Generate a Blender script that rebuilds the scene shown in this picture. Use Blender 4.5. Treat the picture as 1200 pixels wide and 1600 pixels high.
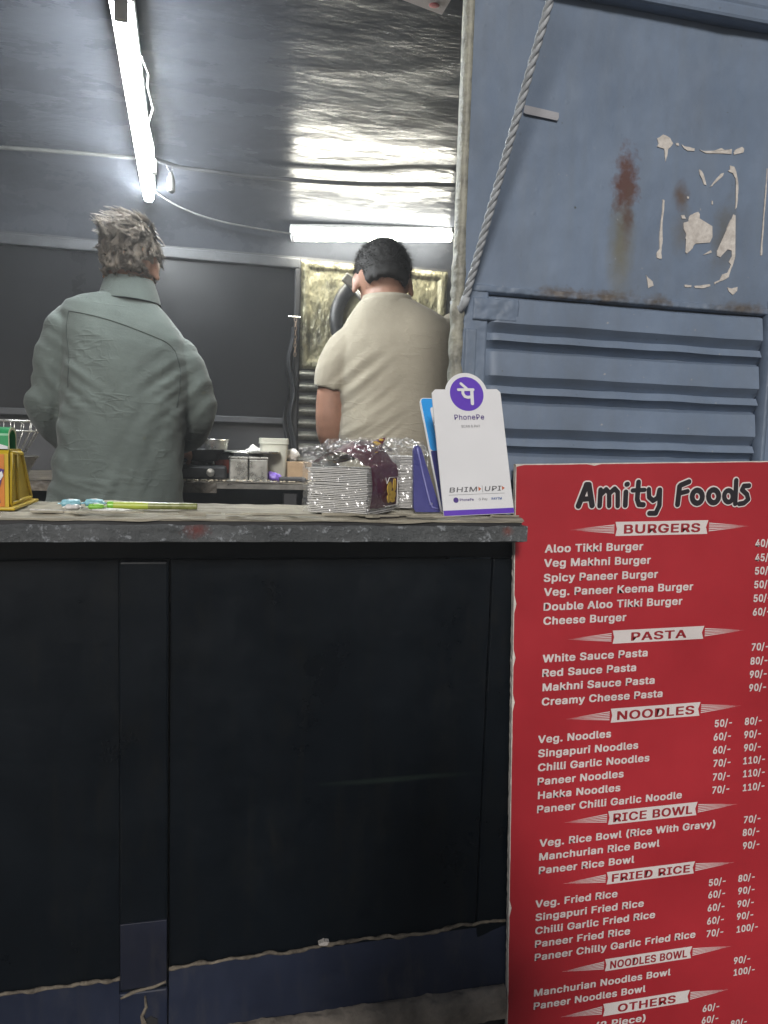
import bpy, bmesh, math, random
from math import radians, sin, cos, pi, sqrt
from mathutils import Vector, Matrix, Euler, noise
from mathutils.bvhtree import BVHTree

random.seed(7)
for o_ in list(bpy.data.objects):
    bpy.data.objects.remove(o_, do_unlink=True)
scene = bpy.context.scene
col = scene.collection

# ------------------------------------------------------------------ camera
cam_data = bpy.data.cameras.new('camera')
cam = bpy.data.objects.new('camera', cam_data)
col.objects.link(cam)
cam_data.sensor_fit = 'VERTICAL'
cam_data.sensor_height = 36.0
cam_data.lens = 36.0 * 1155.0 / 1600.0
cam_data.clip_start = 0.02
cam_data.clip_end = 500.0
cam.matrix_world = (Matrix.Translation((0, -1.25, 1.55)) @ Matrix.Rotation(radians(-13.3), 4, 'Z')
                    @ Matrix.Rotation(radians(84.5), 4, 'X') @ Matrix.Rotation(radians(1.8), 4, 'Z'))
scene.camera = cam

# ------------------------------------------------------------------ night sky, street light, exposure
SUN_AZ, SUN_EL = radians(-15.0), radians(25.0)      # from behind the viewer, a little to the left
SKY_STRENGTH = 0.010
SUN_STRENGTH = 0.90
TUBE_LEFT, TUBE_BACK = 54.0, 30.0
EXPOSURE = 1.5
HAZE = 0.022
world = bpy.data.worlds.new('World')
scene.world = world
world.use_nodes = True
wn = world.node_tree
sky = wn.nodes.new('ShaderNodeTexSky')
sky.sky_type = 'NISHITA'
sky.sun_disc = False
sky.sun_elevation = SUN_EL
sky.sun_rotation = radians(180) - SUN_AZ
bg = wn.nodes['Background']
bg.inputs['Strength'].default_value = SKY_STRENGTH
wn.links.new(sky.outputs['Color'], bg.inputs['Color'])
sun_data = bpy.data.lights.new('street_light', 'SUN')
sun_data.energy = SUN_STRENGTH
sun_data.angle = radians(10)
sun_data.color = (1.0, 0.96, 0.92)
sun = bpy.data.objects.new('street_light', sun_data)
col.objects.link(sun)
sun_dir = Vector((sin(SUN_AZ) * cos(SUN_EL), -cos(SUN_AZ) * cos(SUN_EL), sin(SUN_EL)))   # towards the light
sun.rotation_euler = sun_dir.to_track_quat('Z', 'Y').to_euler()
sun.location = (-2, -6, 5)
vs = scene.view_settings
vs.view_transform = 'Standard'
vs.look = 'None'
vs.gamma = 1.0
vs.use_curve_mapping = False
vs.exposure = EXPOSURE
scene.render.engine = 'CYCLES'

# ------------------------------------------------------------------ lettering and outline tables (mm on the board, metres on the wall)
MENU_ITEMS = [
    ("Aloo Tikki Burger", 57, 157, 195),
    ("Veg Makhni Burger", 56, 183, 213),
    ("Spicy Paneer Burger", 56, 210, 229),
    ("Veg. Paneer Keema Burger", 57, 236, 304),
    ("Double Aloo Tikki Burger", 57, 263, 282),
    ("Cheese Burger", 57, 289, 165),
    ("White Sauce Pasta", 57, 359, 212),
    ("Red Sauce Pasta", 57, 386, 189),
    ("Makhni Sauce Pasta", 58, 413, 228),
    ("Creamy Cheese Pasta", 57, 440, 247),
    ("Veg. Noodles", 51, 511, 147),
    ("Singapuri Noodles", 52, 538, 204),
    ("Chilli Garlic Noodles", 52, 565, 229),
    ("Paneer Noodles", 52, 592, 175),
    ("Hakka Noodles", 53, 619, 168),
    ("Paneer Chilli Garlic Noodle", 52, 646, 303),
    ("Veg. Rice Bowl (Rice With Gravy)", 58, 713, 375),
    ("Manchurian Rice Bowl", 58, 740, 252),
    ("Paneer Rice Bowl", 58, 767, 198),
    ("Veg. Fried Rice", 52, 833, 170),
    ("Singapuri Fried Rice", 53, 860, 227),
    ("Chilli Garlic Fried Rice", 53, 887, 253),
    ("Paneer Fried Rice", 53, 914, 199),
    ("Paneer Chilly Garlic Fried Rice", 53, 941, 346),
    ("Manchurian Noodles Bowl", 53, 1014, 293),
    ("Paneer Noodles Bowl", 53, 1041, 238),
    ("(2 Piece)", 186, 1108, 107),
]
MENU_PRICES = [
    ("40/-", 495, 163),
    ("45/-", 496, 191),
    ("50/-", 497, 217),
    ("50/-", 497, 244),
    ("50/-", 497, 271),
    ("60/-", 497, 298),
    ("70/-", 498, 368),
    ("80/-", 497, 396),
    ("90/-", 497, 423),
    ("90/-", 497, 450),
    ("50/-", 423, 516),
    ("80/-", 491, 518),
    ("60/-", 422, 543),
    ("90/-", 491, 545),
    ("60/-", 422, 570),
    ("90/-", 492, 572),
    ("70/-", 424, 597),
    ("110/-", 492, 599),
    ("70/-", 424, 625),
    ("110/-", 493, 626),
    ("70/-", 424, 652),
    ("110/-", 494, 655),
    ("70/-", 500, 723),
    ("80/-", 499, 750),
    ("90/-", 501, 778),
    ("50/-", 426, 846),
    ("80/-", 494, 847),
    ("60/-", 426, 872),
    ("90/-", 495, 874),
    ("60/-", 426, 900),
    ("90/-", 495, 902),
    ("60/-", 426, 928),
    ("90/-", 495, 929),
    ("70/-", 426, 955),
    ("100/-", 496, 957),
    ("90/-", 493, 1025),
    ("100/-", 494, 1051),
    ("60/-", 425, 1118),
    ("60/-", 424, 1144),
    ("80/-", 493, 1165),
]
MENU_BANNERS = [
    ("BURGERS", 195, 106, 389, 132),
    ("PASTA", 196, 309, 390, 334),
    ("NOODLES", 197, 459, 389, 486),
    ("RICE BOWL", 198, 661, 392, 688),
    ("FRIED RICE", 199, 784, 392, 809),
    ("NOODLES BOWL", 201, 964, 394, 989),
    ("OTHERS", 200, 1058, 393, 1084),
]
TITLE_STROKES = [
    ([(119.5, 74.4), (134.2, 37.8)], 9.8),
    ([(139.3, 37.8), (146.4, 74.1)], 9.8),
    ([(125.9, 62.8), (144.0, 62.0)], 8.5),
    ([(134.2, 37.1), (139.3, 37.2)], 9.8),
    ([(161.4, 75.4), (162.5, 46.6)], 8.5),
    ([(164.1, 54.4), (173.4, 45.9), (179.7, 52.2), (180.5, 75.8)], 8.1),
    ([(180.5, 53.2), (190.5, 45.0), (196.9, 51.3), (197.7, 76.3)], 8.1),
    ([(213.4, 51.6), (212.9, 75.7)], 8.8),
    ([(214.3, 37.6), (216.4, 37.1)], 8.1),
    ([(238.4, 34.0), (236.8, 65.3), (240.6, 74.8), (249.8, 75.6)], 8.8),
    ([(226.8, 48.8), (251.2, 48.3)], 7.2),
    ([(259.9, 47.6), (261.2, 62.0), (269.5, 68.5), (278.9, 63.1), (281.8, 48.9)], 8.1),
    ([(282.9, 48.9), (283.0, 77.4), (275.8, 92.1), (262.7, 91.8)], 8.5),
    ([(323.6, 43.4), (320.7, 76.7)], 9.4),
    ([(325.3, 41.2), (343.0, 34.8)], 8.8),
    ([(324.1, 56.1), (340.9, 52.6)], 7.8),
    ([(372.6, 63.5), (372.0, 68.2), (369.8, 72.1), (366.4, 74.6), (362.2, 75.5), (358.0, 74.4), (354.3, 71.7), (351.8, 67.7), (350.8, 63.0), (351.4, 58.4), (353.5, 54.5), (356.9, 51.9), (361.1, 51.1), (365.3, 52.1), (369.0, 54.8), (371.5, 58.8), (372.6, 63.5)], 9.4),
    ([(407.4, 63.3), (406.8, 68.0), (404.6, 71.9), (401.1, 74.5), (397.0, 75.3), (392.7, 74.3), (389.0, 71.5), (386.4, 67.5), (385.3, 62.8), (385.9, 58.2), (388.1, 54.2), (391.6, 51.7), (395.7, 50.8), (400.0, 51.8), (403.7, 54.6), (406.3, 58.6), (407.4, 63.3)], 9.4),
    ([(437.8, 63.9), (437.3, 68.2), (435.5, 71.7), (432.6, 74.0), (429.1, 74.8), (425.5, 73.8), (422.3, 71.4), (420.2, 67.8), (419.2, 63.5), (419.7, 59.4), (421.5, 55.8), (424.4, 53.5), (427.9, 52.7), (431.5, 53.6), (434.7, 56.1), (436.9, 59.7), (437.8, 63.9)], 8.5),
    ([(443.7, 34.3), (443.8, 78.0)], 8.8),
    ([(472.3, 44.5), (461.1, 44.9), (457.3, 52.3), (468.3, 60.7), (471.9, 70.5), (462.9, 77.5), (452.8, 78.6)], 8.5),
]
PEEL_PATCHES = [
    [(0.7794, 2.1087), (0.786, 2.1124), (0.7913, 2.1169), (0.7995, 2.1149), (0.8066, 2.1119), (0.813, 2.1039), (0.8078, 2.0965), (0.8035, 2.093), (0.8022, 2.0802), (0.7988, 2.07), (0.7969, 2.0835), (0.7955, 2.0921), (0.7805, 2.0942), (0.7835, 2.1004)],
    [(0.8181, 2.1055), (0.8244, 2.1058), (0.8259, 2.1015), (0.8201, 2.1018)],
    [(0.8303, 2.104), (0.8374, 2.1019), (0.8585, 2.1008), (0.8584, 2.096), (0.8449, 2.0949), (0.8366, 2.0978)],
    [(0.8679, 2.0995), (0.8798, 2.0979), (0.9055, 2.1015), (0.9122, 2.1066), (0.9196, 2.1045), (0.9356, 2.1074), (0.9349, 2.0989), (0.9225, 2.0989), (0.9058, 2.0984), (0.8825, 2.0945)],
    [(0.9395, 2.1008), (0.9421, 2.1071), (0.9559, 2.1147), (0.961, 2.1113), (0.9604, 2.1052), (0.9487, 2.1009), (0.9417, 2.0985)],
    [(0.8697, 2.0641), (0.8757, 2.0628), (0.881, 2.0554), (0.8876, 2.0382), (0.8824, 2.0393), (0.8766, 2.052), (0.8716, 2.0554)],
    [(0.8949, 2.0366), (0.9074, 2.0523), (0.915, 2.0611), (0.9208, 2.0634), (0.92, 2.0577), (0.9122, 2.0518), (0.899, 2.0384)],
    [(0.9295, 2.0677), (0.9345, 2.0713), (0.9338, 2.0788), (0.9424, 2.0772), (0.9466, 2.0696), (0.9531, 2.0512), (0.9554, 2.0312), (0.9543, 2.0048), (0.9515, 2.0015), (0.9529, 2.0209), (0.9523, 2.039), (0.9447, 2.0644), (0.9349, 2.0663)],
    [(0.7999, 2.0043), (0.8034, 2.0037), (0.8028, 1.9878), (0.8011, 1.9579), (0.8041, 1.9342), (0.8021, 1.9141), (0.8044, 1.8992), (0.7998, 1.8988), (0.7939, 1.9003), (0.7938, 1.9103), (0.7985, 1.9157), (0.7973, 1.9376), (0.7981, 1.9576), (0.7996, 1.9875)],
    [(0.8389, 1.9804), (0.8459, 1.9811), (0.8494, 1.9754), (0.8417, 1.9747)],
    [(0.8746, 1.9899), (0.8785, 1.9852), (0.8766, 1.966), (0.8802, 1.9512), (0.8894, 1.9551), (0.896, 1.9607), (0.9051, 1.9666), (0.9056, 1.9606), (0.9012, 1.9562), (0.9079, 1.9477), (0.9028, 1.9371), (0.8975, 1.9437), (0.8913, 1.9461), (0.8739, 1.9405), (0.8691, 1.9361), (0.8682, 1.9239), (0.8615, 1.9182), (0.8561, 1.9127), (0.8523, 1.9154), (0.8576, 1.9229), (0.858, 1.933), (0.8515, 1.9395), (0.852, 1.9486), (0.8462, 1.9561), (0.8454, 1.967), (0.8549, 1.9709), (0.8586, 1.9833), (0.8677, 1.9872)],
    [(0.8904, 1.9136), (0.8995, 1.9195), (0.9063, 1.9235), (0.9086, 1.9193), (0.8998, 1.9161)],
    [(0.9487, 1.9921), (0.9532, 1.9905), (0.953, 1.9701), (0.9564, 1.9541), (0.9531, 1.9415), (0.9554, 1.9295), (0.9603, 1.9155), (0.9567, 1.9018), (0.9507, 1.8859), (0.949, 1.8775), (0.935, 1.8702), (0.92, 1.8625), (0.9189, 1.8659), (0.9301, 1.8709), (0.9353, 1.8816), (0.947, 1.8866), (0.9531, 1.9005), (0.9477, 1.9062), (0.9529, 1.9169), (0.952, 1.9271), (0.9456, 1.9306), (0.9355, 1.9216), (0.9278, 1.9123), (0.9204, 1.9142), (0.9196, 1.9233), (0.9308, 1.9334), (0.9356, 1.9481), (0.9378, 1.9636), (0.9476, 1.9635)],
    [(0.8558, 1.8569), (0.8712, 1.8567), (0.8711, 1.853), (0.8573, 1.8529)],
    [(0.8773, 1.8555), (0.911, 1.8622), (0.9114, 1.8581), (0.8954, 1.8532), (0.8787, 1.8532)],
    [(0.7739, 1.8677), (0.7782, 1.863), (0.789, 1.8568), (0.79, 1.8498), (0.7807, 1.8441)],
    [(0.9478, 1.8584), (0.9581, 1.8576), (0.9695, 1.8615), (0.9695, 1.8543), (0.9604, 1.8457), (0.9513, 1.8519)],
    [(0.8491, 2.0147), (0.8533, 2.0147), (0.8531, 2.0107), (0.8498, 2.0108)],
    [(0.9004, 2.0115), (0.9032, 2.0114), (0.9033, 2.0054), (0.9009, 2.0055)],
    [(1.0151, 1.9233), (1.0151, 1.9636), (1.0142, 2.0251), (1.0138, 2.082), (1.0149, 2.0811), (1.0166, 2.0212), (1.017, 1.9638), (1.0188, 1.9236)],
]
# lettering: outline of each character (advance, points, faces), 1/1000 of the type size
GLYPHS = {' ': (188, [], []),
    '&': (448, ((197,-7),(165,-5),(136,1),(110,12),(88,26),(69,42),(54,62),(43,84),(36,108),(34,133),(36,154),(40,173),(47,189),(58,205),(70,220),(85,235),(101,249),(120,264),(140,279),(216,335),(223,340),(230,346),(237,352),(243,359),(249,367),(255,375),(259,384),(261,394),(262,405),(260,420),(255,434),(245,445),(233,454),(219,459),(201,461),(189,460),(178,457),(168,453),(159,447),(151,440),(145,431),(141,421),(138,411),(137,399),(138,386),(141,375),(145,363),(152,352),(159,340),(169,327),(179,314),(191,300),(204,284),(438,0),(364,0),(171,231),(153,254),(136,274),(121,293),(108,310),(96,327),(87,344),(81,361),(77,379),(75,398),(77,420),(82,440),(91,458),(102,474),(117,488),(134,499),(154,507),(176,512),(200,513),(224,512),(246,507),(266,499),(283,488),(297,475),(308,459),(317,442),(322,424),(324,404),(323,389),(320,375),(315,362),(309,349),(301,336),(291,325),(281,314),(269,303),(256,293),(154,217),(135,202),(121,188),(110,174),(103,161),(98,146),(97,131),(98,115),(102,101),(109,87),(118,76),(130,66),(143,57),(158,51),(175,48),(193,46),(213,48),(232,52),(251,59),(269,69),(286,81),(301,95),(315,112),(327,131),(336,151),(343,174),(348,198),(349,224),(408,224),(406,194),(403,167),(397,144),(389,124),(380,107),(371,92),(361,80),(353,70),(345,62),(333,47),(315,30),(294,17),(271,7),(246,-1),(221,-5)), [(72,74,73),(71,74,72),(71,75,74),(70,75,71),(70,76,75),(69,76,70),(69,77,76),(69,78,77),(68,78,69),(68,79,78),(67,34,68),(34,79,68),(67,35,34),(33,79,34),(67,36,35),(33,80,79),(32,80,33),(66,36,67),(66,37,36),(31,80,32),(66,38,37),(66,39,38),(30,80,31),(30,81,80),(65,39,66),(65,40,39),(29,81,30),(65,41,40),(29,82,81),(65,42,41),(28,82,29),(64,42,65),(64,43,42),(27,82,28),(27,83,82),(64,44,43),(63,44,64),(26,83,27),(26,84,83),(63,45,44),(25,84,26),(62,45,63),(25,85,84),(24,85,25),(62,46,45),(23,85,24),(62,47,46),(23,86,85),(61,47,62),(22,86,23),(21,86,22),(61,48,47),(21,87,86),(20,87,21),(60,48,61),(19,87,20),(60,49,48),(19,88,87),(18,51,19),(51,88,19),(60,50,49),(59,50,60),(51,89,88),(59,51,50),(51,90,89),(58,51,59),(51,91,90),(58,18,51),(18,52,51),(57,18,58),(18,115,52),(115,53,52),(17,57,18),(57,115,18),(17,56,57),(16,56,17),(16,55,56),(15,55,16),(14,55,15),(14,92,55),(92,54,55),(118,120,119),(118,121,120),(13,92,14),(13,93,92),(12,93,13),(12,94,93),(117,121,118),(117,122,121),(11,94,12),(11,95,94),(11,96,95),(116,122,117),(10,96,11),(116,123,122),(10,97,96),(9,97,10),(115,123,116),(9,98,97),(115,124,123),(8,98,9),(8,99,98),(114,127,115),(127,53,115),(53,126,115),(126,124,115),(126,125,124),(8,100,99),(113,127,114),(7,100,8),(7,101,100),(112,127,113),(127,53,126),(7,102,101),(6,102,7),(111,127,112),(111,128,127),(6,103,102),(111,129,128),(110,129,111),(6,104,103),(110,130,129),(5,104,6),(109,130,110),(5,105,104),(108,130,109),(5,106,105),(107,130,108),(5,107,106),(107,131,130),(5,131,107),(4,131,5),(4,132,131),(3,132,4),(3,133,132),(2,133,3),(2,134,133),(1,134,2),(1,135,134),(0,135,1)]),
    '(': (273, ((89,207),(90,244),(94,283),(101,324),(109,364),(119,403),(132,441),(145,477),(160,510),(177,539),(236,539),(219,503),(204,466),(191,428),(179,390),(169,351),(161,313),(156,276),(152,241),(151,207),(152,176),(155,145),(160,115),(167,83),(177,50),(188,16),(202,-19),(218,-57),(236,-96),(177,-96),(150,-46),(128,4),(111,55),(99,106),(92,156)), [(8,10,9),(8,11,10),(7,11,8),(7,12,11),(6,12,7),(6,13,12),(5,13,6),(5,14,13),(4,14,5),(4,15,14),(3,15,4),(3,16,15),(2,16,3),(2,17,16),(1,17,2),(1,18,17),(0,18,1),(0,19,18),(34,19,0),(34,20,19),(34,21,20),(33,21,34),(33,22,21),(33,23,22),(32,23,33),(32,24,23),(31,24,32),(31,25,24),(31,26,25),(30,26,31),(30,27,26),(29,27,30),(29,28,27)]),
    ')': (273, ((37,-96),(56,-56),(72,-18),(86,18),(97,52),(106,85),(113,116),(118,147),(121,177),(122,207),(121,241),(117,276),(112,313),(104,351),(94,390),(82,428),(69,466),(54,503),(37,539),(97,539),(113,510),(128,477),(142,441),(154,403),(164,364),(173,323),(179,283),(183,244),(184,207),(182,156),(174,104),(161,53),(144,3),(123,-47),(97,-96)), [(17,19,18),(17,20,19),(17,21,20),(16,21,17),(16,22,21),(15,22,16),(15,23,22),(14,23,15),(14,24,23),(13,24,14),(13,25,24),(12,25,13),(12,26,25),(11,26,12),(11,27,26),(10,27,11),(10,28,27),(9,28,10),(8,28,9),(8,29,28),(7,29,8),(7,30,29),(6,30,7),(5,30,6),(5,31,30),(4,31,5),(4,32,31),(3,32,4),(2,32,3),(2,33,32),(1,33,2),(1,34,33),(0,34,1)]),
    '-': (453, ((337,244),(337,188),(114,188),(114,244)), [(2,0,3),(2,1,0)]),
    '.': (188, ((95,-4),(83,-3),(73,1),(63,9),(55,18),(51,29),(50,41),(51,53),(55,64),(63,73),(73,81),(83,85),(95,87),(107,85),(118,81),(128,73),(135,64),(140,53),(141,41),(140,29),(135,18),(128,9),(118,1),(107,-3)), [(11,13,12),(10,13,11),(10,14,13),(10,15,14),(9,15,10),(8,15,9),(8,16,15),(7,16,8),(7,17,16),(6,17,7),(6,18,17),(5,18,6),(5,19,18),(4,19,5),(4,20,19),(3,20,4),(3,21,20),(2,21,3),(2,22,21),(1,22,2),(1,23,22),(0,23,1)]),
    '/': (249, ((235,533),(71,-76),(14,-76),(178,533)), [(2,0,3),(2,1,0)]),
    '0': (453, ((227,-7),(191,-3),(158,7),(130,24),(105,48),(85,77),(69,113),(57,155),(50,202),(48,254),(50,306),(57,353),(69,395),(85,431),(106,461),(130,484),(159,502),(191,512),(227,516),(262,512),(295,502),(323,484),(348,461),(368,431),(384,395),(396,353),(403,306),(405,254),(403,202),(396,155),(384,113),(368,77),(348,48),(323,24),(295,7),(263,-3),(227,50),(250,52),(271,60),(290,74),(306,92),(320,116),(330,144),(338,176),(342,213),(344,254),(342,295),(338,332),(330,365),(320,393),(306,416),(290,435),(271,449),(250,457),(227,460),(203,457),(182,449),(163,435),(147,416),(134,393),(123,365),(115,332),(111,295),(109,254),(111,213),(115,176),(123,144),(134,116),(147,92),(163,74),(182,60),(203,52)), [(17,19,18),(16,19,17),(16,20,19),(15,20,16),(15,21,20),(14,21,15),(14,22,21),(14,54,22),(54,53,22),(53,23,22),(13,55,14),(55,54,14),(13,56,55),(52,23,53),(13,57,56),(51,23,52),(13,58,57),(50,23,51),(50,24,23),(12,58,13),(12,59,58),(49,24,50),(11,59,12),(49,25,24),(11,60,59),(48,25,49),(11,61,60),(47,25,48),(10,61,11),(47,26,25),(10,62,61),(46,26,47),(9,62,10),(46,27,26),(9,63,62),(45,27,46),(8,63,9),(8,64,63),(44,27,45),(44,28,27),(8,65,64),(43,28,44),(7,65,8),(43,29,28),(7,66,65),(42,29,43),(6,66,7),(42,30,29),(6,67,66),(41,30,42),(40,30,41),(6,68,67),(5,68,6),(40,31,30),(5,69,68),(39,31,40),(39,32,31),(4,69,5),(4,70,69),(38,32,39),(4,71,70),(37,32,38),(36,32,37),(4,36,71),(4,32,36),(4,33,32),(3,33,4),(2,33,3),(2,34,33),(2,35,34),(1,35,2),(1,0,35)]),
    '1': (453, ((76,0),(76,55),(391,55),(391,0),(276,509),(276,0),(212,0),(212,448),(209,448),(86,358),(86,427),(198,509)), [(10,4,11),(10,8,4),(8,7,4),(7,5,4),(10,9,8),(6,5,7),(0,2,1),(0,3,2)]),
    '2': (453, ((64,0),(64,47),(234,229),(252,248),(268,266),(282,282),(294,298),(303,312),(311,327),(316,341),(319,356),(320,371),(319,389),(315,405),(308,419),(298,431),(287,441),(273,449),(258,455),(241,458),(224,460),(205,458),(188,454),(172,447),(159,438),(148,427),(139,413),(132,398),(128,381),(127,362),(66,362),(68,391),(75,418),(86,442),(102,464),(121,482),(143,496),(168,507),(196,513),(225,516),(254,513),(281,507),(306,497),(328,482),(346,465),(361,445),(372,423),(379,398),(381,372),(380,354),(377,336),(371,318),(363,299),(351,280),(336,259),(317,235),(294,209),(267,180),(153,60),(153,57),(389,57),(389,0)), [(38,40,39),(38,41,40),(37,41,38),(37,42,41),(36,42,37),(36,43,42),(35,43,36),(35,44,43),(34,44,35),(34,20,44),(20,19,44),(19,45,44),(33,21,34),(21,20,34),(18,45,19),(33,22,21),(17,45,18),(33,23,22),(16,45,17),(33,24,23),(16,46,45),(32,24,33),(15,46,16),(32,25,24),(14,46,15),(32,26,25),(14,47,46),(13,47,14),(31,26,32),(31,27,26),(12,47,13),(12,48,47),(31,28,27),(30,28,31),(11,48,12),(30,29,28),(11,49,48),(10,49,11),(9,49,10),(9,50,49),(8,50,9),(8,51,50),(7,51,8),(7,52,51),(6,52,7),(6,53,52),(5,53,6),(4,53,5),(4,54,53),(3,54,4),(3,55,54),(2,55,3),(2,56,55),(1,56,2),(1,57,56),(1,58,57),(1,59,58),(1,60,59),(1,61,60),(0,61,1)]),
    '4': (453, ((40,105),(40,158),(247,509),(311,509),(109,166),(109,163),(413,163),(413,105),(282,0),(282,121),(282,146),(282,318),(343,318),(343,0)), [(1,3,2),(1,4,3),(10,12,11),(10,13,12),(1,5,4),(1,6,5),(1,10,6),(10,7,6),(0,10,1),(0,9,10),(13,7,10),(0,8,9),(8,7,0),(8,13,7)]),
    '5': (453, ((221,-7),(192,-5),(165,1),(140,11),(118,25),(99,41),(83,60),(71,82),(63,105),(60,130),(122,130),(125,115),(130,102),(138,89),(148,78),(160,68),(173,60),(188,54),(204,51),(221,50),(241,51),(259,56),(276,64),(291,75),(304,89),(314,104),(322,122),(326,141),(328,162),(326,183),(321,203),(314,221),(303,237),(290,251),(275,262),(257,270),(238,275),(218,277),(201,276),(184,273),(167,268),(152,262),(139,255),(128,246),(67,253),(96,509),(366,509),(366,452),(151,452),(134,301),(136,301),(148,311),(162,318),(178,325),(194,330),(212,333),(229,334),(252,332),(274,328),(294,321),(313,311),(330,299),(345,285),(358,269),(370,251),(379,231),(386,210),(390,187),(391,163),(388,132),(381,102),(369,76),(352,52),(332,32),(309,15),(282,3),(253,-4)), [(44,48,45),(48,46,45),(48,47,46),(44,49,48),(55,57,56),(54,57,55),(54,58,57),(53,58,54),(53,59,58),(52,59,53),(52,60,59),(51,60,52),(51,61,60),(50,61,51),(44,50,49),(44,61,50),(44,39,61),(39,38,61),(38,62,61),(38,37,62),(37,63,62),(36,63,37),(35,63,36),(44,40,39),(34,63,35),(34,64,63),(44,41,40),(44,42,41),(33,64,34),(44,43,42),(33,65,64),(32,65,33),(31,65,32),(31,66,65),(30,66,31),(30,67,66),(29,67,30),(29,68,67),(28,68,29),(28,69,68),(27,69,28),(26,69,27),(26,70,69),(8,10,9),(8,11,10),(25,70,26),(8,12,11),(7,12,8),(24,70,25),(24,71,70),(7,13,12),(7,14,13),(23,71,24),(6,14,7),(6,15,14),(23,72,71),(22,72,23),(6,16,15),(21,72,22),(6,17,16),(5,17,6),(20,72,21),(5,18,17),(20,73,72),(19,73,20),(5,19,18),(5,73,19),(4,73,5),(4,74,73),(3,74,4),(3,75,74),(2,75,3),(2,76,75),(1,76,2),(1,0,76)]),
    '6': (453, ((226,-7),(196,-4),(168,3),(142,15),(119,31),(100,51),(84,74),(73,101),(66,130),(64,162),(65,187),(71,212),(80,239),(93,268),(112,302),(137,340),(252,509),(322,509),(151,261),(145,261),(151,270),(157,279),(165,288),(174,295),(184,302),(196,307),(208,311),(221,313),(235,314),(265,312),(291,305),(316,295),(337,280),(355,262),(370,240),(380,215),(387,187),(389,157),(387,127),(379,98),(368,73),(352,50),(333,30),(310,14),(284,3),(257,-4),(226,48),(245,50),(263,55),(279,63),(293,73),(304,86),(314,101),(322,119),(326,137),(327,157),(326,178),(322,196),(314,213),(304,228),(293,241),(279,251),(263,259),(245,264),(226,265),(207,264),(190,259),(174,252),(160,241),(148,229),(138,214),(131,197),(126,179),(125,158),(126,138),(131,119),(138,102),(148,86),(160,73),(174,63),(190,55),(207,50)), [(15,17,16),(15,23,17),(23,18,17),(14,23,15),(27,29,28),(26,29,27),(26,30,29),(25,30,26),(24,30,25),(24,31,30),(13,23,14),(23,31,24),(13,22,23),(18,31,23),(18,32,31),(13,21,22),(18,64,32),(64,33,32),(13,20,21),(13,19,20),(12,19,13),(18,65,64),(63,33,64),(18,66,65),(62,33,63),(62,34,33),(12,18,19),(12,66,18),(12,67,66),(61,34,62),(12,68,67),(60,34,61),(12,69,68),(59,34,60),(59,35,34),(11,69,12),(11,70,69),(58,35,59),(58,36,35),(11,71,70),(57,36,58),(10,71,11),(10,72,71),(56,36,57),(56,37,36),(9,72,10),(9,73,72),(55,37,56),(8,73,9),(8,74,73),(54,37,55),(54,38,37),(8,75,74),(53,38,54),(7,75,8),(53,39,38),(7,76,75),(52,39,53),(7,77,76),(51,39,52),(6,77,7),(51,40,39),(6,78,77),(50,40,51),(5,78,6),(5,79,78),(49,40,50),(49,41,40),(5,80,79),(48,41,49),(5,81,80),(47,41,48),(4,81,5),(4,46,81),(46,41,47),(46,42,41),(4,42,46),(3,42,4),(3,43,42),(2,43,3),(2,44,43),(1,44,2),(1,45,44),(0,45,1)]),
    '7': (453, ((97,0),(323,448),(323,452),(62,452),(62,509),(391,509),(391,449),(165,0)), [(3,5,4),(3,2,5),(2,6,5),(1,6,2),(1,7,6),(0,7,1)]),
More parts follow.
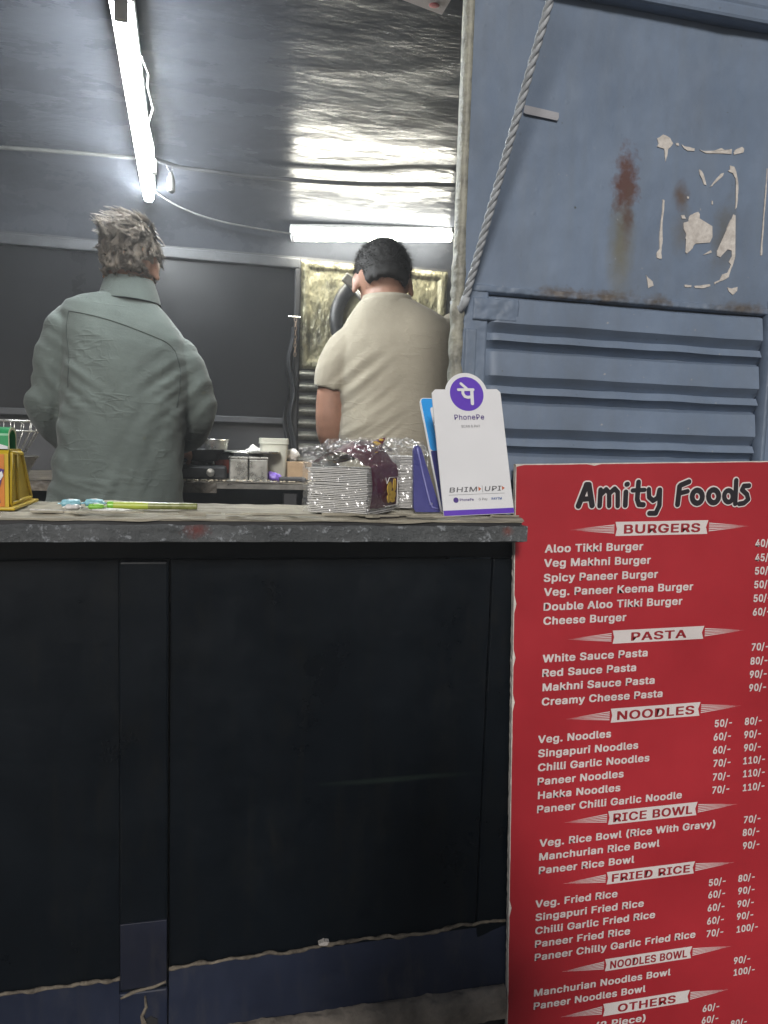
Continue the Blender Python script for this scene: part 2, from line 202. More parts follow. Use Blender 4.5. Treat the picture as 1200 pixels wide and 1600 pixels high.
    '8': (453, ((226,-7),(193,-5),(163,1),(136,11),(111,25),(91,42),(74,62),(62,84),(54,109),(52,135),(53,156),(58,176),(65,195),(75,212),(87,228),(101,241),(117,252),(134,260),(153,265),(153,267),(129,276),(109,289),(93,308),(80,330),(73,354),(70,380),(73,405),(79,429),(90,450),(106,469),(124,485),(146,498),(170,508),(197,514),(226,516),(255,514),(282,508),(306,498),(328,485),(346,469),(361,450),(373,429),(379,405),(382,380),(379,354),(372,330),(359,308),(343,289),(323,276),(300,267),(300,265),(319,260),(335,252),(351,241),(365,228),(377,212),(387,195),(395,176),(399,156),(401,135),(398,109),(391,84),(378,62),(362,42),(341,25),(317,11),(289,1),(259,-5),(226,49),(248,50),(267,54),(285,60),(300,69),(313,79),(323,91),(331,106),(335,121),(337,139),(335,157),(330,173),(322,189),(312,202),(298,213),(283,223),(265,230),(247,234),(226,235),(206,234),(187,230),(169,223),(154,213),(140,202),(130,189),(122,173),(117,157),(115,139),(117,121),(121,106),(129,91),(139,79),(152,69),(167,60),(185,54),(205,50),(226,290),(244,291),(260,294),(274,300),(287,308),(298,318),(307,330),(314,344),(318,359),(319,376),(318,392),(314,407),(308,420),(299,432),(288,442),(275,449),(260,455),(244,459),(226,460),(208,459),(192,455),(177,449),(164,442),(153,432),(145,420),(138,407),(134,392),(133,376),(134,359),(138,344),(145,330),(154,318),(165,308),(178,300),(193,294),(209,291)), [(33,35,34),(32,35,33),(32,36,35),(31,36,32),(31,37,36),(30,37,31),(30,38,37),(29,38,30),(29,39,38),(28,123,29),(123,39,29),(123,122,39),(122,121,39),(121,40,39),(28,124,123),(120,40,121),(28,125,124),(119,40,120),(27,125,28),(119,41,40),(27,126,125),(118,41,119),(27,127,126),(117,41,118),(116,41,117),(27,128,127),(26,128,27),(116,42,41),(26,129,128),(115,42,116),(26,130,129),(114,42,115),(25,130,26),(114,43,42),(25,131,130),(113,43,114),(24,131,25),(113,44,43),(24,132,131),(112,44,113),(24,133,132),(111,44,112),(111,45,44),(23,133,24),(23,134,133),(110,45,111),(23,135,134),(109,45,110),(109,46,45),(22,135,23),(22,136,135),(108,46,109),(22,137,136),(107,46,108),(107,47,46),(21,137,22),(21,138,137),(106,47,107),(21,139,138),(105,47,106),(21,104,139),(104,47,105),(21,47,104),(21,48,47),(20,48,21),(20,49,48),(19,49,20),(18,49,19),(18,50,49),(17,50,18),(17,51,50),(16,51,17),(16,52,51),(15,52,16),(15,53,52),(14,86,15),(86,53,15),(86,54,53),(14,87,86),(85,54,86),(14,88,87),(84,54,85),(14,89,88),(83,54,84),(13,89,14),(83,55,54),(13,90,89),(82,55,83),(13,91,90),(81,55,82),(12,91,13),(81,56,55),(12,92,91),(80,56,81),(11,92,12),(80,57,56),(11,93,92),(79,57,80),(79,58,57),(10,93,11),(10,94,93),(78,58,79),(10,95,94),(77,58,78),(77,59,58),(9,95,10),(9,96,95),(76,59,77),(8,96,9),(76,60,59),(8,97,96),(75,60,76),(75,61,60),(7,97,8),(7,98,97),(74,61,75),(7,99,98),(73,61,74),(6,99,7),(73,62,61),(6,100,99),(72,62,73),(6,101,100),(71,62,72),(5,101,6),(71,63,62),(5,102,101),(70,63,71),(5,103,102),(69,63,70),(5,68,103),(68,63,69),(5,63,68),(4,63,5),(4,64,63),(4,65,64),(3,65,4),(2,65,3),(2,66,65),(1,66,2),(1,67,66),(0,67,1)]),
    '9': (453, ((226,516),(256,513),(285,506),(310,494),(333,478),(352,458),(368,434),(380,408),(387,378),(389,347),(387,322),(382,296),(373,270),(359,240),(340,207),(315,168),(200,0),(130,0),(301,248),(307,248),(302,238),(295,229),(287,221),(278,214),(268,207),(257,202),(245,198),(232,195),(218,195),(188,197),(161,203),(137,214),(116,229),(98,247),(83,269),(72,294),(66,321),(64,352),(66,382),(73,411),(85,436),(101,459),(120,479),(143,494),(168,506),(196,513),(226,460),(207,459),(190,454),(174,446),(160,435),(148,423),(138,407),(131,390),(127,372),(125,352),(127,331),(131,313),(138,295),(148,280),(160,268),(174,257),(190,250),(207,245),(226,243),(245,245),(263,249),(279,257),(293,267),(305,280),(314,295),(322,312),(326,330),(327,350),(326,371),(322,390),(314,407),(305,422),(293,435),(279,446),(263,454),(245,459)), [(45,1,0),(44,1,45),(44,2,1),(43,2,44),(43,3,2),(42,3,43),(42,4,3),(41,4,42),(41,46,4),(46,5,4),(41,47,46),(81,5,46),(40,47,41),(40,48,47),(80,5,81),(80,6,5),(40,49,48),(79,6,80),(40,50,49),(78,6,79),(39,50,40),(39,51,50),(77,6,78),(77,7,6),(39,52,51),(76,7,77),(38,52,39),(76,8,7),(38,53,52),(75,8,76),(38,54,53),(74,8,75),(37,54,38),(74,9,8),(37,55,54),(73,9,74),(36,55,37),(36,56,55),(72,9,73),(72,10,9),(36,57,56),(71,10,72),(71,11,10),(35,57,36),(35,58,57),(70,11,71),(70,12,11),(35,59,58),(69,12,70),(34,59,35),(34,60,59),(68,12,69),(68,13,12),(33,60,34),(33,61,60),(67,13,68),(33,62,61),(66,19,67),(19,13,67),(33,63,62),(65,18,66),(18,19,66),(65,24,18),(24,17,18),(20,13,19),(32,63,33),(32,64,63),(64,24,65),(32,24,64),(20,14,13),(21,14,20),(22,14,21),(31,24,32),(23,14,22),(30,24,31),(24,14,23),(30,25,24),(17,14,24),(17,15,14),(29,25,30),(29,26,25),(29,27,26),(28,27,29),(17,16,15)]),
    'A': (480, ((16,0),(201,509),(276,509),(463,0),(395,0),(287,302),(280,323),(272,346),(264,372),(255,402),(244,438),(232,478),(245,478),(233,437),(222,402),(213,371),(204,345),(197,322),(191,302),(85,0),(110,142),(110,199),(370,199),(370,142)), [(0,11,1),(11,2,1),(11,12,2),(12,3,2),(0,21,11),(21,13,11),(13,10,11),(13,10,12),(10,22,12),(22,3,12),(9,22,10),(21,14,13),(8,22,9),(21,15,14),(7,22,8),(21,16,15),(6,22,7),(21,17,16),(5,22,6),(21,18,17),(21,20,18),(20,19,18),(4,23,5),(23,22,5),(0,20,21),(20,22,21),(20,23,22),(23,3,22),(0,19,20),(4,3,23)]),
    'B': (456, ((60,0),(60,509),(241,509),(274,507),(304,501),(329,491),(350,477),(367,461),(381,442),(390,421),(396,398),(398,374),(397,353),(393,336),(387,320),(378,307),(368,295),(356,286),(343,278),(329,272),(315,267),(315,262),(331,260),(347,254),(363,245),(378,234),(391,220),(402,203),(411,184),(416,161),(418,136),(416,111),(410,88),(400,67),(386,48),(368,31),(344,18),(317,8),(284,2),(247,0),(125,57),(245,57),(281,60),(309,67),(330,80),(344,96),(353,115),(355,137),(354,153),(350,169),(342,184),(333,197),(320,209),(306,218),(289,225),(269,229),(248,231),(125,231),(125,285),(238,285),(256,287),(273,290),(288,296),(302,304),(314,314),(323,326),(330,340),(335,355),(336,372),(333,393),(326,412),(313,429),(294,442),(270,449),(240,452),(125,452)), [(0,75,1),(75,2,1),(75,3,2),(75,4,3),(75,5,4),(75,6,5),(75,7,6),(75,74,7),(74,8,7),(0,58,75),(73,8,74),(72,8,73),(72,9,8),(71,9,72),(70,9,71),(70,10,9),(69,10,70),(69,11,10),(68,11,69),(68,12,11),(67,12,68),(66,12,67),(66,13,12),(65,13,66),(65,14,13),(64,14,65),(64,15,14),(63,15,64),(63,16,15),(62,16,63),(61,16,62),(61,17,16),(60,17,61),(59,17,60),(59,18,17),(0,57,58),(57,59,58),(57,18,59),(57,19,18),(57,20,19),(57,21,20),(57,22,21),(57,23,22),(57,24,23),(57,25,24),(57,56,25),(56,55,25),(55,26,25),(0,40,57),(54,26,55),(53,26,54),(53,27,26),(52,27,53),(51,27,52),(51,28,27),(50,28,51),(49,28,50),(49,29,28),(48,29,49),(48,30,29),(47,30,48),(46,30,47),(46,31,30),(45,31,46),(45,32,31),(44,32,45),(44,33,32),(43,33,44),(42,33,43),(42,34,33),(41,34,42),(0,41,40),(0,34,41),(0,35,34),(0,36,35),(0,37,36),(0,38,37),(0,39,38)]),
    'C': (510, ((267,-7),(225,-3),(186,7),(150,25),(119,49),(92,79),(70,115),(53,157),(44,203),(40,254),(44,305),(53,352),(70,393),(92,429),(119,459),(150,484),(186,501),(225,512),(267,516),(293,514),(317,511),(340,504),(362,496),(383,485),(402,471),(419,456),(435,438),(448,418),(459,397),(467,373),(473,348),(408,348),(404,365),(397,380),(389,395),(380,407),(369,418),(357,428),(344,437),(330,444),(315,449),(300,453),(284,455),(267,456),(237,453),(209,445),(184,432),(161,414),(141,391),(125,364),(113,332),(106,295),(103,254),(106,213),(113,177),(125,145),(141,117),(161,94),(184,76),(210,63),(237,56),(267,53),(284,54),(300,56),(315,60),(330,65),(344,72),(357,81),(369,90),(380,102),(389,114),(397,128),(404,144),(408,160),(473,160),(467,135),(459,112),(448,91),(435,71),(420,53),(402,38),(383,24),(363,13),(341,5),(317,-2),(293,-6)), [(17,19,18),(17,20,19),(16,20,17),(16,21,20),(16,22,21),(15,22,16),(15,23,22),(15,24,23),(14,24,15),(14,25,24),(13,44,14),(44,43,14),(43,25,14),(42,25,43),(42,26,25),(41,26,42),(13,45,44),(40,26,41),(39,26,40),(13,46,45),(38,26,39),(38,27,26),(37,27,38),(13,47,46),(12,47,13),(36,27,37),(35,27,36),(35,28,27),(12,48,47),(34,28,35),(34,29,28),(33,29,34),(11,48,12),(11,49,48),(32,29,33),(32,30,29),(31,30,32),(11,50,49),(10,50,11),(10,51,50),(9,51,10),(9,52,51),(8,52,9),(8,53,52),(8,54,53),(7,54,8),(7,55,54),(72,74,73),(72,75,74),(6,55,7),(6,56,55),(71,75,72),(71,76,75),(70,76,71),(6,57,56),(5,57,6),(69,76,70),(69,77,76),(68,77,69),(5,58,57),(68,78,77),(67,78,68),(66,78,67),(4,58,5),(4,59,58),(65,78,66),(65,79,78),(64,79,65),(4,60,59),(63,79,64),(62,79,63),(4,61,60),(61,79,62),(61,80,79),(4,80,61),(3,80,4),(3,81,80),(2,81,3),(2,82,81),(2,83,82),(1,83,2),(1,84,83),(1,85,84),(0,85,1)]),
    'D': (502, ((219,0),(96,0),(96,57),(215,57),(254,60),(288,68),(318,81),(343,99),(363,122),(379,149),(390,181),(397,216),(399,255),(397,294),(390,329),(379,361),(364,388),(344,410),(320,428),(291,441),(258,449),(221,452),(93,452),(93,509),(225,509),(273,505),(315,495),(353,478),(385,455),(412,426),(433,391),(449,351),(458,306),(462,255),(458,205),(449,159),(433,119),(411,83),(384,54),(351,31),(312,14),(268,3),(125,509),(125,0),(60,0),(60,509)), [(44,23,45),(23,42,45),(44,22,23),(42,24,23),(43,24,42),(43,21,24),(21,25,24),(21,26,25),(21,27,26),(21,28,27),(21,20,28),(20,29,28),(44,21,22),(44,2,21),(2,43,21),(19,29,20),(18,29,19),(17,29,18),(17,30,29),(16,30,17),(16,31,30),(15,31,16),(14,31,15),(14,32,31),(13,32,14),(13,33,32),(12,33,13),(11,33,12),(11,34,33),(10,34,11),(10,35,34),(9,35,10),(9,36,35),(8,36,9),(7,36,8),(7,37,36),(6,37,7),(6,38,37),(5,38,6),(4,38,5),(3,38,4),(44,1,2),(43,3,2),(43,38,3),(43,39,38),(43,40,39),(43,41,40),(43,0,41),(1,43,44),(43,0,1)]),
    'E': (419, ((60,0),(60,509),(372,509),(372,452),(125,452),(125,286),(355,286),(355,229),(125,229),(125,57),(375,57),(375,0)), [(0,4,1),(4,2,1),(4,3,2),(0,5,4),(0,8,5),(8,6,5),(8,7,6),(0,9,8),(0,10,9),(0,11,10)]),
    'F': (410, ((60,0),(60,509),(369,509),(369,452),(125,452),(125,278),(346,278),(346,221),(125,221),(125,0)), [(0,4,1),(4,2,1),(4,3,2),(0,5,4),(0,8,5),(8,6,5),(8,7,6),(0,9,8)]),
    'G': (520, ((269,-7),(225,-3),(185,7),(149,25),(118,49),(91,79),(69,116),(53,157),(43,203),(40,254),(43,305),(53,352),(69,393),(91,429),(117,459),(149,484),(184,501),(223,512),(265,516),(291,514),(316,510),(340,504),(363,494),(384,483),(403,469),(421,453),(436,436),(449,416),(460,395),(468,373),(474,349),(408,349),(402,365),(395,379),(387,393),(378,406),(368,417),(356,427),(344,436),(330,443),(315,448),(300,453),(283,455),(265,456),(236,453),(209,445),(183,432),(160,414),(141,392),(125,364),(113,332),(106,295),(103,254),(106,213),(113,177),(125,145),(141,117),(161,95),(184,76),(210,63),(238,56),(269,53),(296,55),(322,61),(345,71),(365,85),(382,102),(396,123),(407,147),(413,173),(415,202),(434,199),(283,199),(283,256),(478,256),(478,200),(475,160),(466,124),(451,91),(431,62),(406,38),(377,19),(344,5),(308,-4)), [(17,19,18),(17,20,19),(16,20,17),(16,21,20),(16,22,21),(15,22,16),(15,23,22),(14,23,15),(14,24,23),(14,25,24),(13,44,14),(44,43,14),(43,25,14),(42,25,43),(41,25,42),(41,26,25),(13,45,44),(40,26,41),(39,26,40),(13,46,45),(38,26,39),(38,27,26),(37,27,38),(13,47,46),(12,47,13),(36,27,37),(35,27,36),(35,28,27),(12,48,47),(34,28,35),(34,29,28),(11,48,12),(33,29,34),(11,49,48),(32,29,33),(32,30,29),(31,30,32),(11,50,49),(10,50,11),(10,51,50),(9,51,10),(9,52,51),(72,74,73),(72,70,74),(70,75,74),(8,52,9),(8,53,52),(8,54,53),(7,54,8),(72,69,70),(71,75,70),(71,76,75),(69,71,72),(69,76,71),(7,55,54),(68,76,69),(68,77,76),(6,55,7),(67,77,68),(6,56,55),(67,78,77),(66,78,67),(6,57,56),(5,57,6),(65,78,66),(5,58,57),(65,79,78),(64,79,65),(4,58,5),(4,59,58),(63,79,64),(4,60,59),(63,80,79),(62,80,63),(4,61,60),(61,80,62),(4,80,61),(3,80,4),(3,81,80),(2,81,3),(2,82,81),(1,82,2),(1,83,82),(0,83,1)]),
    'H': (517, ((60,0),(60,509),(125,509),(125,289),(392,289),(392,509),(457,509),(457,0),(392,0),(392,232),(125,232),(125,0)), [(0,2,1),(0,3,2),(4,6,5),(4,7,6),(0,10,3),(10,4,3),(10,9,4),(9,7,4),(0,11,10),(8,7,9)]),
    'I': (300, ((31,0),(31,57),(118,57),(118,452),(31,452),(31,509),(269,509),(269,452),(183,452),(183,57),(269,57),(269,0)), [(4,6,5),(4,7,6),(3,7,4),(2,8,3),(8,7,3),(2,9,8),(0,2,1),(0,9,2),(0,10,9),(0,11,10)]),
    'K': (467, ((104,145),(104,216),(116,231),(128,246),(139,261),(151,275),(162,289),(174,303),(187,317),(199,331),(212,344),(364,509),(448,509),(231,276),(228,276),(60,0),(60,509),(125,509),(125,334),(124,225),(125,193),(125,0),(372,0),(188,259),(228,309),(449,0)), [(15,17,16),(15,18,17),(10,12,11),(10,24,12),(24,13,12),(9,24,10),(15,1,18),(1,2,18),(2,19,18),(8,24,9),(7,24,8),(7,23,24),(13,25,24),(6,23,7),(5,23,6),(0,13,14),(0,25,13),(4,23,5),(3,23,4),(3,22,23),(2,19,3),(19,22,3),(20,22,19),(15,0,1),(21,22,20),(15,25,0),(21,25,15),(22,25,21)]),
    'L': (393, ((60,0),(60,509),(125,509),(125,57),(361,57),(361,0)), [(0,2,1),(0,3,2),(0,4,3),(0,5,4)]),
    'M': (628, ((60,0),(60,509),(152,509),(277,187),(280,179),(284,170),(287,159),(291,147),(295,135),(299,123),(303,110),(307,97),(311,84),(315,71),(319,60),(322,49),(307,49),(311,59),(314,71),(318,83),(322,95),(326,108),(330,121),(334,134),(338,146),(342,158),(346,169),(349,179),(352,187),(476,509),(568,509),(568,0),(504,0),(504,291),(504,302),(504,314),(504,327),(505,340),(505,354),(505,369),(505,383),(506,398),(506,413),(506,428),(507,443),(507,457),(513,457),(508,441),(503,425),(498,409),(492,393),(487,378),(482,363),(477,348),(472,335),(467,322),(463,310),(459,300),(456,291),(342,0),(286,0),(170,291),(167,300),(163,310),(159,321),(155,333),(150,347),(145,361),(140,376),(134,392),(129,408),(124,424),(118,441),(112,457),(119,457),(119,444),(120,430),(120,416),(120,401),(121,386),(121,372),(121,357),(121,342),(122,328),(122,315),(122,302),(122,291),(122,0)), [(0,73,1),(73,2,1),(73,74,2),(74,3,2),(28,45,29),(45,30,29),(45,46,30),(46,31,30),(0,72,73),(75,3,74),(28,44,45),(47,31,46),(76,3,75),(28,48,44),(48,43,44),(48,43,47),(43,31,47),(0,76,72),(76,71,72),(0,77,76),(71,3,76),(42,31,43),(28,49,48),(70,3,71),(0,78,77),(41,31,42),(28,50,49),(69,3,70),(0,79,78),(40,31,41),(28,51,50),(68,3,69),(0,80,79),(39,31,40),(28,52,51),(67,3,68),(0,81,80),(38,31,39),(28,53,52),(66,3,67),(0,82,81),(37,31,38),(28,54,53),(65,3,66),(0,83,82),(36,31,37),(28,55,54),(64,3,65),(0,84,83),(35,31,36),(28,56,55),(63,3,64),(0,85,84),(34,31,35),(28,57,56),(62,3,63),(0,86,85),(33,31,34),(28,58,57),(61,3,62),(0,87,86),(60,3,61),(28,59,58),(32,31,33),(60,4,3),(27,59,28),(60,5,4),(26,59,27),(60,6,5),(25,59,26),(60,7,6),(24,59,25),(60,8,7),(23,59,24),(60,9,8),(22,59,23),(60,10,9),(21,59,22),(60,11,10),(20,59,21),(60,12,11),(19,59,20),(60,18,12),(18,13,12),(18,13,19),(13,59,19),(14,59,13),(60,17,18),(15,59,14),(60,16,17),(60,15,16),(60,59,15)]),
    'N': (523, ((60,0),(60,509),(136,509),(343,183),(349,174),(355,163),(363,151),(371,137),(379,122),(388,107),(396,90),(405,73),(414,55),(405,54),(403,72),(402,90),(401,108),(400,126),(399,142),(399,157),(399,171),(399,184),(399,195),(399,509),(463,509),(463,0),(387,0),(202,290),(194,303),(186,317),(177,331),(168,346),(159,363),(148,381),(136,402),(123,425),(108,452),(119,454),(120,429),(121,406),(122,384),(123,363),(124,345),(124,328),(125,313),(125,301),(125,291),(125,0)), [(0,36,1),(36,2,1),(36,37,2),(37,3,2),(22,24,23),(22,25,24),(38,3,37),(0,38,36),(38,35,36),(0,39,38),(35,3,38),(34,3,35),(0,40,39),(33,3,34),(0,41,40),(32,3,33),(0,42,41),(31,3,32),(30,3,31),(0,43,42),(29,3,30),(0,44,43),(28,3,29),(0,45,44),(27,3,28),(0,46,45),(0,47,46),(26,3,27),(21,25,22),(20,25,21),(26,4,3),(26,5,4),(19,25,20),(26,6,5),(18,25,19),(26,7,6),(17,25,18),(26,8,7),(16,25,17),(26,9,8),(15,25,16),(26,10,9),(14,11,15),(11,25,15),(26,14,10),(14,11,10),(12,25,11),(26,13,14),(13,25,12),(26,25,13)]),
    'O': (533, ((267,-7),(225,-3),(186,7),(150,25),(119,49),(92,79),(70,115),(53,157),(44,203),(40,254),(44,305),(53,352),(70,393),(92,429),(119,459),(150,484),(186,501),(225,512),(267,516),(309,512),(348,501),(384,484),(415,459),(442,429),(464,393),(480,352),(490,305),(493,254),(490,203),(480,157),(464,115),(442,79),(415,49),(384,25),(348,7),(309,-3),(267,53),(296,55),(324,63),(349,76),(372,94),(392,116),(408,144),(420,176),(428,213),(430,254),(428,295),(420,332),(408,365),(392,392),(372,415),(349,433),(324,446),(296,453),(267,456),(237,453),(210,445),(184,433),(161,415),(142,392),(125,364),(113,332),(106,295),(103,254),(106,213),(113,176),(125,144),(142,117),(161,94),(184,76),(210,63),(237,55)), [(17,19,18),(16,19,17),(16,20,19),(15,20,16),(15,21,20),(14,21,15),(14,22,21),(13,55,14),(55,54,14),(54,22,14),(54,53,22),(53,23,22),(52,23,53),(13,56,55),(51,23,52),(13,57,56),(50,23,51),(13,58,57),(50,24,23),(12,58,13),(49,24,50),(12,59,58),(11,59,12),(49,25,24),(48,25,49),(11,60,59),(47,25,48),(11,61,60),(10,61,11),(47,26,25),(46,26,47),(10,62,61),(9,62,10),(46,27,26),(45,27,46),(9,63,62),(8,63,9),(8,64,63),(44,27,45),(44,28,27),(8,65,64),(43,28,44),(7,65,8),(43,29,28),(7,66,65),(42,29,43),(6,66,7),(42,30,29),(6,67,66),(41,30,42),(6,68,67),(40,30,41),(5,68,6),(40,31,30),(5,69,68),(39,31,40),(39,32,31),(4,69,5),(4,70,69),(38,32,39),(4,71,70),(37,32,38),(4,36,71),(36,32,37),(4,32,36),(4,33,32),(3,33,4),(2,33,3),(2,34,33),(1,34,2),(1,35,34),(1,0,35)]),
    'P': (445, ((60,0),(60,509),(235,509),(272,506),(305,499),(332,487),(356,471),(375,452),(390,430),(400,404),(407,377),(409,348),(407,318),(400,291),(390,265),(375,243),(356,223),(332,207),(305,195),(272,188),(235,186),(109,186),(109,242),(233,242),(257,244),(279,248),(297,256),(312,266),(324,279),(333,294),(339,310),(343,328),(344,348),(343,367),(339,385),(333,402),(324,416),(312,428),(297,439),(279,446),(257,451),(232,452),(125,452),(125,0)), [(0,42,1),(42,2,1),(42,3,2),(42,4,3),(42,5,4),(42,6,5),(42,7,6),(42,41,7),(41,40,7),(40,8,7),(0,22,42),(22,43,42),(39,8,40),(38,8,39),(37,8,38),(37,9,8),(36,9,37),(35,9,36),(35,10,9),(34,10,35),(33,10,34),(33,11,10),(32,11,33),(31,11,32),(31,12,11),(30,12,31),(30,13,12),(29,13,30),(28,13,29),(28,14,13),(27,14,28),(26,14,27),(26,15,14),(25,15,26),(24,15,25),(23,15,24),(23,16,15),(0,21,22),(43,23,22),(43,20,23),(20,16,23),(20,17,16),(20,18,17),(20,19,18),(0,20,21),(0,43,20)]),
    'R': (449, ((60,0),(60,509),(236,509),(273,506),(305,500),(333,489),(356,473),(376,455),(390,433),(401,408),(407,381),(409,352),(407,323),(401,296),(390,271),(376,250),(356,232),(333,217),(305,206),(273,200),(236,198),(96,198),(96,255),(234,255),(258,256),(280,260),(298,267),(313,276),(325,287),(334,300),(340,316),(344,333),(345,352),(344,371),(340,389),(334,405),(325,419),(313,430),(298,440),(279,446),(258,451),(233,452),(125,452),(125,0),(353,0),(230,229),(303,229),(428,0)), [(0,22,1),(22,42,1),(42,2,1),(42,3,2),(42,4,3),(42,5,4),(42,6,5),(42,7,6),(42,41,7),(41,40,7),(40,8,7),(22,43,42),(39,8,40),(38,8,39),(37,8,38),(37,9,8),(36,9,37),(35,9,36),(35,10,9),(34,10,35),(33,10,34),(33,11,10),(32,11,33),(31,11,32),(31,12,11),(30,12,31),(30,13,12),(29,13,30),(28,13,29),(28,14,13),(27,14,28),(26,14,27),(26,15,14),(25,15,26),(24,15,25),(23,15,24),(0,21,22),(43,23,22),(43,45,23),(45,15,23),(45,16,15),(45,46,16),(46,17,16),(43,20,45),(20,44,45),(47,17,46),(18,47,17),(19,47,18),(20,47,19),(0,20,21),(0,43,20),(44,47,20)]),
    'S': (447, ((224,-9),(188,-7),(156,-1),(128,9),(102,23),(81,40),(64,60),(51,83),(42,109),(38,137),(104,137),(108,118),(114,102),(123,88),(136,76),(150,66),(166,59),(185,53),(204,50),(224,49),(246,50),(267,54),(286,60),(303,69),(317,79),(329,92),(338,106),(344,122),(346,139),(344,154),(340,168),(332,179),(322,189),(310,197),(296,205),(280,211),(263,217),(245,222),(184,239),(145,253),(112,269),(86,289),(67,313),(56,341),(52,372),(54,400),(62,425),(75,448),(92,468),(113,484),(138,498),(165,508),(195,514),(227,516),(259,514),(289,508),(316,498),(340,484),(360,468),(377,449),(390,427),(398,403),(401,378),(337,378),(332,402),(320,421),(302,437),(280,449),(254,456),(225,459),(204,457),(185,454),(167,448),(152,440),(139,430),(129,418),(121,405),(117,391),(115,376),(117,359),(122,345),(131,334),(142,324),(155,315),(169,308),(184,302),(198,297),(212,293),(264,279),(279,275),(295,270),(312,264),(328,256),(344,248),(359,238),(372,226),(384,213),(395,198),(402,180),(407,161),(408,139),(406,112),(399,87),(386,64),(370,43),(349,25),(323,11),(294,0),(261,-7)), [(52,54,53),(51,54,52),(51,55,54),(50,55,51),(50,56,55),(49,56,50),(49,57,56),(48,57,49),(48,58,57),(48,59,58),(47,70,48),(70,69,48),(69,59,48),(68,59,69),(47,71,70),(67,59,68),(47,72,71),(66,59,67),(66,60,59),(46,72,47),(46,73,72),(46,74,73),(65,60,66),(46,75,74),(65,61,60),(45,75,46),(64,61,65),(45,76,75),(45,77,76),(64,62,61),(63,62,64),(44,77,45),(44,78,77),(44,79,78),(43,79,44),(43,80,79),(43,81,80),(42,81,43),(42,82,81),(42,83,82),(42,84,83),(41,84,42),(41,85,84),(41,86,85),(41,87,86),(41,88,87),(40,88,41),(40,89,88),(40,90,89),(40,91,90),(39,91,40),(39,92,91),(39,93,92),(38,93,39),(38,94,93),(37,94,38),(37,95,94),(37,96,95),(36,96,37),(35,96,36),(35,97,96),(34,97,35),(33,97,34),(33,98,97),(32,98,33),(31,98,32),(31,99,98),(30,99,31),(29,99,30),(29,100,99),(28,100,29),(27,100,28),(27,101,100),(8,10,9),(8,11,10),(26,101,27),(8,12,11),(26,102,101),(7,12,8),(25,102,26),(7,13,12),(24,102,25),(7,14,13),(24,103,102),(6,14,7),(23,103,24),(6,15,14),(22,103,23),(6,16,15),(22,104,103),(21,104,22),(5,16,6),(5,17,16),(20,104,21),(5,18,17),(19,104,20),(5,19,18),(5,104,19),(5,105,104),(4,105,5),(4,106,105),(3,106,4),(3,107,106),(2,107,3),(2,108,107),(1,108,2),(1,0,108)]),
    'T': (449, ((32,452),(32,509),(417,509),(417,452),(257,452),(257,0),(193,0),(193,452)), [(0,2,1),(0,3,2),(7,3,0),(6,4,7),(4,3,7),(6,5,4)]),
    'U': (517, ((259,-8),(220,-6),(186,2),(154,15),(126,33),(103,55),(85,80),(71,108),(63,140),(60,173),(60,509),(124,509),(124,178),(126,155),(132,133),(141,113),(153,95),(169,80),(187,68),(208,59),(232,53),(259,52),(285,53),(309,59),(331,68),(349,80),(364,95),(377,113),(385,133),(391,155),(393,178),(393,509),(457,509),(457,173),(454,140),(446,108),(433,80),(414,55),(391,33),(363,15),(332,2),(297,-6)), [(9,11,10),(9,12,11),(30,32,31),(30,33,32),(9,13,12),(29,33,30),(8,13,9),(29,34,33),(8,14,13),(28,34,29),(7,14,8),(28,35,34),(27,35,28),(7,15,14),(7,16,15),(26,35,27),(6,16,7),(26,36,35),(6,17,16),(25,36,26),(6,18,17),(24,36,25),(5,18,6),(24,37,36),(5,19,18),(23,37,24),(5,20,19),(22,37,23),(22,38,37),(4,20,5),(4,21,20),(21,38,22),(4,38,21),(3,38,4),(3,39,38),(2,39,3),(2,40,39),(1,40,2),(1,41,40),(0,41,1)]),
    'V': (480, ((204,0),(16,509),(84,509),(192,206),(199,187),(207,164),(215,137),(225,106),(236,71),(248,31),(235,31),(247,71),(257,107),(267,138),(276,165),(283,187),(290,206),(395,509),(463,509),(278,0)), [(0,2,1),(0,3,2),(16,18,17),(16,19,18),(0,4,3),(15,19,16),(14,19,15),(0,5,4),(13,19,14),(0,6,5),(12,19,13),(0,7,6),(11,19,12),(0,8,7),(10,9,11),(9,19,11),(0,9,8),(0,19,9)]),
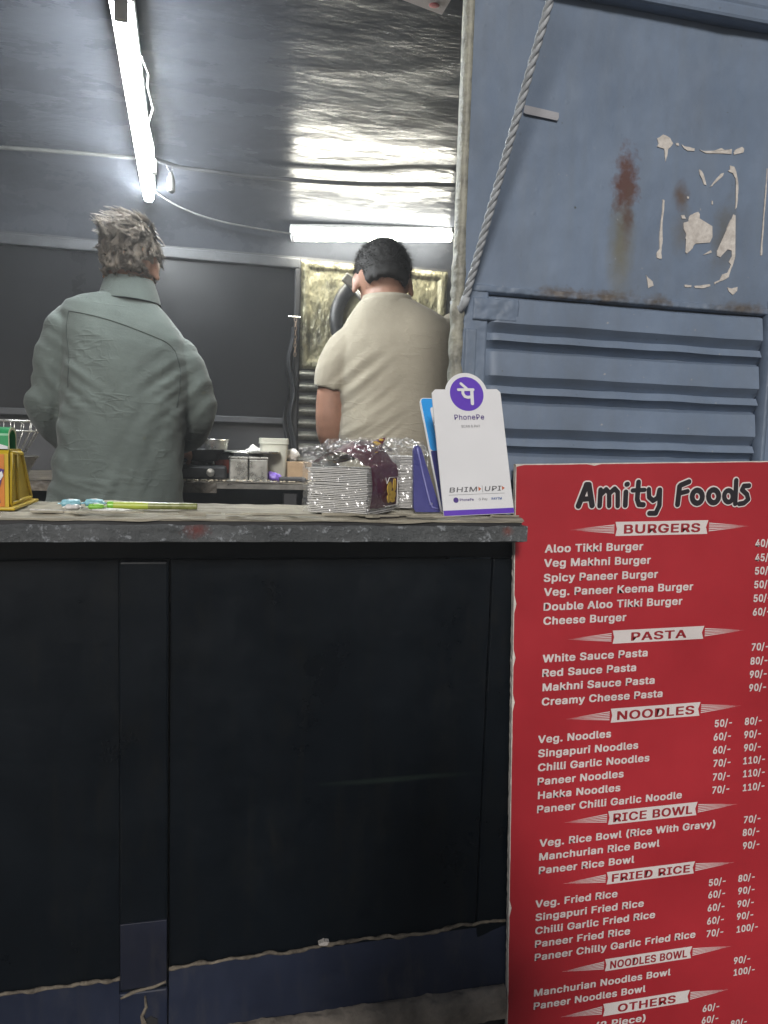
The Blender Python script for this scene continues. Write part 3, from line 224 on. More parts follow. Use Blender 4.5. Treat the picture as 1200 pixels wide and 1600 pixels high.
    'W': (686, ((155,0),(16,509),(82,509),(163,196),(167,179),(172,162),(175,145),(179,128),(183,111),(187,94),(190,76),(194,58),(197,40),(189,40),(193,58),(196,76),(200,94),(203,111),(207,128),(211,145),(215,162),(220,179),(224,196),(306,509),(380,509),(462,196),(466,179),(470,162),(474,145),(478,128),(482,111),(486,94),(490,76),(494,58),(497,40),(488,40),(492,58),(495,76),(499,94),(503,111),(506,128),(510,145),(515,162),(519,179),(523,196),(603,509),(670,509),(530,0),(455,0),(368,323),(362,345),(357,368),(351,391),(346,417),(341,445),(336,475),(350,475),(345,446),(340,420),(335,395),(330,371),(324,347),(318,323),(230,0)), [(0,2,1),(0,3,2),(22,55,23),(55,24,23),(55,56,24),(56,25,24),(44,46,45),(44,47,46),(22,54,55),(57,25,56),(58,53,57),(53,25,57),(22,58,54),(58,53,54),(22,59,58),(52,25,53),(22,60,59),(51,25,52),(22,61,60),(50,25,51),(22,62,61),(49,25,50),(22,63,62),(48,25,49),(0,4,3),(21,63,22),(48,26,25),(43,47,44),(0,5,4),(20,63,21),(48,27,26),(42,47,43),(0,6,5),(19,63,20),(48,28,27),(41,47,42),(0,7,6),(18,63,19),(48,29,28),(40,47,41),(0,8,7),(17,63,18),(48,30,29),(39,47,40),(0,9,8),(16,63,17),(48,31,30),(38,47,39),(0,10,9),(15,63,16),(48,32,31),(37,47,38),(0,14,10),(14,11,10),(48,36,32),(36,33,32),(14,11,15),(11,63,15),(36,33,37),(33,47,37),(12,63,11),(34,47,33),(0,13,14),(48,35,36),(0,12,13),(0,63,12),(48,34,35),(48,47,34)]),
    'Y': (472, ((203,0),(203,208),(16,509),(91,509),(192,344),(203,327),(213,309),(222,292),(231,274),(240,254),(250,230),(224,230),(233,254),(242,275),(251,293),(260,310),(270,327),(280,344),(381,509),(455,509),(268,208),(268,0)), [(1,3,2),(1,4,3),(17,19,18),(17,20,19),(1,5,4),(16,20,17),(15,20,16),(1,6,5),(14,20,15),(1,7,6),(13,20,14),(1,8,7),(12,9,13),(9,20,13),(1,12,8),(12,9,8),(1,11,12),(10,20,9),(1,10,11),(1,20,10),(0,20,1),(0,21,20)]),
    'a': (389, ((160,-9),(137,-7),(115,-3),(94,5),(76,15),(60,29),(48,45),(38,63),(32,84),(30,108),(32,128),(36,146),(43,161),(53,174),(64,184),(78,193),(92,200),(108,206),(125,211),(143,214),(161,217),(178,220),(200,223),(218,225),(234,227),(247,229),(257,231),(265,235),(271,240),(274,246),(276,255),(276,257),(275,272),(272,285),(267,297),(260,307),(251,315),(240,322),(227,327),(212,330),(196,331),(178,330),(163,327),(149,322),(137,316),(127,309),(118,301),(110,292),(104,283),(100,274),(41,291),(51,313),(64,331),(79,346),(95,358),(114,368),(133,375),(153,380),(173,383),(194,384),(208,384),(223,382),(239,379),(255,375),(271,369),(286,360),(300,350),(312,336),(322,320),(330,301),(335,278),(337,251),(337,0),(277,0),(277,52),(272,52),(267,43),(260,34),(252,25),(242,16),(229,8),(215,1),(199,-4),(181,-7),(170,45),(192,47),(211,51),(228,59),(242,68),(254,80),(263,93),(270,108),(274,122),(276,138),(276,190),(272,187),(267,184),(259,182),(251,180),(241,178),(231,176),(221,174),(210,173),(200,171),(191,170),(182,169),(175,168),(161,166),(147,163),(134,159),(122,153),(112,147),(103,139),(97,130),(93,118),(92,105),(93,93),(96,82),(102,72),(109,64),(119,57),(130,52),(142,48),(156,46)), [(58,60,59),(58,61,60),(57,61,58),(57,62,61),(56,62,57),(56,63,62),(55,63,56),(55,64,63),(55,65,64),(54,65,55),(54,66,65),(53,66,54),(53,67,66),(52,67,53),(52,40,67),(40,39,67),(39,68,67),(51,41,52),(41,40,52),(51,42,41),(38,68,39),(51,43,42),(37,68,38),(51,44,43),(36,68,37),(36,69,68),(51,45,44),(35,69,36),(50,45,51),(50,46,45),(34,69,35),(34,70,69),(50,47,46),(33,70,34),(50,48,47),(49,48,50),(32,70,33),(32,71,70),(31,71,32),(30,71,31),(29,71,30),(29,72,71),(28,72,29),(27,72,28),(26,94,27),(94,72,27),(25,94,26),(24,94,25),(23,94,24),(22,94,23),(21,94,22),(20,94,21),(19,94,20),(18,94,19),(17,94,18),(16,94,17),(15,94,16),(14,94,15),(14,95,94),(93,72,94),(14,96,95),(14,97,96),(13,97,14),(13,98,97),(13,99,98),(13,100,99),(13,101,100),(13,102,101),(12,102,13),(12,103,102),(12,104,103),(12,105,104),(12,106,105),(12,107,106),(12,108,107),(12,109,108),(11,109,12),(11,110,109),(11,111,110),(11,112,111),(10,112,11),(10,113,112),(92,72,93),(10,114,113),(9,114,10),(91,72,92),(9,115,114),(8,115,9),(90,72,91),(8,116,115),(89,72,90),(8,117,116),(7,117,8),(7,118,117),(88,74,89),(74,72,89),(7,119,118),(87,74,88),(7,120,119),(6,120,7),(86,75,87),(75,74,87),(6,121,120),(6,122,121),(86,76,75),(73,72,74),(85,76,86),(6,123,122),(84,76,85),(6,84,123),(6,76,84),(5,76,6),(5,77,76),(5,78,77),(4,78,5),(4,79,78),(4,80,79),(3,80,4),(3,81,80),(2,81,3),(2,82,81),(1,82,2),(1,83,82),(0,83,1)]),
    'b': (424, ((229,-8),(208,-7),(189,-3),(172,4),(159,12),(147,21),(138,31),(130,41),(123,50),(118,59),(112,59),(112,0),(53,0),(53,509),(114,509),(114,319),(118,319),(123,327),(130,336),(137,346),(147,355),(158,364),(171,373),(188,379),(207,383),(229,384),(259,382),(287,374),(313,361),(335,342),(354,320),(370,293),(381,261),(388,227),(390,189),(388,151),(381,116),(370,84),(355,57),(336,34),(313,16),(288,3),(260,-6),(220,47),(242,49),(262,55),(279,66),(294,80),(306,97),(316,117),(323,139),(327,163),(328,189),(327,215),(323,239),(316,261),(307,281),(295,298),(280,311),(262,322),(243,328),(220,330),(198,328),(178,322),(161,312),(147,299),(134,282),(125,263),(118,241),(114,216),(113,189),(114,162),(118,138),(125,115),(135,95),(147,78),(162,65),(179,55),(198,49)), [(12,14,13),(12,15,14),(24,26,25),(23,26,24),(23,27,26),(22,27,23),(22,28,27),(21,28,22),(20,28,21),(20,29,28),(19,29,20),(18,29,19),(18,61,29),(61,30,29),(17,61,18),(17,62,61),(60,30,61),(17,63,62),(59,30,60),(16,63,17),(16,64,63),(58,30,59),(58,31,30),(12,16,15),(12,68,16),(68,67,16),(67,66,16),(66,65,16),(65,64,16),(57,31,58),(56,31,57),(56,32,31),(55,32,56),(55,33,32),(54,33,55),(12,69,68),(53,33,54),(53,34,33),(12,70,69),(52,34,53),(12,71,70),(51,34,52),(51,35,34),(50,35,51),(12,72,71),(50,36,35),(49,36,50),(12,73,72),(48,36,49),(48,37,36),(12,74,73),(47,37,48),(12,10,74),(10,75,74),(47,38,37),(46,38,47),(10,76,75),(45,38,46),(10,9,76),(9,77,76),(12,11,10),(8,77,9),(45,39,38),(44,39,45),(8,78,77),(7,78,8),(43,39,44),(7,43,78),(7,39,43),(6,39,7),(6,40,39),(5,40,6),(4,40,5),(4,41,40),(3,41,4),(2,41,3),(2,42,41),(1,42,2),(1,0,42)]),
    'c': (396, ((207,-8),(174,-5),(144,3),(117,16),(93,35),(72,58),(56,85),(44,116),(37,150),(34,187),(37,225),(44,260),(56,291),(72,318),(93,341),(117,360),(144,374),(174,382),(207,384),(226,384),(243,381),(260,377),(276,371),(291,364),(305,356),(318,346),(330,335),(340,322),(349,308),(356,293),(362,277),(303,262),(300,272),(295,281),(290,289),(284,297),(278,304),(270,311),(261,316),(252,321),(242,325),(231,328),(220,329),(207,330),(184,328),(163,321),(145,310),(130,296),(118,278),(108,258),(102,236),(98,212),(96,187),(98,163),(102,139),(108,117),(118,97),(130,80),(145,66),(163,55),(184,49),(207,46),(220,47),(232,49),(243,52),(253,55),(262,60),(271,66),(279,73),(285,80),(292,89),(297,98),(301,107),(304,117),(363,102),(357,86),(350,70),(341,56),(331,43),(319,32),(306,21),(292,12),(277,5),(261,-1),(244,-5),(226,-7)), [(17,19,18),(17,20,19),(16,20,17),(16,21,20),(16,22,21),(15,22,16),(15,23,22),(15,24,23),(14,24,15),(14,25,24),(14,26,25),(13,43,14),(43,26,14),(43,42,26),(42,27,26),(13,44,43),(41,27,42),(13,45,44),(40,27,41),(39,27,40),(39,28,27),(13,46,45),(38,28,39),(12,46,13),(37,28,38),(36,28,37),(12,47,46),(36,29,28),(35,29,36),(34,29,35),(12,48,47),(34,30,29),(11,48,12),(33,30,34),(32,30,33),(11,49,48),(32,31,30),(10,49,11),(10,50,49),(10,51,50),(9,51,10),(9,52,51),(8,52,9),(8,53,52),(8,54,53),(7,54,8),(7,55,54),(7,56,55),(72,74,73),(6,56,7),(71,74,72),(71,75,74),(70,75,71),(6,57,56),(69,75,70),(69,76,75),(5,57,6),(5,58,57),(68,76,69),(67,76,68),(67,77,76),(66,77,67),(5,59,58),(65,77,66),(4,59,5),(65,78,77),(64,78,65),(4,60,59),(63,78,64),(62,78,63),(4,61,60),(61,78,62),(4,78,61),(4,79,78),(3,79,4),(3,80,79),(3,81,80),(2,81,3),(2,82,81),(2,83,82),(1,83,2),(1,84,83),(1,85,84),(0,85,1)]),
    'd': (424, ((195,-8),(165,-6),(137,3),(111,16),(89,34),(70,57),(55,84),(43,116),(36,151),(34,189),(36,227),(43,261),(55,293),(70,320),(89,342),(112,361),(137,374),(165,382),(196,384),(218,383),(237,379),(253,373),(267,364),(278,355),(287,346),(295,336),(301,327),(306,319),(311,319),(311,509),(372,509),(372,0),(313,0),(313,59),(307,59),(301,50),(295,41),(287,31),(277,21),(266,12),(252,4),(236,-3),(217,-7),(205,47),(226,49),(246,55),(263,65),(278,78),(290,95),(299,115),(306,138),(310,162),(312,189),(310,216),(306,241),(300,263),(290,282),(278,299),(263,312),(246,322),(227,328),(205,330),(182,328),(162,322),(145,311),(130,298),(118,281),(108,261),(102,239),(98,215),(96,189),(98,163),(102,139),(109,117),(118,97),(130,80),(145,66),(162,55),(182,49)), [(28,30,29),(28,31,30),(17,19,18),(17,20,19),(16,20,17),(16,21,20),(15,21,16),(15,22,21),(15,23,22),(14,23,15),(14,24,23),(14,25,24),(13,61,14),(61,25,14),(61,26,25),(13,62,61),(60,26,61),(59,26,60),(13,63,62),(59,27,26),(58,27,59),(13,64,63),(12,64,13),(58,28,27),(58,57,28),(57,56,28),(56,55,28),(55,54,28),(54,31,28),(12,65,64),(12,66,65),(11,66,12),(11,67,66),(10,67,11),(10,68,67),(53,31,54),(10,69,68),(9,69,10),(52,31,53),(9,70,69),(9,71,70),(51,31,52),(8,71,9),(8,72,71),(50,31,51),(7,72,8),(7,73,72),(49,31,50),(7,74,73),(6,74,7),(48,31,49),(6,75,74),(47,33,48),(33,31,48),(5,75,6),(5,76,75),(46,33,47),(5,77,76),(45,34,46),(34,33,46),(45,35,34),(32,31,33),(4,77,5),(4,78,77),(44,35,45),(44,36,35),(4,43,78),(43,36,44),(4,36,43),(4,37,36),(3,37,4),(3,38,37),(3,39,38),(2,39,3),(2,40,39),(2,41,40),(1,41,2),(1,42,41),(0,42,1)]),
    'e': (404, ((212,-8),(177,-5),(145,3),(117,16),(92,35),(72,58),(56,85),(44,116),(37,150),(34,187),(36,224),(44,258),(55,290),(71,317),(91,340),(115,359),(142,373),(172,382),(205,384),(226,383),(246,380),(266,374),(285,366),(303,355),(319,341),(334,324),(347,305),(357,282),(365,256),(370,227),(371,194),(371,169),(75,169),(75,221),(338,221),(310,202),(308,226),(304,248),(298,269),(288,286),(277,301),(263,314),(246,323),(227,328),(205,330),(183,328),(164,323),(146,313),(131,301),(119,286),(109,270),(102,251),(97,231),(96,211),(96,178),(98,151),(102,127),(110,106),(121,88),(135,73),(151,61),(169,53),(190,48),(212,46),(227,47),(241,49),(254,53),(265,58),(276,65),(285,73),(294,82),(300,93),(306,105),(365,91),(358,72),(348,55),(335,39),(320,26),(302,14),(283,4),(261,-3),(237,-7)), [(17,19,18),(17,20,19),(16,20,17),(16,21,20),(16,22,21),(15,22,16),(15,23,22),(14,23,15),(14,24,23),(14,25,24),(13,45,14),(45,44,14),(44,25,14),(43,25,44),(42,25,43),(13,46,45),(42,26,25),(41,26,42),(13,47,46),(12,47,13),(40,26,41),(12,48,47),(40,27,26),(39,27,40),(12,49,48),(11,49,12),(11,50,49),(38,27,39),(38,28,27),(11,51,50),(37,28,38),(10,51,11),(37,29,28),(10,52,51),(36,29,37),(10,33,52),(33,53,52),(36,34,29),(34,30,29),(35,34,36),(9,33,10),(9,32,33),(53,34,33),(53,30,34),(54,30,53),(54,31,30),(8,32,9),(55,31,54),(8,31,32),(8,55,31),(8,56,55),(7,56,8),(7,57,56),(6,57,7),(6,58,57),(71,73,72),(70,73,71),(70,74,73),(6,59,58),(5,59,6),(69,74,70),(5,60,59),(68,74,69),(68,75,74),(67,75,68),(5,61,60),(66,75,67),(4,61,5),(66,76,75),(4,62,61),(65,76,66),(64,76,65),(4,63,62),(63,76,64),(4,76,63),(4,77,76),(3,77,4),(3,78,77),(2,78,3),(2,79,78),(2,80,79),(1,80,2),(1,81,80),(0,81,1)]),
    'g': (425, ((207,-151),(180,-149),(156,-146),(134,-140),(114,-132),(97,-122),(82,-110),(70,-97),(59,-84),(51,-69),(101,-41),(107,-49),(114,-57),(122,-66),(131,-74),(142,-82),(154,-88),(169,-93),(187,-96),(207,-97),(236,-95),(261,-87),(282,-75),(298,-58),(308,-34),(311,-6),(311,68),(306,68),(301,60),(294,51),(287,41),(277,32),(266,23),(252,16),(236,10),(217,6),(195,5),(165,7),(138,14),(113,27),(90,43),(71,65),(55,90),(43,120),(36,154),(34,191),(36,229),(43,263),(55,293),(71,320),(90,342),(112,361),(138,374),(166,382),(196,384),(218,383),(237,379),(253,373),(267,365),(279,356),(288,346),(296,336),(302,327),(308,319),(313,319),(313,379),(372,379),(372,-9),(370,-40),(363,-67),(350,-90),(334,-109),(314,-124),(291,-136),(265,-144),(237,-149),(205,59),(227,61),(246,66),(264,75),(278,87),(290,103),(300,121),(307,142),(311,166),(312,193),(311,219),(307,242),(300,264),(291,283),(279,299),(264,312),(247,322),(227,328),(205,330),(182,328),(163,322),(145,312),(130,298),(118,282),(109,262),(102,241),(98,218),(96,193),(98,167),(102,144),(109,123),(118,104),(131,88),(145,76),(163,66),(183,61)), [(53,55,54),(53,56,55),(52,56,53),(64,66,65),(64,67,66),(52,57,56),(51,57,52),(51,58,57),(51,59,58),(50,59,51),(50,60,59),(50,61,60),(49,94,50),(94,61,50),(94,62,61),(49,95,94),(93,62,94),(92,62,93),(49,96,95),(92,63,62),(91,63,92),(49,97,96),(48,97,49),(91,64,63),(91,90,64),(90,89,64),(89,88,64),(88,87,64),(87,67,64),(48,98,97),(48,99,98),(47,99,48),(47,100,99),(46,100,47),(46,101,100),(86,67,87),(46,102,101),(45,102,46),(85,67,86),(45,103,102),(45,104,103),(84,67,85),(44,104,45),(44,105,104),(83,67,84),(43,105,44),(43,106,105),(82,67,83),(43,107,106),(81,67,82),(42,107,43),(42,108,107),(80,26,81),(26,67,81),(41,108,42),(41,109,108),(79,26,80),(41,110,109),(78,27,79),(27,26,79),(78,28,27),(25,67,26),(41,111,110),(77,28,78),(40,111,41),(40,76,111),(76,28,77),(76,29,28),(40,29,76),(40,30,29),(39,30,40),(39,31,30),(39,32,31),(38,32,39),(38,33,32),(38,34,33),(37,34,38),(37,35,34),(36,35,37),(24,67,25),(24,68,67),(23,68,24),(23,69,68),(9,11,10),(9,12,11),(9,13,12),(22,69,23),(9,14,13),(22,70,69),(8,14,9),(8,15,14),(21,70,22),(8,16,15),(7,16,8),(20,70,21),(7,17,16),(20,71,70),(7,18,17),(19,71,20),(7,19,18),(7,71,19),(6,71,7),(6,72,71),(5,72,6),(4,72,5),(4,73,72),(3,73,4),(3,74,73),(2,74,3),(2,75,74),(1,75,2),(1,0,75)]),
    'h': (410, ((114,227),(114,0),(53,0),(53,509),(114,509),(114,287),(102,287),(116,319),(132,344),(152,362),(175,374),(200,382),(227,384),(252,383),(275,377),(295,369),(313,356),(328,340),(341,321),(350,298),(355,271),(357,240),(357,0),(296,0),(296,235),(293,263),(286,286),(273,304),(256,318),(235,326),(210,329),(192,328),(176,324),(161,317),(147,308),(136,297),(126,283),(119,266),(115,248)), [(2,4,3),(2,6,4),(6,5,4),(11,13,12),(11,14,13),(10,14,11),(10,15,14),(9,15,10),(9,16,15),(8,16,9),(8,17,16),(7,31,8),(31,17,8),(31,30,17),(30,18,17),(29,18,30),(7,32,31),(28,18,29),(7,33,32),(28,19,18),(6,33,7),(27,19,28),(6,34,33),(6,35,34),(26,19,27),(26,20,19),(6,36,35),(2,37,6),(37,36,6),(25,20,26),(25,21,20),(2,38,37),(24,21,25),(2,0,38),(24,22,21),(23,22,24),(2,1,0)]),
    'i': (167, ((84,443),(73,444),(63,448),(54,455),(47,463),(43,472),(41,483),(43,494),(47,504),(54,512),(63,518),(73,522),(84,524),(95,522),(105,518),(114,512),(121,504),(125,494),(126,483),(125,472),(121,463),(114,455),(105,448),(95,444),(53,0),(53,379),(114,379),(114,0)), [(24,26,25),(24,27,26),(11,13,12),(10,13,11),(10,14,13),(9,14,10),(9,15,14),(8,15,9),(8,16,15),(7,16,8),(7,17,16),(6,17,7),(6,18,17),(5,18,6),(5,19,18),(4,19,5),(4,20,19),(3,20,4),(3,21,20),(2,21,3),(2,22,21),(1,22,2),(1,23,22),(0,23,1)]),
    'k': (381, ((110,137),(110,212),(121,212),(284,379),(360,379),(184,199),(177,199),(53,0),(53,509),(114,509),(114,0),(294,0),(148,186),(191,229),(372,0)), [(7,9,8),(7,1,9),(1,10,9),(2,4,3),(2,13,4),(13,5,4),(2,12,13),(5,14,13),(7,0,1),(10,2,1),(10,12,2),(0,5,6),(0,14,5),(10,11,12),(7,14,0),(10,14,7),(11,14,10)]),
    'l': (189, ((139,-2),(112,0),(91,8),(74,20),(62,37),(55,59),(53,84),(53,509),(114,509),(114,99),(114,83),(117,71),(120,62),(126,57),(135,53),(146,52),(152,52),(157,52),(160,53),(164,53),(167,54),(170,54),(181,3),(175,1),(169,0),(162,-1),(154,-2),(147,-2)), [(6,8,7),(6,9,8),(6,10,9),(5,10,6),(5,11,10),(5,12,11),(5,13,12),(4,13,5),(4,14,13),(20,22,21),(19,22,20),(18,22,19),(4,15,14),(17,22,18),(16,22,17),(15,22,16),(4,22,15),(3,22,4),(2,22,3),(1,22,2),(1,23,22),(1,24,23),(1,25,24),(0,25,1),(0,26,25),(0,27,26)]),
    'm': (610, ((53,0),(53,379),(112,379),(112,295),(108,295),(114,314),(122,331),(132,346),(144,358),(158,368),(172,376),(187,382),(203,385),(219,386),(245,383),(268,375),(287,361),(303,342),(314,320),(321,295),(312,295),(318,312),(326,329),(337,343),(350,356),(364,366),(381,375),(398,381),(417,385),(437,386),(458,385),(478,380),(497,372),(514,361),(529,346),(541,328),(550,307),(555,283),(557,255),(557,0),(496,0),(496,254),(493,279),(485,298),(473,313),(456,323),(438,329),(419,330),(402,329),(387,326),(374,320),(363,312),(353,302),(345,290),(340,277),(336,263),(335,247),(335,0),(274,0),(274,260),(272,280),(265,297),(253,311),(238,322),(220,328),(199,330),(185,329),(171,326),(158,320),(145,312),(135,302),(126,289),(119,274),(115,257),(114,238),(114,0)), [(12,14,13),(28,30,29),(11,14,12),(27,30,28),(27,31,30),(11,15,14),(10,15,11),(26,31,27),(26,32,31),(0,2,1),(0,4,2),(4,3,2),(9,15,10),(25,32,26),(9,16,15),(25,33,32),(8,16,9),(24,33,25),(8,17,16),(24,34,33),(7,17,8),(23,34,24),(23,35,34),(6,17,7),(22,47,23),(47,35,23),(6,65,17),(65,18,17),(5,66,6),(66,65,6),(64,18,65),(22,48,47),(46,35,47),(5,67,66),(22,49,48),(21,49,22),(45,35,46),(45,36,35),(63,18,64),(5,68,67),(21,50,49),(44,36,45),(62,18,63),(5,69,68),(62,19,18),(21,51,50),(4,69,5),(43,36,44),(20,51,21),(4,70,69),(20,52,51),(61,19,62),(43,37,36),(20,53,52),(4,71,70),(42,37,43),(60,20,61),(20,19,61),(0,72,4),(72,71,4),(60,53,20),(60,54,53),(42,38,37),(59,54,60),(41,38,42),(59,55,54),(0,73,72),(59,56,55),(58,56,59),(0,74,73),(41,39,38),(40,39,41),(58,57,56),(0,75,74)]),
    'n': (410, ((114,227),(114,0),(53,0),(53,379),(112,379),(112,287),(102,287),(116,319),(132,344),(152,362),(175,374),(200,382),(227,384),(252,383),(275,377),(295,369),(313,356),(328,340),(341,321),(350,298),(355,271),(357,240),(357,0),(296,0),(296,235),(293,263),(286,286),(273,304),(256,318),(235,326),(210,329),(192,328),(176,324),(161,317),(147,308),(136,297),(126,283),(119,266),(115,248)), [(11,13,12),(11,14,13),(10,14,11),(2,4,3),(2,6,4),(6,5,4),(10,15,14),(9,15,10),(9,16,15),(8,16,9),(8,17,16),(7,31,8),(31,17,8),(31,30,17),(30,18,17),(29,18,30),(7,32,31),(28,18,29),(7,33,32),(28,19,18),(6,33,7),(27,19,28),(6,34,33),(6,35,34),(26,19,27),(26,20,19),(6,36,35),(2,37,6),(37,36,6),(25,20,26),(25,21,20),(2,38,37),(24,21,25),(2,0,38),(24,22,21),(23,22,24),(2,1,0)]),
    'o': (415, ((207,-8),(174,-5),(144,3),(117,16),(93,35),(72,58),(56,85),(44,116),(37,150),(34,187),(37,225),(44,260),(56,291),(72,318),(93,341),(117,360),(144,374),(174,382),(207,384),(241,382),(271,374),(299,360),(323,341),(343,318),(359,291),(371,260),(379,225),(381,187),(379,150),(371,116),(359,85),(343,58),(323,35),(299,16),(271,3),(241,-5),(207,46),(231,49),(252,55),(270,66),(285,80),(298,97),(307,117),(314,139),(318,163),(319,187),(318,212),(314,236),(307,258),(298,278),(285,296),(270,310),(252,321),(231,328),(207,330),(184,328),(163,321),(145,310),(130,296),(118,278),(108,258),(102,236),(98,212),(96,187),(98,163),(102,139),(108,117),(118,97),(130,80),(145,66),(163,55),(184,49)), [(17,19,18),(16,19,17),(16,20,19),(15,20,16),(15,21,20),(14,21,15),(14,22,21),(13,22,14),(13,54,22),(54,23,22),(13,55,54),(53,23,54),(13,56,55),(52,23,53),(13,57,56),(51,23,52),(12,57,13),(51,24,23),(12,58,57),(50,24,51),(12,59,58),(49,24,50),(11,59,12),(49,25,24),(11,60,59),(48,25,49),(10,60,11),(48,26,25),(10,61,60),(47,26,48),(10,62,61),(46,26,47),(46,27,26),(9,62,10),(9,63,62),(45,27,46),(8,63,9),(8,64,63),(44,27,45),(44,28,27),(8,65,64),(43,28,44),(43,29,28),(7,65,8),(7,66,65),(42,29,43),(7,67,66),(41,29,42),(6,67,7),(41,30,29),(6,68,67),(40,30,41),(5,68,6),(40,31,30),(5,69,68),(39,31,40),(5,70,69),(38,31,39),(4,70,5),(38,32,31),(4,71,70),(37,32,38),(4,36,71),(36,32,37),(4,32,36),(3,32,4),(3,33,32),(2,33,3),(2,34,33),(1,34,2),(1,35,34),(0,35,1)]),
    'p': (424, ((53,-143),(53,379),(112,379),(112,319),(118,319),(123,327),(130,336),(137,346),(147,355),(158,364),(171,373),(188,379),(207,383),(229,384),(259,382),(287,374),(313,361),(335,342),(354,320),(370,293),(381,261),(388,227),(390,189),(388,151),(381,116),(370,84),(355,57),(336,34),(313,16),(288,3),(260,-6),(229,-8),(208,-7),(189,-3),(173,4),(159,12),(147,21),(138,31),(130,41),(124,50),(118,59),(114,59),(114,-143),(220,47),(242,49),(262,55),(279,66),(294,80),(306,97),(316,117),(323,139),(327,163),(328,189),(327,215),(323,239),(316,261),(307,281),(295,298),(280,311),(262,322),(243,328),(220,330),(198,328),(178,322),(161,312),(147,299),(134,282),(125,263),(118,241),(114,216),(113,189),(114,162),(118,138),(125,115),(135,95),(147,78),(162,65),(179,55),(198,49)), [(12,14,13),(11,14,12),(11,15,14),(0,2,1),(0,3,2),(10,15,11),(10,16,15),(9,16,10),(8,16,9),(8,17,16),(7,17,8),(6,17,7),(6,61,17),(61,18,17),(5,61,6),(5,62,61),(60,18,61),(5,63,62),(59,18,60),(4,63,5),(4,64,63),(58,18,59),(58,19,18),(0,4,3),(0,68,4),(68,67,4),(67,66,4),(66,65,4),(65,64,4),(57,19,58),(56,19,57),(56,20,19),(55,20,56),(55,21,20),(54,21,55),(0,69,68),(53,21,54),(53,22,21),(0,70,69),(52,22,53),(0,71,70),(51,22,52),(51,23,22),(50,23,51),(0,72,71),(50,24,23),(49,24,50),(0,73,72),(48,24,49),(48,25,24),(0,41,73),(41,74,73),(47,25,48),(41,75,74),(47,26,25),(46,26,47),(41,76,75),(45,26,46),(41,40,76),(40,77,76),(0,42,41),(39,77,40),(45,27,26),(44,27,45),(39,78,77),(38,78,39),(43,27,44),(38,43,78),(38,27,43),(37,27,38),(37,28,27),(36,28,37),(35,28,36),(35,29,28),(34,29,35),(33,29,34),(33,30,29),(32,30,33),(32,31,30)]),
    'r': (259, ((53,0),(53,379),(112,379),(112,321),(115,321),(124,339),(137,354),(152,367),(171,377),(191,383),(213,385),(218,385),(223,385),(229,384),(235,384),(240,384),(243,384),(243,322),(241,323),(236,324),(230,324),(223,325),(215,326),(207,326),(190,324),(174,321),(159,315),(146,306),(135,296),(126,284),(119,269),(115,254),(114,237),(114,0)), [(9,11,10),(9,12,11),(9,13,12),(9,14,13),(9,15,14),(9,16,15),(9,17,16),(8,17,9),(0,2,1),(0,3,2),(7,17,8),(6,17,7),(5,19,6),(19,18,6),(18,17,6),(4,23,5),(23,22,5),(22,21,5),(21,20,5),(20,19,5),(4,24,23),(4,25,24),(0,4,3),(0,31,4),(31,30,4),(30,29,4),(29,28,4),(28,27,4),(27,26,4),(26,25,4),(0,32,31),(0,33,32)]),
    's': (365, ((182,-8),(157,-7),(133,-3),(112,3),(93,12),(76,24),(62,38),(50,54),(41,73),(36,94),(94,107),(101,87),(111,72),(124,60),(141,52),(160,47),(181,45),(206,47),(227,53),(244,62),(258,74),(265,88),(268,103),(266,115),(262,126),(254,136),(243,144),(229,150),(212,155),(149,170),(118,180),(92,192),(72,208),(58,227),(50,249),(47,274),(49,295),(55,314),(65,332),(79,347),(95,360),(115,370),(137,378),(161,383),(187,384),(212,383),(234,379),(254,372),(271,363),(286,352),(299,339),(309,324),(318,308),(324,290),(268,277),(262,291),(254,304),(243,316),(228,325),(210,331),(187,333),(166,331),(147,326),(131,317),(119,305),(111,292),(109,277),(110,264),(115,253),(124,243),(136,235),(152,229),(172,223),(229,209),(261,200),(287,187),(306,171),(320,153),(328,131),(331,107),(329,85),(323,65),(312,47),(298,31),(281,18),(260,6),(236,-2),(210,-7)), [(43,45,44),(43,46,45),(42,46,43),(42,47,46),(41,47,42),(41,48,47),(40,48,41),(40,49,48),(39,49,40),(39,50,49),(38,50,39),(38,60,50),(60,51,50),(38,61,60),(59,51,60),(37,61,38),(37,62,61),(58,51,59),(37,63,62),(57,51,58),(57,52,51),(37,64,63),(56,52,57),(36,64,37),(56,53,52),(36,65,64),(55,53,56),(35,65,36),(35,66,65),(54,53,55),(35,67,66),(34,67,35),(34,68,67),(34,69,68),(33,69,34),(33,70,69),(33,71,70),(33,72,71),(32,72,33),(32,73,72),(32,74,73),(31,74,32),(31,75,74),(30,75,31),(30,76,75),(29,76,30),(29,77,76),(28,77,29),(27,77,28),(27,78,77),(26,78,27),(25,78,26),(24,78,25),(24,79,78),(23,79,24),(22,79,23),(9,11,10),(22,80,79),(21,80,22),(8,11,9),(20,80,21),(8,12,11),(20,81,80),(19,81,20),(7,12,8),(7,13,12),(19,82,81),(18,82,19),(7,14,13),(6,14,7),(17,82,18),(6,15,14),(16,82,17),(16,83,82),(6,16,15),(6,83,16),(5,83,6),(5,84,83),(4,84,5),(4,85,84),(3,85,4),(3,86,85),(2,86,3),(2,87,86),(1,87,2),(1,0,87)]),
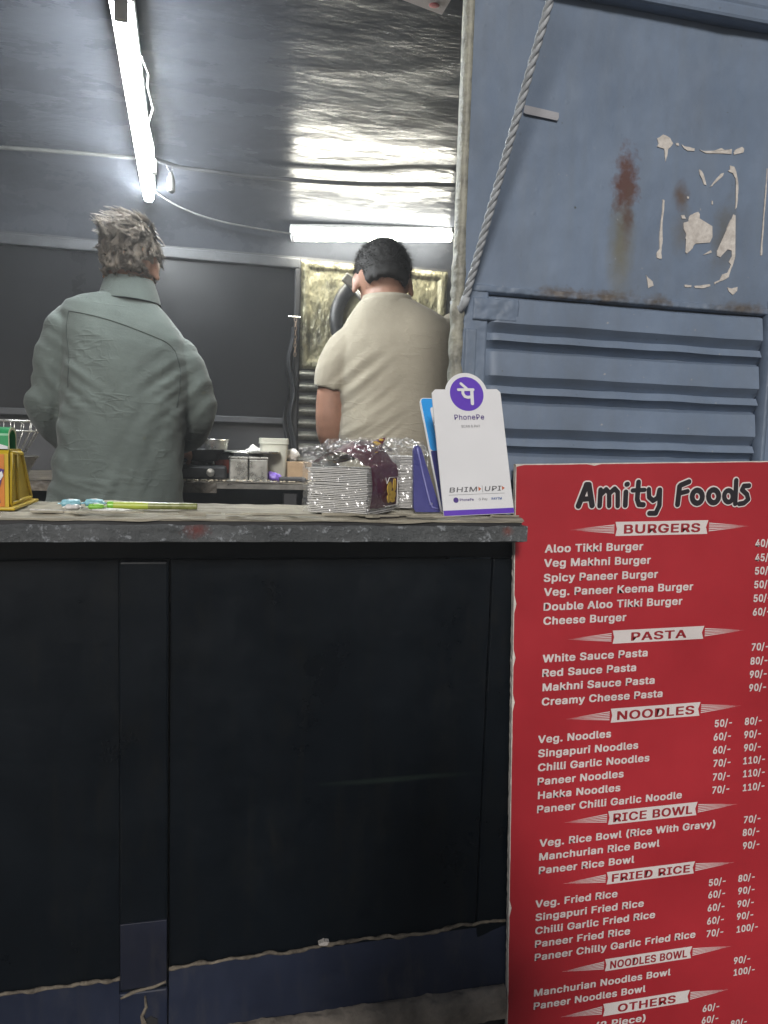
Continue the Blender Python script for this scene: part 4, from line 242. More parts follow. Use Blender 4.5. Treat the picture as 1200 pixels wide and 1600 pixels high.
    't': (227, ((204,379),(204,327),(6,327),(6,379),(65,471),(126,471),(126,98),(127,83),(130,70),(136,61),(144,55),(156,51),(170,50),(175,50),(180,50),(185,51),(191,52),(197,53),(202,54),(213,2),(207,0),(200,-2),(192,-3),(184,-3),(176,-4),(168,-4),(138,-1),(113,7),(92,21),(77,41),(68,64),(65,93)), [(31,5,4),(31,6,5),(2,0,3),(2,1,0),(31,7,6),(30,7,31),(30,8,7),(30,9,8),(29,9,30),(29,10,9),(29,11,10),(17,19,18),(16,19,17),(15,19,16),(29,12,11),(14,19,15),(13,19,14),(12,19,13),(29,19,12),(28,19,29),(27,19,28),(26,19,27),(26,20,19),(26,21,20),(25,21,26),(25,22,21),(25,23,22),(25,24,23)]),
    'u': (410, ((182,-5),(158,-3),(135,2),(115,11),(97,23),(82,39),(69,59),(60,82),(54,109),(53,139),(53,379),(114,379),(114,144),(116,117),(124,94),(137,75),(154,61),(175,53),(200,50),(218,51),(234,55),(249,62),(263,71),(274,83),(283,97),(290,113),(295,132),(296,153),(296,379),(357,379),(357,0),(298,0),(298,92),(307,92),(294,60),(277,35),(257,17),(234,5),(209,-3)), [(9,11,10),(9,12,11),(27,29,28),(27,30,29),(26,30,27),(9,13,12),(8,13,9),(25,33,26),(33,30,26),(8,14,13),(24,33,25),(7,14,8),(23,32,24),(32,33,24),(7,15,14),(23,34,32),(34,31,32),(34,30,33),(22,34,23),(6,15,7),(6,16,15),(21,34,22),(20,34,21),(6,17,16),(20,35,34),(31,30,34),(5,17,6),(19,35,20),(5,18,17),(18,35,19),(5,35,18),(4,35,5),(4,36,35),(3,36,4),(3,37,36),(2,37,3),(2,38,37),(1,38,2),(1,0,38)]),
    'v': (389, ((163,0),(17,379),(84,379),(165,155),(173,132),(180,110),(187,87),(193,64),(199,42),(206,21),(184,21),(191,42),(197,64),(203,87),(209,110),(216,132),(224,155),(305,379),(371,379),(226,0)), [(0,2,1),(0,3,2),(16,18,17),(16,19,18),(0,4,3),(15,19,16),(0,5,4),(14,19,15),(0,6,5),(13,19,14),(0,7,6),(12,19,13),(11,8,12),(8,19,12),(0,11,7),(11,8,7),(0,10,11),(9,19,8),(0,9,10),(0,19,9)]),
    'w': (567, ((138,0),(23,379),(87,379),(133,214),(140,190),(147,164),(154,137),(161,107),(168,75),(175,41),(165,41),(172,74),(179,105),(186,135),(192,163),(199,189),(206,214),(252,379),(316,379),(362,214),(368,189),(375,163),(382,136),(388,106),(395,75),(402,41),(391,41),(399,75),(406,106),(413,135),(420,163),(427,189),(434,214),(480,379),(545,379),(429,0),(368,0),(319,172),(314,189),(309,207),(305,225),(300,243),(295,262),(291,280),(286,299),(281,318),(277,338),(291,338),(286,319),(281,299),(277,280),(272,262),(267,243),(263,225),(258,207),(253,189),(248,172),(199,0)), [(0,2,1),(0,3,2),(16,46,17),(46,18,17),(46,47,18),(47,19,18),(32,34,33),(32,35,34),(16,45,46),(48,19,47),(49,44,48),(44,19,48),(16,49,45),(49,44,45),(16,50,49),(43,19,44),(16,51,50),(42,19,43),(16,52,51),(41,19,42),(40,19,41),(16,53,52),(39,19,40),(16,54,53),(0,4,3),(15,54,16),(39,20,19),(31,35,32),(38,20,39),(15,55,54),(0,5,4),(37,20,38),(37,21,20),(30,35,31),(15,56,55),(14,56,15),(14,57,56),(36,21,37),(0,6,5),(36,22,21),(29,35,30),(13,57,14),(0,7,6),(36,23,22),(28,35,29),(12,57,13),(0,8,7),(36,24,23),(27,35,28),(11,57,12),(0,10,8),(10,9,8),(36,26,24),(26,25,24),(26,35,27),(10,57,11),(0,57,10),(36,35,26)]),
    'y': (389, ((47,-139),(61,-86),(71,-87),(83,-89),(94,-90),(104,-89),(113,-86),(122,-81),(130,-74),(138,-64),(145,-51),(151,-36),(163,-1),(17,379),(84,379),(165,155),(173,132),(180,109),(187,87),(193,64),(199,42),(206,21),(184,21),(190,42),(196,64),(202,87),(209,110),(216,132),(224,155),(305,379),(371,379),(204,-58),(196,-77),(187,-93),(177,-107),(165,-119),(153,-128),(139,-136),(125,-141),(109,-144),(91,-145),(82,-145),(73,-144),(65,-143),(57,-142),(52,-140)), [(12,14,13),(12,15,14),(28,30,29),(28,31,30),(12,16,15),(27,31,28),(26,31,27),(12,17,16),(25,21,26),(21,31,26),(12,18,17),(24,21,25),(12,19,18),(23,20,24),(20,21,24),(12,23,19),(23,20,19),(12,22,23),(12,21,22),(12,31,21),(11,31,12),(10,31,11),(9,31,10),(9,32,31),(8,32,9),(7,32,8),(7,33,32),(6,33,7),(0,2,1),(5,33,6),(0,3,2),(4,33,5),(0,4,3),(0,33,4),(0,34,33),(0,35,34),(0,36,35),(0,37,36),(0,38,37),(45,38,0),(44,38,45),(44,39,38),(43,39,44),(42,39,43),(42,40,39),(41,40,42)]),
}

# ------------------------------------------------------------------ mesh helpers
class MB:
    """collects geometry for one mesh"""
    def __init__(self):
        self.v, self.f = [], []
    def add(self, vs, fs, M=None):
        b = len(self.v)
        for p in vs:
            p = Vector(p)
            self.v.append(M @ p if M is not None else p)
        self.f += [tuple(i + b for i in f) for f in fs]
        return self
    def box(self, x0, x1, y0, y1, z0, z1, M=None):
        return self.add([(x0, y0, z0), (x1, y0, z0), (x1, y1, z0), (x0, y1, z0), (x0, y0, z1), (x1, y0, z1), (x1, y1, z1), (x0, y1, z1)],
                        [(0, 3, 2, 1), (4, 5, 6, 7), (0, 1, 5, 4), (1, 2, 6, 5), (2, 3, 7, 6), (3, 0, 4, 7)], M)
    def bbox(self, x0, x1, y0, y1, z0, z1, b=.004, M=None):
        """box with chamfered edges"""
        bm = bmesh.new()
        bmesh.ops.create_cube(bm, size=1)
        for v in bm.verts:
            v.co = Vector(((x0 + x1) / 2 + v.co.x * (x1 - x0), (y0 + y1) / 2 + v.co.y * (y1 - y0), (z0 + z1) / 2 + v.co.z * (z1 - z0)))
        bmesh.ops.bevel(bm, geom=list(bm.edges), offset=b, segments=2, affect='EDGES', profile=.5)
        bm.verts.index_update()
        self.add([v.co.copy() for v in bm.verts], [[v.index for v in f.verts] for f in bm.faces], M)
        bm.free()
        return self
    def prism(self, poly, t0, t1, fn):
        """closed 2-D polygon extruded between heights t0 and t1; fn(a, b, t) -> point"""
        n = len(poly)
        vs = [fn(a, b, t0) for a, b in poly] + [fn(a, b, t1) for a, b in poly]
        fs = [tuple(range(n - 1, -1, -1)), tuple(range(n, 2 * n))]
        fs += [(i, (i + 1) % n, n + (i + 1) % n, n + i) for i in range(n)]
        return self.add(vs, fs)
    def loft(self, rings, cap=True):
        n = len(rings[0])
        vs, fs = [p for r in rings for p in r], []
        for k in range(len(rings) - 1):
            for i in range(n):
                j = (i + 1) % n
                fs.append((k * n + i, k * n + j, (k + 1) * n + j, (k + 1) * n + i))
        if cap:
            fs.append(tuple(range(n - 1, -1, -1)))
            fs.append(tuple((len(rings) - 1) * n + i for i in range(n)))
        return self.add(vs, fs)
    def tube(self, pts, r, n=8, cap=True):
        pts = [Vector(p) for p in pts]
        rs = r if isinstance(r, (list, tuple)) else [r] * len(pts)
        rings, prev = [], None
        for i, p in enumerate(pts):
            t = (pts[min(i + 1, len(pts) - 1)] - pts[max(i - 1, 0)]).normalized()
            if prev is None:
                a = Vector((0, 0, 1)) if abs(t.z) < .9 else Vector((1, 0, 0))
                u = t.cross(a).normalized()
            else:
                u = (prev - t * prev.dot(t)).normalized()
            w = t.cross(u)
            prev = u
            rings.append([p + (u * cos(2 * pi * k / n) + w * sin(2 * pi * k / n)) * rs[i] for k in range(n)])
        return self.loft(rings, cap)
    def lathe(self, prof, c, n=24, M=None, cap=True):
        """prof: (radius, z) pairs about the vertical through c"""
        rings = [[Vector((c[0] + r * cos(2 * pi * k / n), c[1] + r * sin(2 * pi * k / n), c[2] + z)) for k in range(n)] for r, z in prof]
        if M is not None:
            rings = [[M @ p for p in r] for r in rings]
        return self.loft(rings, cap)
    def ellipsoid(self, c, r, M=None, nu=20, nv=14):
        vs = [(0, 0, -1)]
        for j in range(1, nv):
            a = -pi / 2 + pi * j / nv
            vs += [(cos(a) * cos(2 * pi * i / nu), cos(a) * sin(2 * pi * i / nu), sin(a)) for i in range(nu)]
        vs.append((0, 0, 1))
        fs = [(0, 1 + (i + 1) % nu, 1 + i) for i in range(nu)]
        for j in range(nv - 2):
            for i in range(nu):
                a, b = 1 + j * nu, 1 + (j + 1) * nu
                fs.append((a + i, a + (i + 1) % nu, b + (i + 1) % nu, b + i))
        L, T = len(vs) - 1, 1 + (nv - 2) * nu
        fs += [(L, T + i, T + (i + 1) % nu) for i in range(nu)]
        pts = [Vector((c[0] + x * r[0], c[1] + y * r[1], c[2] + z * r[2])) for x, y, z in vs]
        return self.add(pts, fs, M)
    def grid(self, fn, nu, nv):
        vs = [fn(i / nu, j / nv) for j in range(nv + 1) for i in range(nu + 1)]
        fs = [(j * (nu + 1) + i, j * (nu + 1) + i + 1, (j + 1) * (nu + 1) + i + 1, (j + 1) * (nu + 1) + i) for j in range(nv) for i in range(nu)]
        return self.add(vs, fs)
    def mesh(self, name):
        me = bpy.data.meshes.new(name)
        me.from_pydata([tuple(v) for v in self.v], [], self.f)
        bm = bmesh.new(); bm.from_mesh(me)
        bmesh.ops.recalc_face_normals(bm, faces=list(bm.faces))
        bm.to_mesh(me); bm.free()
        return me
    def build(self, name, mat, parent=None, smooth=False, **kw):
        return obj(name, self.mesh(name), mat, parent, smooth, **kw)

WORLD = {}
def obj(name, me, mat, parent=None, smooth=False, label=None, cat=None, group=None, kind=None, sharp=None):
    o = bpy.data.objects.new(name, me)
    col.objects.link(o)
    if me is not None and mat is not None:
        me.materials.clear()
        me.materials.append(mat)
    if me is not None and smooth:
        me.polygons.foreach_set('use_smooth', [True] * len(me.polygons))
        if sharp:
            me.set_sharp_from_angle(angle=radians(sharp))
    if parent is not None:
        o.parent = parent
        o.matrix_parent_inverse = WORLD.get(parent.name, Matrix()).inverted()
    if label: o['label'] = label
    if cat: o['category'] = cat
    if group: o['group'] = group
    if kind: o['kind'] = kind
    return o
def thing(name, label, cat, loc, group=None):
    o = obj(name, None, None, label=label, cat=cat, group=group)
    o.location = loc
    WORLD[o.name] = Matrix.Translation(loc)
    return o

def smoothstep(a, b, x):
    t = max(0., min(1., (x - a) / (b - a)))
    return t * t * (3 - 2 * t)
def fbm(p, o=4):
    return noise.fractal(p, 1.0, 2.0, o)

# ------------------------------------------------------------------ materials
def nodes_of(m):
    m.use_nodes = True
    nt = m.node_tree
    return nt, nt.nodes['Principled BSDF']
def tex(nt, kind, scale=None, vec=None, **kw):
    n = nt.nodes.new(kind)
    if scale is not None: n.inputs['Scale'].default_value = scale
    for k, v in kw.items():
        n.inputs[k].default_value = v
    if vec is not None: nt.links.new(vec, n.inputs['Vector'])
    return n
def coords(nt, scale=(1, 1, 1)):
    tc = nt.nodes.new('ShaderNodeTexCoord')
    mp = nt.nodes.new('ShaderNodeMapping')
    mp.inputs['Scale'].default_value = scale
    nt.links.new(tc.outputs['Object'], mp.inputs['Vector'])
    return mp.outputs['Vector']
def ramp(nt, fac, stops):
    r = nt.nodes.new('ShaderNodeValToRGB')
    while len(r.color_ramp.elements) < len(stops):
        r.color_ramp.elements.new(.5)
    for e, (p, c) in zip(r.color_ramp.elements, stops):
        e.position = p
        e.color = (*c, 1) if isinstance(c, tuple) else (c, c, c, 1)
    nt.links.new(fac, r.inputs['Fac'])
    return r.outputs['Color']
def mix(nt, fac, a, b, mode='MIX'):
    m = nt.nodes.new('ShaderNodeMix')
    m.data_type = 'RGBA'
    m.blend_type = mode
    for s, v in ((m.inputs[0], fac), (m.inputs[6], a), (m.inputs[7], b)):
        if isinstance(v, (float, int)): s.default_value = v
        elif isinstance(v, tuple): s.default_value = (*v, 1)
        else: nt.links.new(v, s)
    return m.outputs[2]
def math_(nt, op, a, b=0.0, clamp=False):
    m = nt.nodes.new('ShaderNodeMath'); m.operation = op; m.use_clamp = clamp
    for s, v in ((m.inputs[0], a), (m.inputs[1], b)):
        if isinstance(v, (float, int)): s.default_value = v
        else: nt.links.new(v, s)
    return m.outputs[0]
def bump(nt, bsdf, h, strength=.3, dist=.002):
    b = nt.nodes.new('ShaderNodeBump')
    b.inputs['Strength'].default_value = strength
    b.inputs['Distance'].default_value = dist
    nt.links.new(h, b.inputs['Height'])
    nt.links.new(b.outputs['Normal'], bsdf.inputs['Normal'])
def mat(name, c, rough=.6, metal=0., var=.25, scale=6., c2=None, bs=80., bst=.25, bd=.001, rvar=.12, stretch=(1, 1, 1), spec=.5, **kw):
    m = bpy.data.materials.new(name)
    nt, b = nodes_of(m)
    v = coords(nt, stretch)
    n = tex(nt, 'ShaderNodeTexNoise', scale, v, Detail=6., Roughness=.65)
    lo = tuple(x * (1 - var) for x in c) if c2 is None else c2
    hi = tuple(min(1, x * (1 + var)) for x in c) if c2 is None else c
    nt.links.new(ramp(nt, n.outputs['Fac'], [(.3, lo), (.7, hi)]), b.inputs['Base Color'])
    r = ramp(nt, n.outputs['Fac'], [(.3, max(.02, rough - rvar)), (.7, min(1, rough + rvar))])
    nt.links.new(r, b.inputs['Roughness'])
    b.inputs['Metallic'].default_value = metal
    b.inputs['Specular IOR Level'].default_value = spec
    for k, x in kw.items():
        b.inputs[k].default_value = x
    if bst:
        h = tex(nt, 'ShaderNodeTexNoise', bs, v, Detail=4.)
        bump(nt, b, h.outputs['Fac'], bst, bd)
    return m
def blob(nt, x, z, rx, rz, nv, wob=.6):
    """mask of an uneven patch centred at (x, z) on a wall in the XZ plane"""
    tc = nt.nodes.new('ShaderNodeTexCoord')
    sp = nt.nodes.new('ShaderNodeSeparateXYZ')
    nt.links.new(tc.outputs['Object'], sp.inputs[0])
    dx = math_(nt, 'DIVIDE', math_(nt, 'SUBTRACT', sp.outputs[0], x), rx)
    dz = math_(nt, 'DIVIDE', math_(nt, 'SUBTRACT', sp.outputs[2], z), rz)
    d = math_(nt, 'SQRT', math_(nt, 'ADD', math_(nt, 'MULTIPLY', dx, dx), math_(nt, 'MULTIPLY', dz, dz)))
    d = math_(nt, 'ADD', d, math_(nt, 'MULTIPLY', math_(nt, 'SUBTRACT', nv, .5), wob * 3))
    return math_(nt, 'SUBTRACT', 1.15, d, True)

def wall_paint():
    m = bpy.data.materials.new('blue_grey_van_paint')
    nt, b = nodes_of(m)
    v = coords(nt)
    n1 = tex(nt, 'ShaderNodeTexNoise', 3.5, v, Detail=8., Roughness=.7)
    n2 = tex(nt, 'ShaderNodeTexNoise', 38., v, Detail=6., Roughness=.7)
    vs_ = coords(nt, (30, 30, 2.5))
    n3 = tex(nt, 'ShaderNodeTexNoise', 1.6, vs_, Detail=5.)
    c = ramp(nt, n1.outputs['Fac'], [(.28, (.128, .170, .240)), (.72, (.188, .245, .338))])
    c = mix(nt, ramp(nt, n3.outputs['Fac'], [(.45, 0.), (.8, .35)]), c, (.16, .19, .22))
    c = mix(nt, ramp(nt, n2.outputs['Fac'], [(.68, 0.), (.74, .8)]), c, (.07, .075, .075))
    # rust patch with an olive run below it, and grime round the peeled poster
    f = n2.outputs['Fac']
    olive = blob(nt, .722, 1.92, .028, .115, f, .30)
    c = mix(nt, math_(nt, 'MULTIPLY', olive, .85), c, (.15, .14, .09))
    rust = blob(nt, .724, 2.025, .028, .060, f, .95)
    c = mix(nt, math_(nt, 'MULTIPLY', rust, 1.3, True), c, (.105, .052, .044))
    drip = blob(nt, .732, 1.965, .012, .06, f, .7)
    c = mix(nt, math_(nt, 'MULTIPLY', drip, .8), c, (.10, .06, .045))
    g1 = blob(nt, .838, 2.013, .018, .03, f, .5)
    c = mix(nt, math_(nt, 'MULTIPLY', g1, .9), c, (.11, .075, .055))
    g2 = blob(nt, .935, 1.95, .03, .07, f, .5)
    c = mix(nt, math_(nt, 'MULTIPLY', g2, .7), c, (.12, .11, .085))
    g3 = blob(nt, .845, 1.955, .022, .05, f, .5)
    c = mix(nt, math_(nt, 'MULTIPLY', g3, .6), c, (.13, .12, .10))
    # grime along the seam over the ribs
    for gx, gw in ((.60, .05), (.69, .07), (.80, .03), (.98, .06)):
        g = blob(nt, gx, 1.822, gw, .014, f, .9)
        c = mix(nt, math_(nt, 'MULTIPLY', g, .9), c, (.10, .075, .05))
    # broad smoky grime, rub marks and tiny chips
    n4 = tex(nt, 'ShaderNodeTexNoise', 2.0, coords(nt, (1.4, 1.4, .8)), Detail=9., Roughness=.75)
    c = mix(nt, ramp(nt, n4.outputs['Fac'], [(.46, 0.), (.74, .5)]), c, (.115, .128, .145))
    n5 = tex(nt, 'ShaderNodeTexNoise', 95., v, Detail=3., Roughness=.6)
    c = mix(nt, ramp(nt, n5.outputs['Fac'], [(.715, 0.), (.735, .8)]), c, (.38, .37, .36))
    c = mix(nt, ramp(nt, n5.outputs['Fac'], [(.265, .8), (.285, 0.)]), c, (.06, .065, .05))
    nt.links.new(c, b.inputs['Base Color'])
    b.inputs['Roughness'].default_value = .5
    nt.links.new(ramp(nt, n1.outputs['Fac'], [(.3, .42), (.7, .62)]), b.inputs['Roughness'])
    h = tex(nt, 'ShaderNodeTexNoise', 55., v, Detail=6., Roughness=.6)
    h2 = tex(nt, 'ShaderNodeTexVoronoi', 26., v)
    hh = math_(nt, 'ADD', h.outputs['Fac'], math_(nt, 'MULTIPLY', ramp(nt, h2.outputs['Distance'], [(.0, 1.), (.12, 0.)]), .5))
    bump(nt, b, hh, .35, .002)
    return m

def skirt_paint(name, hi, lo, dust, amount, rough=.33, reflection_line=False):
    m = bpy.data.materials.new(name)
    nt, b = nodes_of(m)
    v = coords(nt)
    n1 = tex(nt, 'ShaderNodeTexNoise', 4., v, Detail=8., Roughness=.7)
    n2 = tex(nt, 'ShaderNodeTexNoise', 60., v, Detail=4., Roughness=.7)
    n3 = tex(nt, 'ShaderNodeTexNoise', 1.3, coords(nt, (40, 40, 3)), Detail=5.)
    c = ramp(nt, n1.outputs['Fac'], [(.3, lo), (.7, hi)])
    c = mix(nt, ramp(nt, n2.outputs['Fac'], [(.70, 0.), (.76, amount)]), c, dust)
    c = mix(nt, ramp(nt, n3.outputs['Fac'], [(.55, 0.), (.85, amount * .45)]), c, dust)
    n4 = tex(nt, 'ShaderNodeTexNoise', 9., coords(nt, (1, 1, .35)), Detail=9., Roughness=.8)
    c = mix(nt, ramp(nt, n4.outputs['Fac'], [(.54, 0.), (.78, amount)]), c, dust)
    if reflection_line:                        # long greenish reflection painted into the colour of the right-hand sheet
        refl_ = blob(nt, .333, .944, .142, .0066, n2.outputs['Fac'], .10)
        c = mix(nt, refl_, c, (.014, .022, .019))
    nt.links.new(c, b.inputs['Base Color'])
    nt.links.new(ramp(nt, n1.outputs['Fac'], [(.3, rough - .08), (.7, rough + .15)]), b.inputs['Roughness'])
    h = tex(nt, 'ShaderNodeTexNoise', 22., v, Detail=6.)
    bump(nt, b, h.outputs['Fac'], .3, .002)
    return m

def emit(name, c, s):
    m = bpy.data.materials.new(name)
    nt, b = nodes_of(m)
    b.inputs['Base Color'].default_value = (.8, .8, .8, 1)
    b.inputs['Emission Color'].default_value = (*c, 1)
    b.inputs['Emission Strength'].default_value = s
    return m
def film(name, tint=(1, 1, 1), gloss=.14):
    m = bpy.data.materials.new(name)
    m.use_nodes = True
    nt = m.node_tree
    nt.nodes.clear()
    out = nt.nodes.new('ShaderNodeOutputMaterial')
    tr = nt.nodes.new('ShaderNodeBsdfTransparent'); tr.inputs[0].default_value = (*tint, 1)
    gl = nt.nodes.new('ShaderNodeBsdfGlossy'); gl.inputs['Roughness'].default_value = .2
    df = nt.nodes.new('ShaderNodeBsdfDiffuse'); df.inputs[0].default_value = (.85, .85, .82, 1)
    m1 = nt.nodes.new('ShaderNodeMixShader'); m1.inputs[0].default_value = gloss
    m2 = nt.nodes.new('ShaderNodeMixShader'); m2.inputs[0].default_value = .03
    n = tex(nt, 'ShaderNodeTexNoise', 55., coords(nt), Detail=4.)
    bp = nt.nodes.new('ShaderNodeBump'); bp.inputs['Strength'].default_value = .6; bp.inputs['Distance'].default_value = .004
    nt.links.new(n.outputs['Fac'], bp.inputs['Height'])
    nt.links.new(bp.outputs['Normal'], gl.inputs['Normal'])
    nt.links.new(tr.outputs[0], m1.inputs[1]); nt.links.new(gl.outputs[0], m1.inputs[2])
    nt.links.new(m1.outputs[0], m2.inputs[1]); nt.links.new(df.outputs[0], m2.inputs[2])
    nt.links.new(m2.outputs[0], out.inputs[0])
    return m
def cloth(name, c, var=.18, scale=5., weave=900., crease=1.):
    m = bpy.data.materials.new(name)
    nt, b = nodes_of(m)
    v = coords(nt)
    n1 = tex(nt, 'ShaderNodeTexNoise', scale, v, Detail=7., Roughness=.65)
    n2 = tex(nt, 'ShaderNodeTexNoise', weave, v, Detail=2.)
    cc = ramp(nt, n1.outputs['Fac'], [(.3, tuple(x * (1 - var) for x in c)), (.7, tuple(x * (1 + var) for x in c))])
    cc = mix(nt, .25, cc, n2.outputs['Fac'], 'OVERLAY')
    nt.links.new(cc, b.inputs['Base Color'])
    b.inputs['Roughness'].default_value = .88
    b.inputs['Specular IOR Level'].default_value = .2
    b.inputs['Sheen Weight'].default_value = .15
    w = tex(nt, 'ShaderNodeTexNoise', 34., coords(nt, (1, 1, 2.2)), Detail=5., Roughness=.55)
    hh = math_(nt, 'ADD', math_(nt, 'MULTIPLY', w.outputs['Fac'], .5), math_(nt, 'MULTIPLY', n2.outputs['Fac'], .12))
    # thin sharp creases
    for sc, st_, k in ((5.5, (1, 1, 5.0), .8 * crease), (7., (2.6, 1, 2.2), .6 * crease)):
        r_ = tex(nt, 'ShaderNodeTexNoise', sc, coords(nt, st_), Detail=2., Roughness=.5)
        line = ramp(nt, math_(nt, 'ABSOLUTE', math_(nt, 'SUBTRACT', r_.outputs['Fac'], .5)), [(.0, 1.), (.035, 0.)])
        msk = tex(nt, 'ShaderNodeTexNoise', 9., v, Detail=2.)
        hh = math_(nt, 'ADD', hh, math_(nt, 'MULTIPLY', math_(nt, 'MULTIPLY', line, ramp(nt, msk.outputs['Fac'], [(.48, 0.), (.62, 1.)])), k))
    bump(nt, b, hh, .45, .005)
    return m

M_WALL = wall_paint()
M_POST = mat('worn_cream_post_paint', (.42, .41, .33), .55, var=.3, scale=30, c2=(.16, .16, .14), bs=90, bst=.9, bd=.004)
M_PEEL = mat('bare_primer', (.70, .66, .61), .85, scale=75, c2=(.44, .40, .36), bs=160, bst=.7, bd=.002)
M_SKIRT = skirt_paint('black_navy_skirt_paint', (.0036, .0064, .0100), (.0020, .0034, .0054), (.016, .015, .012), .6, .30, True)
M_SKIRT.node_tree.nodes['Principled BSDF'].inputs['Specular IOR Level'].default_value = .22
M_BAND = skirt_paint('dark_blue_lower_paint', (.010, .017, .044), (.005, .009, .024), (.06, .056, .052), .8, .5)
M_BANDD = skirt_paint('dark_blue_pillar_foot', (.008, .011, .030), (.004, .006, .014), (.03, .028, .026), .8, .5)  # darker version of the lower band blue, for the pillar foot
M_BEAD = mat('dusty_rust_bead', (.24, .205, .155), .9, var=.4, scale=40, c2=(.04, .032, .025), bs=150, bst=.8, bd=.004)
M_SILL = mat('dusty_sill', (.30, .26, .215), .9, scale=14, c2=(.09, .077, .064), bs=120, bst=.7, bd=.004)
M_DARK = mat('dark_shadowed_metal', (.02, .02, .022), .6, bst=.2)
M_CEIL = mat('sooty_ceiling_paint', (.052, .056, .066), .27, var=.2, scale=2.2, c2=(.030, .032, .038), bs=26, bst=.35, bd=.004, rvar=.10, stretch=(1, 2.2, 1), spec=.11)
M_INNER = mat('sooty_inner_wall', (.028, .029, .032), .5, scale=5, var=.35, bs=30, bst=.3)
M_GLASS = mat('dark_tinted_window', (.009, .0095, .011), .30, var=.25, scale=3, bs=20, bst=.06, rvar=.04, spec=.25)
M_RAIL = mat('grey_rail_paint', (.040, .042, .046), .5, scale=20, var=.35, bs=60, bst=.4)
M_GRIME = mat('greasy_olive_silver_panel', (.27, .25, .155), .34, metal=.25, scale=16, c2=(.055, .053, .038), bs=45, bst=1., bd=.008, rvar=.2, stretch=(1.6, 1, .7))
M_GRIME2 = mat('greasy_grey_slat', (.18, .18, .155), .35, metal=.3, scale=25, c2=(.06, .06, .055), bs=80, bst=.8, bd=.004)
M_RUBBER = mat('black_rubber', (.025, .026, .028), .4, scale=30, bst=.4)
M_PALE = mat('pale_olive_disc', (.34, .32, .20), .6, scale=12, var=.3, bst=.3)
M_STEEL = mat('worn_steel', (.55, .54, .50), .3, metal=.9, scale=20, var=.25, bs=90, bst=.2)
M_STEELD = mat('greasy_steel', (.22, .21, .19), .35, metal=.7, scale=18, var=.4, bs=90, bst=.4)
M_WHITE = mat('white_plastic', (.78, .78, .76), .4, var=.05, bst=.0)
M_ROPE = mat('grey_nylon_rope', (.36, .38, .40), .55, scale=60, var=.3, bs=400, bst=.4)
M_CABLE = mat('grey_cable', (.035, .035, .038), .5, var=.3, bst=.2)
M_CONDUIT = mat('pale_conduit', (.10, .10, .095), .5, var=.3, scale=40, bst=.3)
M_TUBE = emit('lit_tube_left', (.93, .98, 1.0), TUBE_LEFT)
M_TUBE2 = emit('lit_tube_back', (1.0, .97, .84), TUBE_BACK)
M_TABLE = mat('greasy_table_top', (.16, .135, .10), .45, scale=22, c2=(.05, .045, .04), bs=70, bst=.7, bd=.004)
M_WOODS = None
def wood(name, a, b_):
    m = bpy.data.materials.new(name)
    nt, b = nodes_of(m)
    v = coords(nt, (3, 34, 34))
    n = tex(nt, 'ShaderNodeTexNoise', 2.2, v, Detail=8., Roughness=.7, Distortion=.6)
    n2 = tex(nt, 'ShaderNodeTexNoise', 30., coords(nt), Detail=6., Roughness=.7)
    c = ramp(nt, n.outputs['Fac'], [(.32, b_), (.62, a)])
    c = mix(nt, ramp(nt, n2.outputs['Fac'], [(.56, 0.), (.72, .55)]), c, (.13, .12, .10))
    nt.links.new(c, b.inputs['Base Color'])
    b.inputs['Roughness'].default_value = .8
    bump(nt, b, math_(nt, 'ADD', n.outputs['Fac'], n2.outputs['Fac']), .9, .004)
    return m
M_WOOD = wood('bleached_plywood', (.48, .44, .345), (.17, .155, .12))
def edge_paint():
    m = bpy.data.materials.new('chipped_grey_edge')
    nt, b = nodes_of(m)
    v = coords(nt)
    n1 = tex(nt, 'ShaderNodeTexNoise', 14., v, Detail=8., Roughness=.75)
    n2 = tex(nt, 'ShaderNodeTexNoise', 70., v, Detail=6., Roughness=.7)
    c = ramp(nt, n1.outputs['Fac'], [(.3, (.055, .060, .062)), (.7, (.135, .142, .145))])
    c = mix(nt, ramp(nt, n2.outputs['Fac'], [(.56, 0.), (.64, .9)]), c, (.30, .32, .34))
    c = mix(nt, ramp(nt, n2.outputs['Fac'], [(.27, .85), (.36, 0.)]), c, (.035, .035, .035))
    r = blob(nt, -.02, 1.409, .022, .012, n2.outputs['Fac'], .7)
    c = mix(nt, r, c, (.16, .05, .045))
    r = blob(nt, .478, 1.408, .010, .010, n2.outputs['Fac'], .7)
    c = mix(nt, r, c, (.17, .07, .06))
    nt.links.new(c, b.inputs['Base Color'])
    b.inputs['Roughness'].default_value = .5
    bump(nt, b, n2.outputs['Fac'], 1., .008)
    return m
M_EDGE = edge_paint()
M_RED = mat('printed_red_vinyl', (.42, .024, .034), .38, var=.16, scale=3, bs=7, bst=.25, bd=.004, rvar=.08)
M_FOAM = mat('chipped_foam_edge', (.66, .62, .56), .85, var=.25, scale=50, bs=120, bst=.6, bd=.004)
M_INKW = mat('white_print', (.72, .66, .64), .55, var=.06, bst=0)
M_INKK = mat('black_print', (.018, .014, .018), .5, var=.1, bst=0)
M_INKR = mat('red_print', (.33, .02, .028), .5, var=.08, bst=0)
M_SKIN = mat('skin', (.29, .155, .105), .55, var=.18, scale=14, bs=220, bst=.15, **{'Subsurface Weight': .08, 'Subsurface Radius': (.01, .004, .002)})
M_HAIR1 = mat('wavy_brown_hair', (.15, .125, .10), .55, var=.4, scale=60, bst=0, spec=.35)
M_HAIR2 = mat('short_black_hair', (.016, .014, .013), .75, var=.4, scale=90, bst=0)
M_SHIRT1 = cloth('grey_green_cotton', (.104, .124, .114), crease=.6)
M_SHIRT2 = cloth('beige_jersey', (.315, .285, .222), .10, crease=.3)
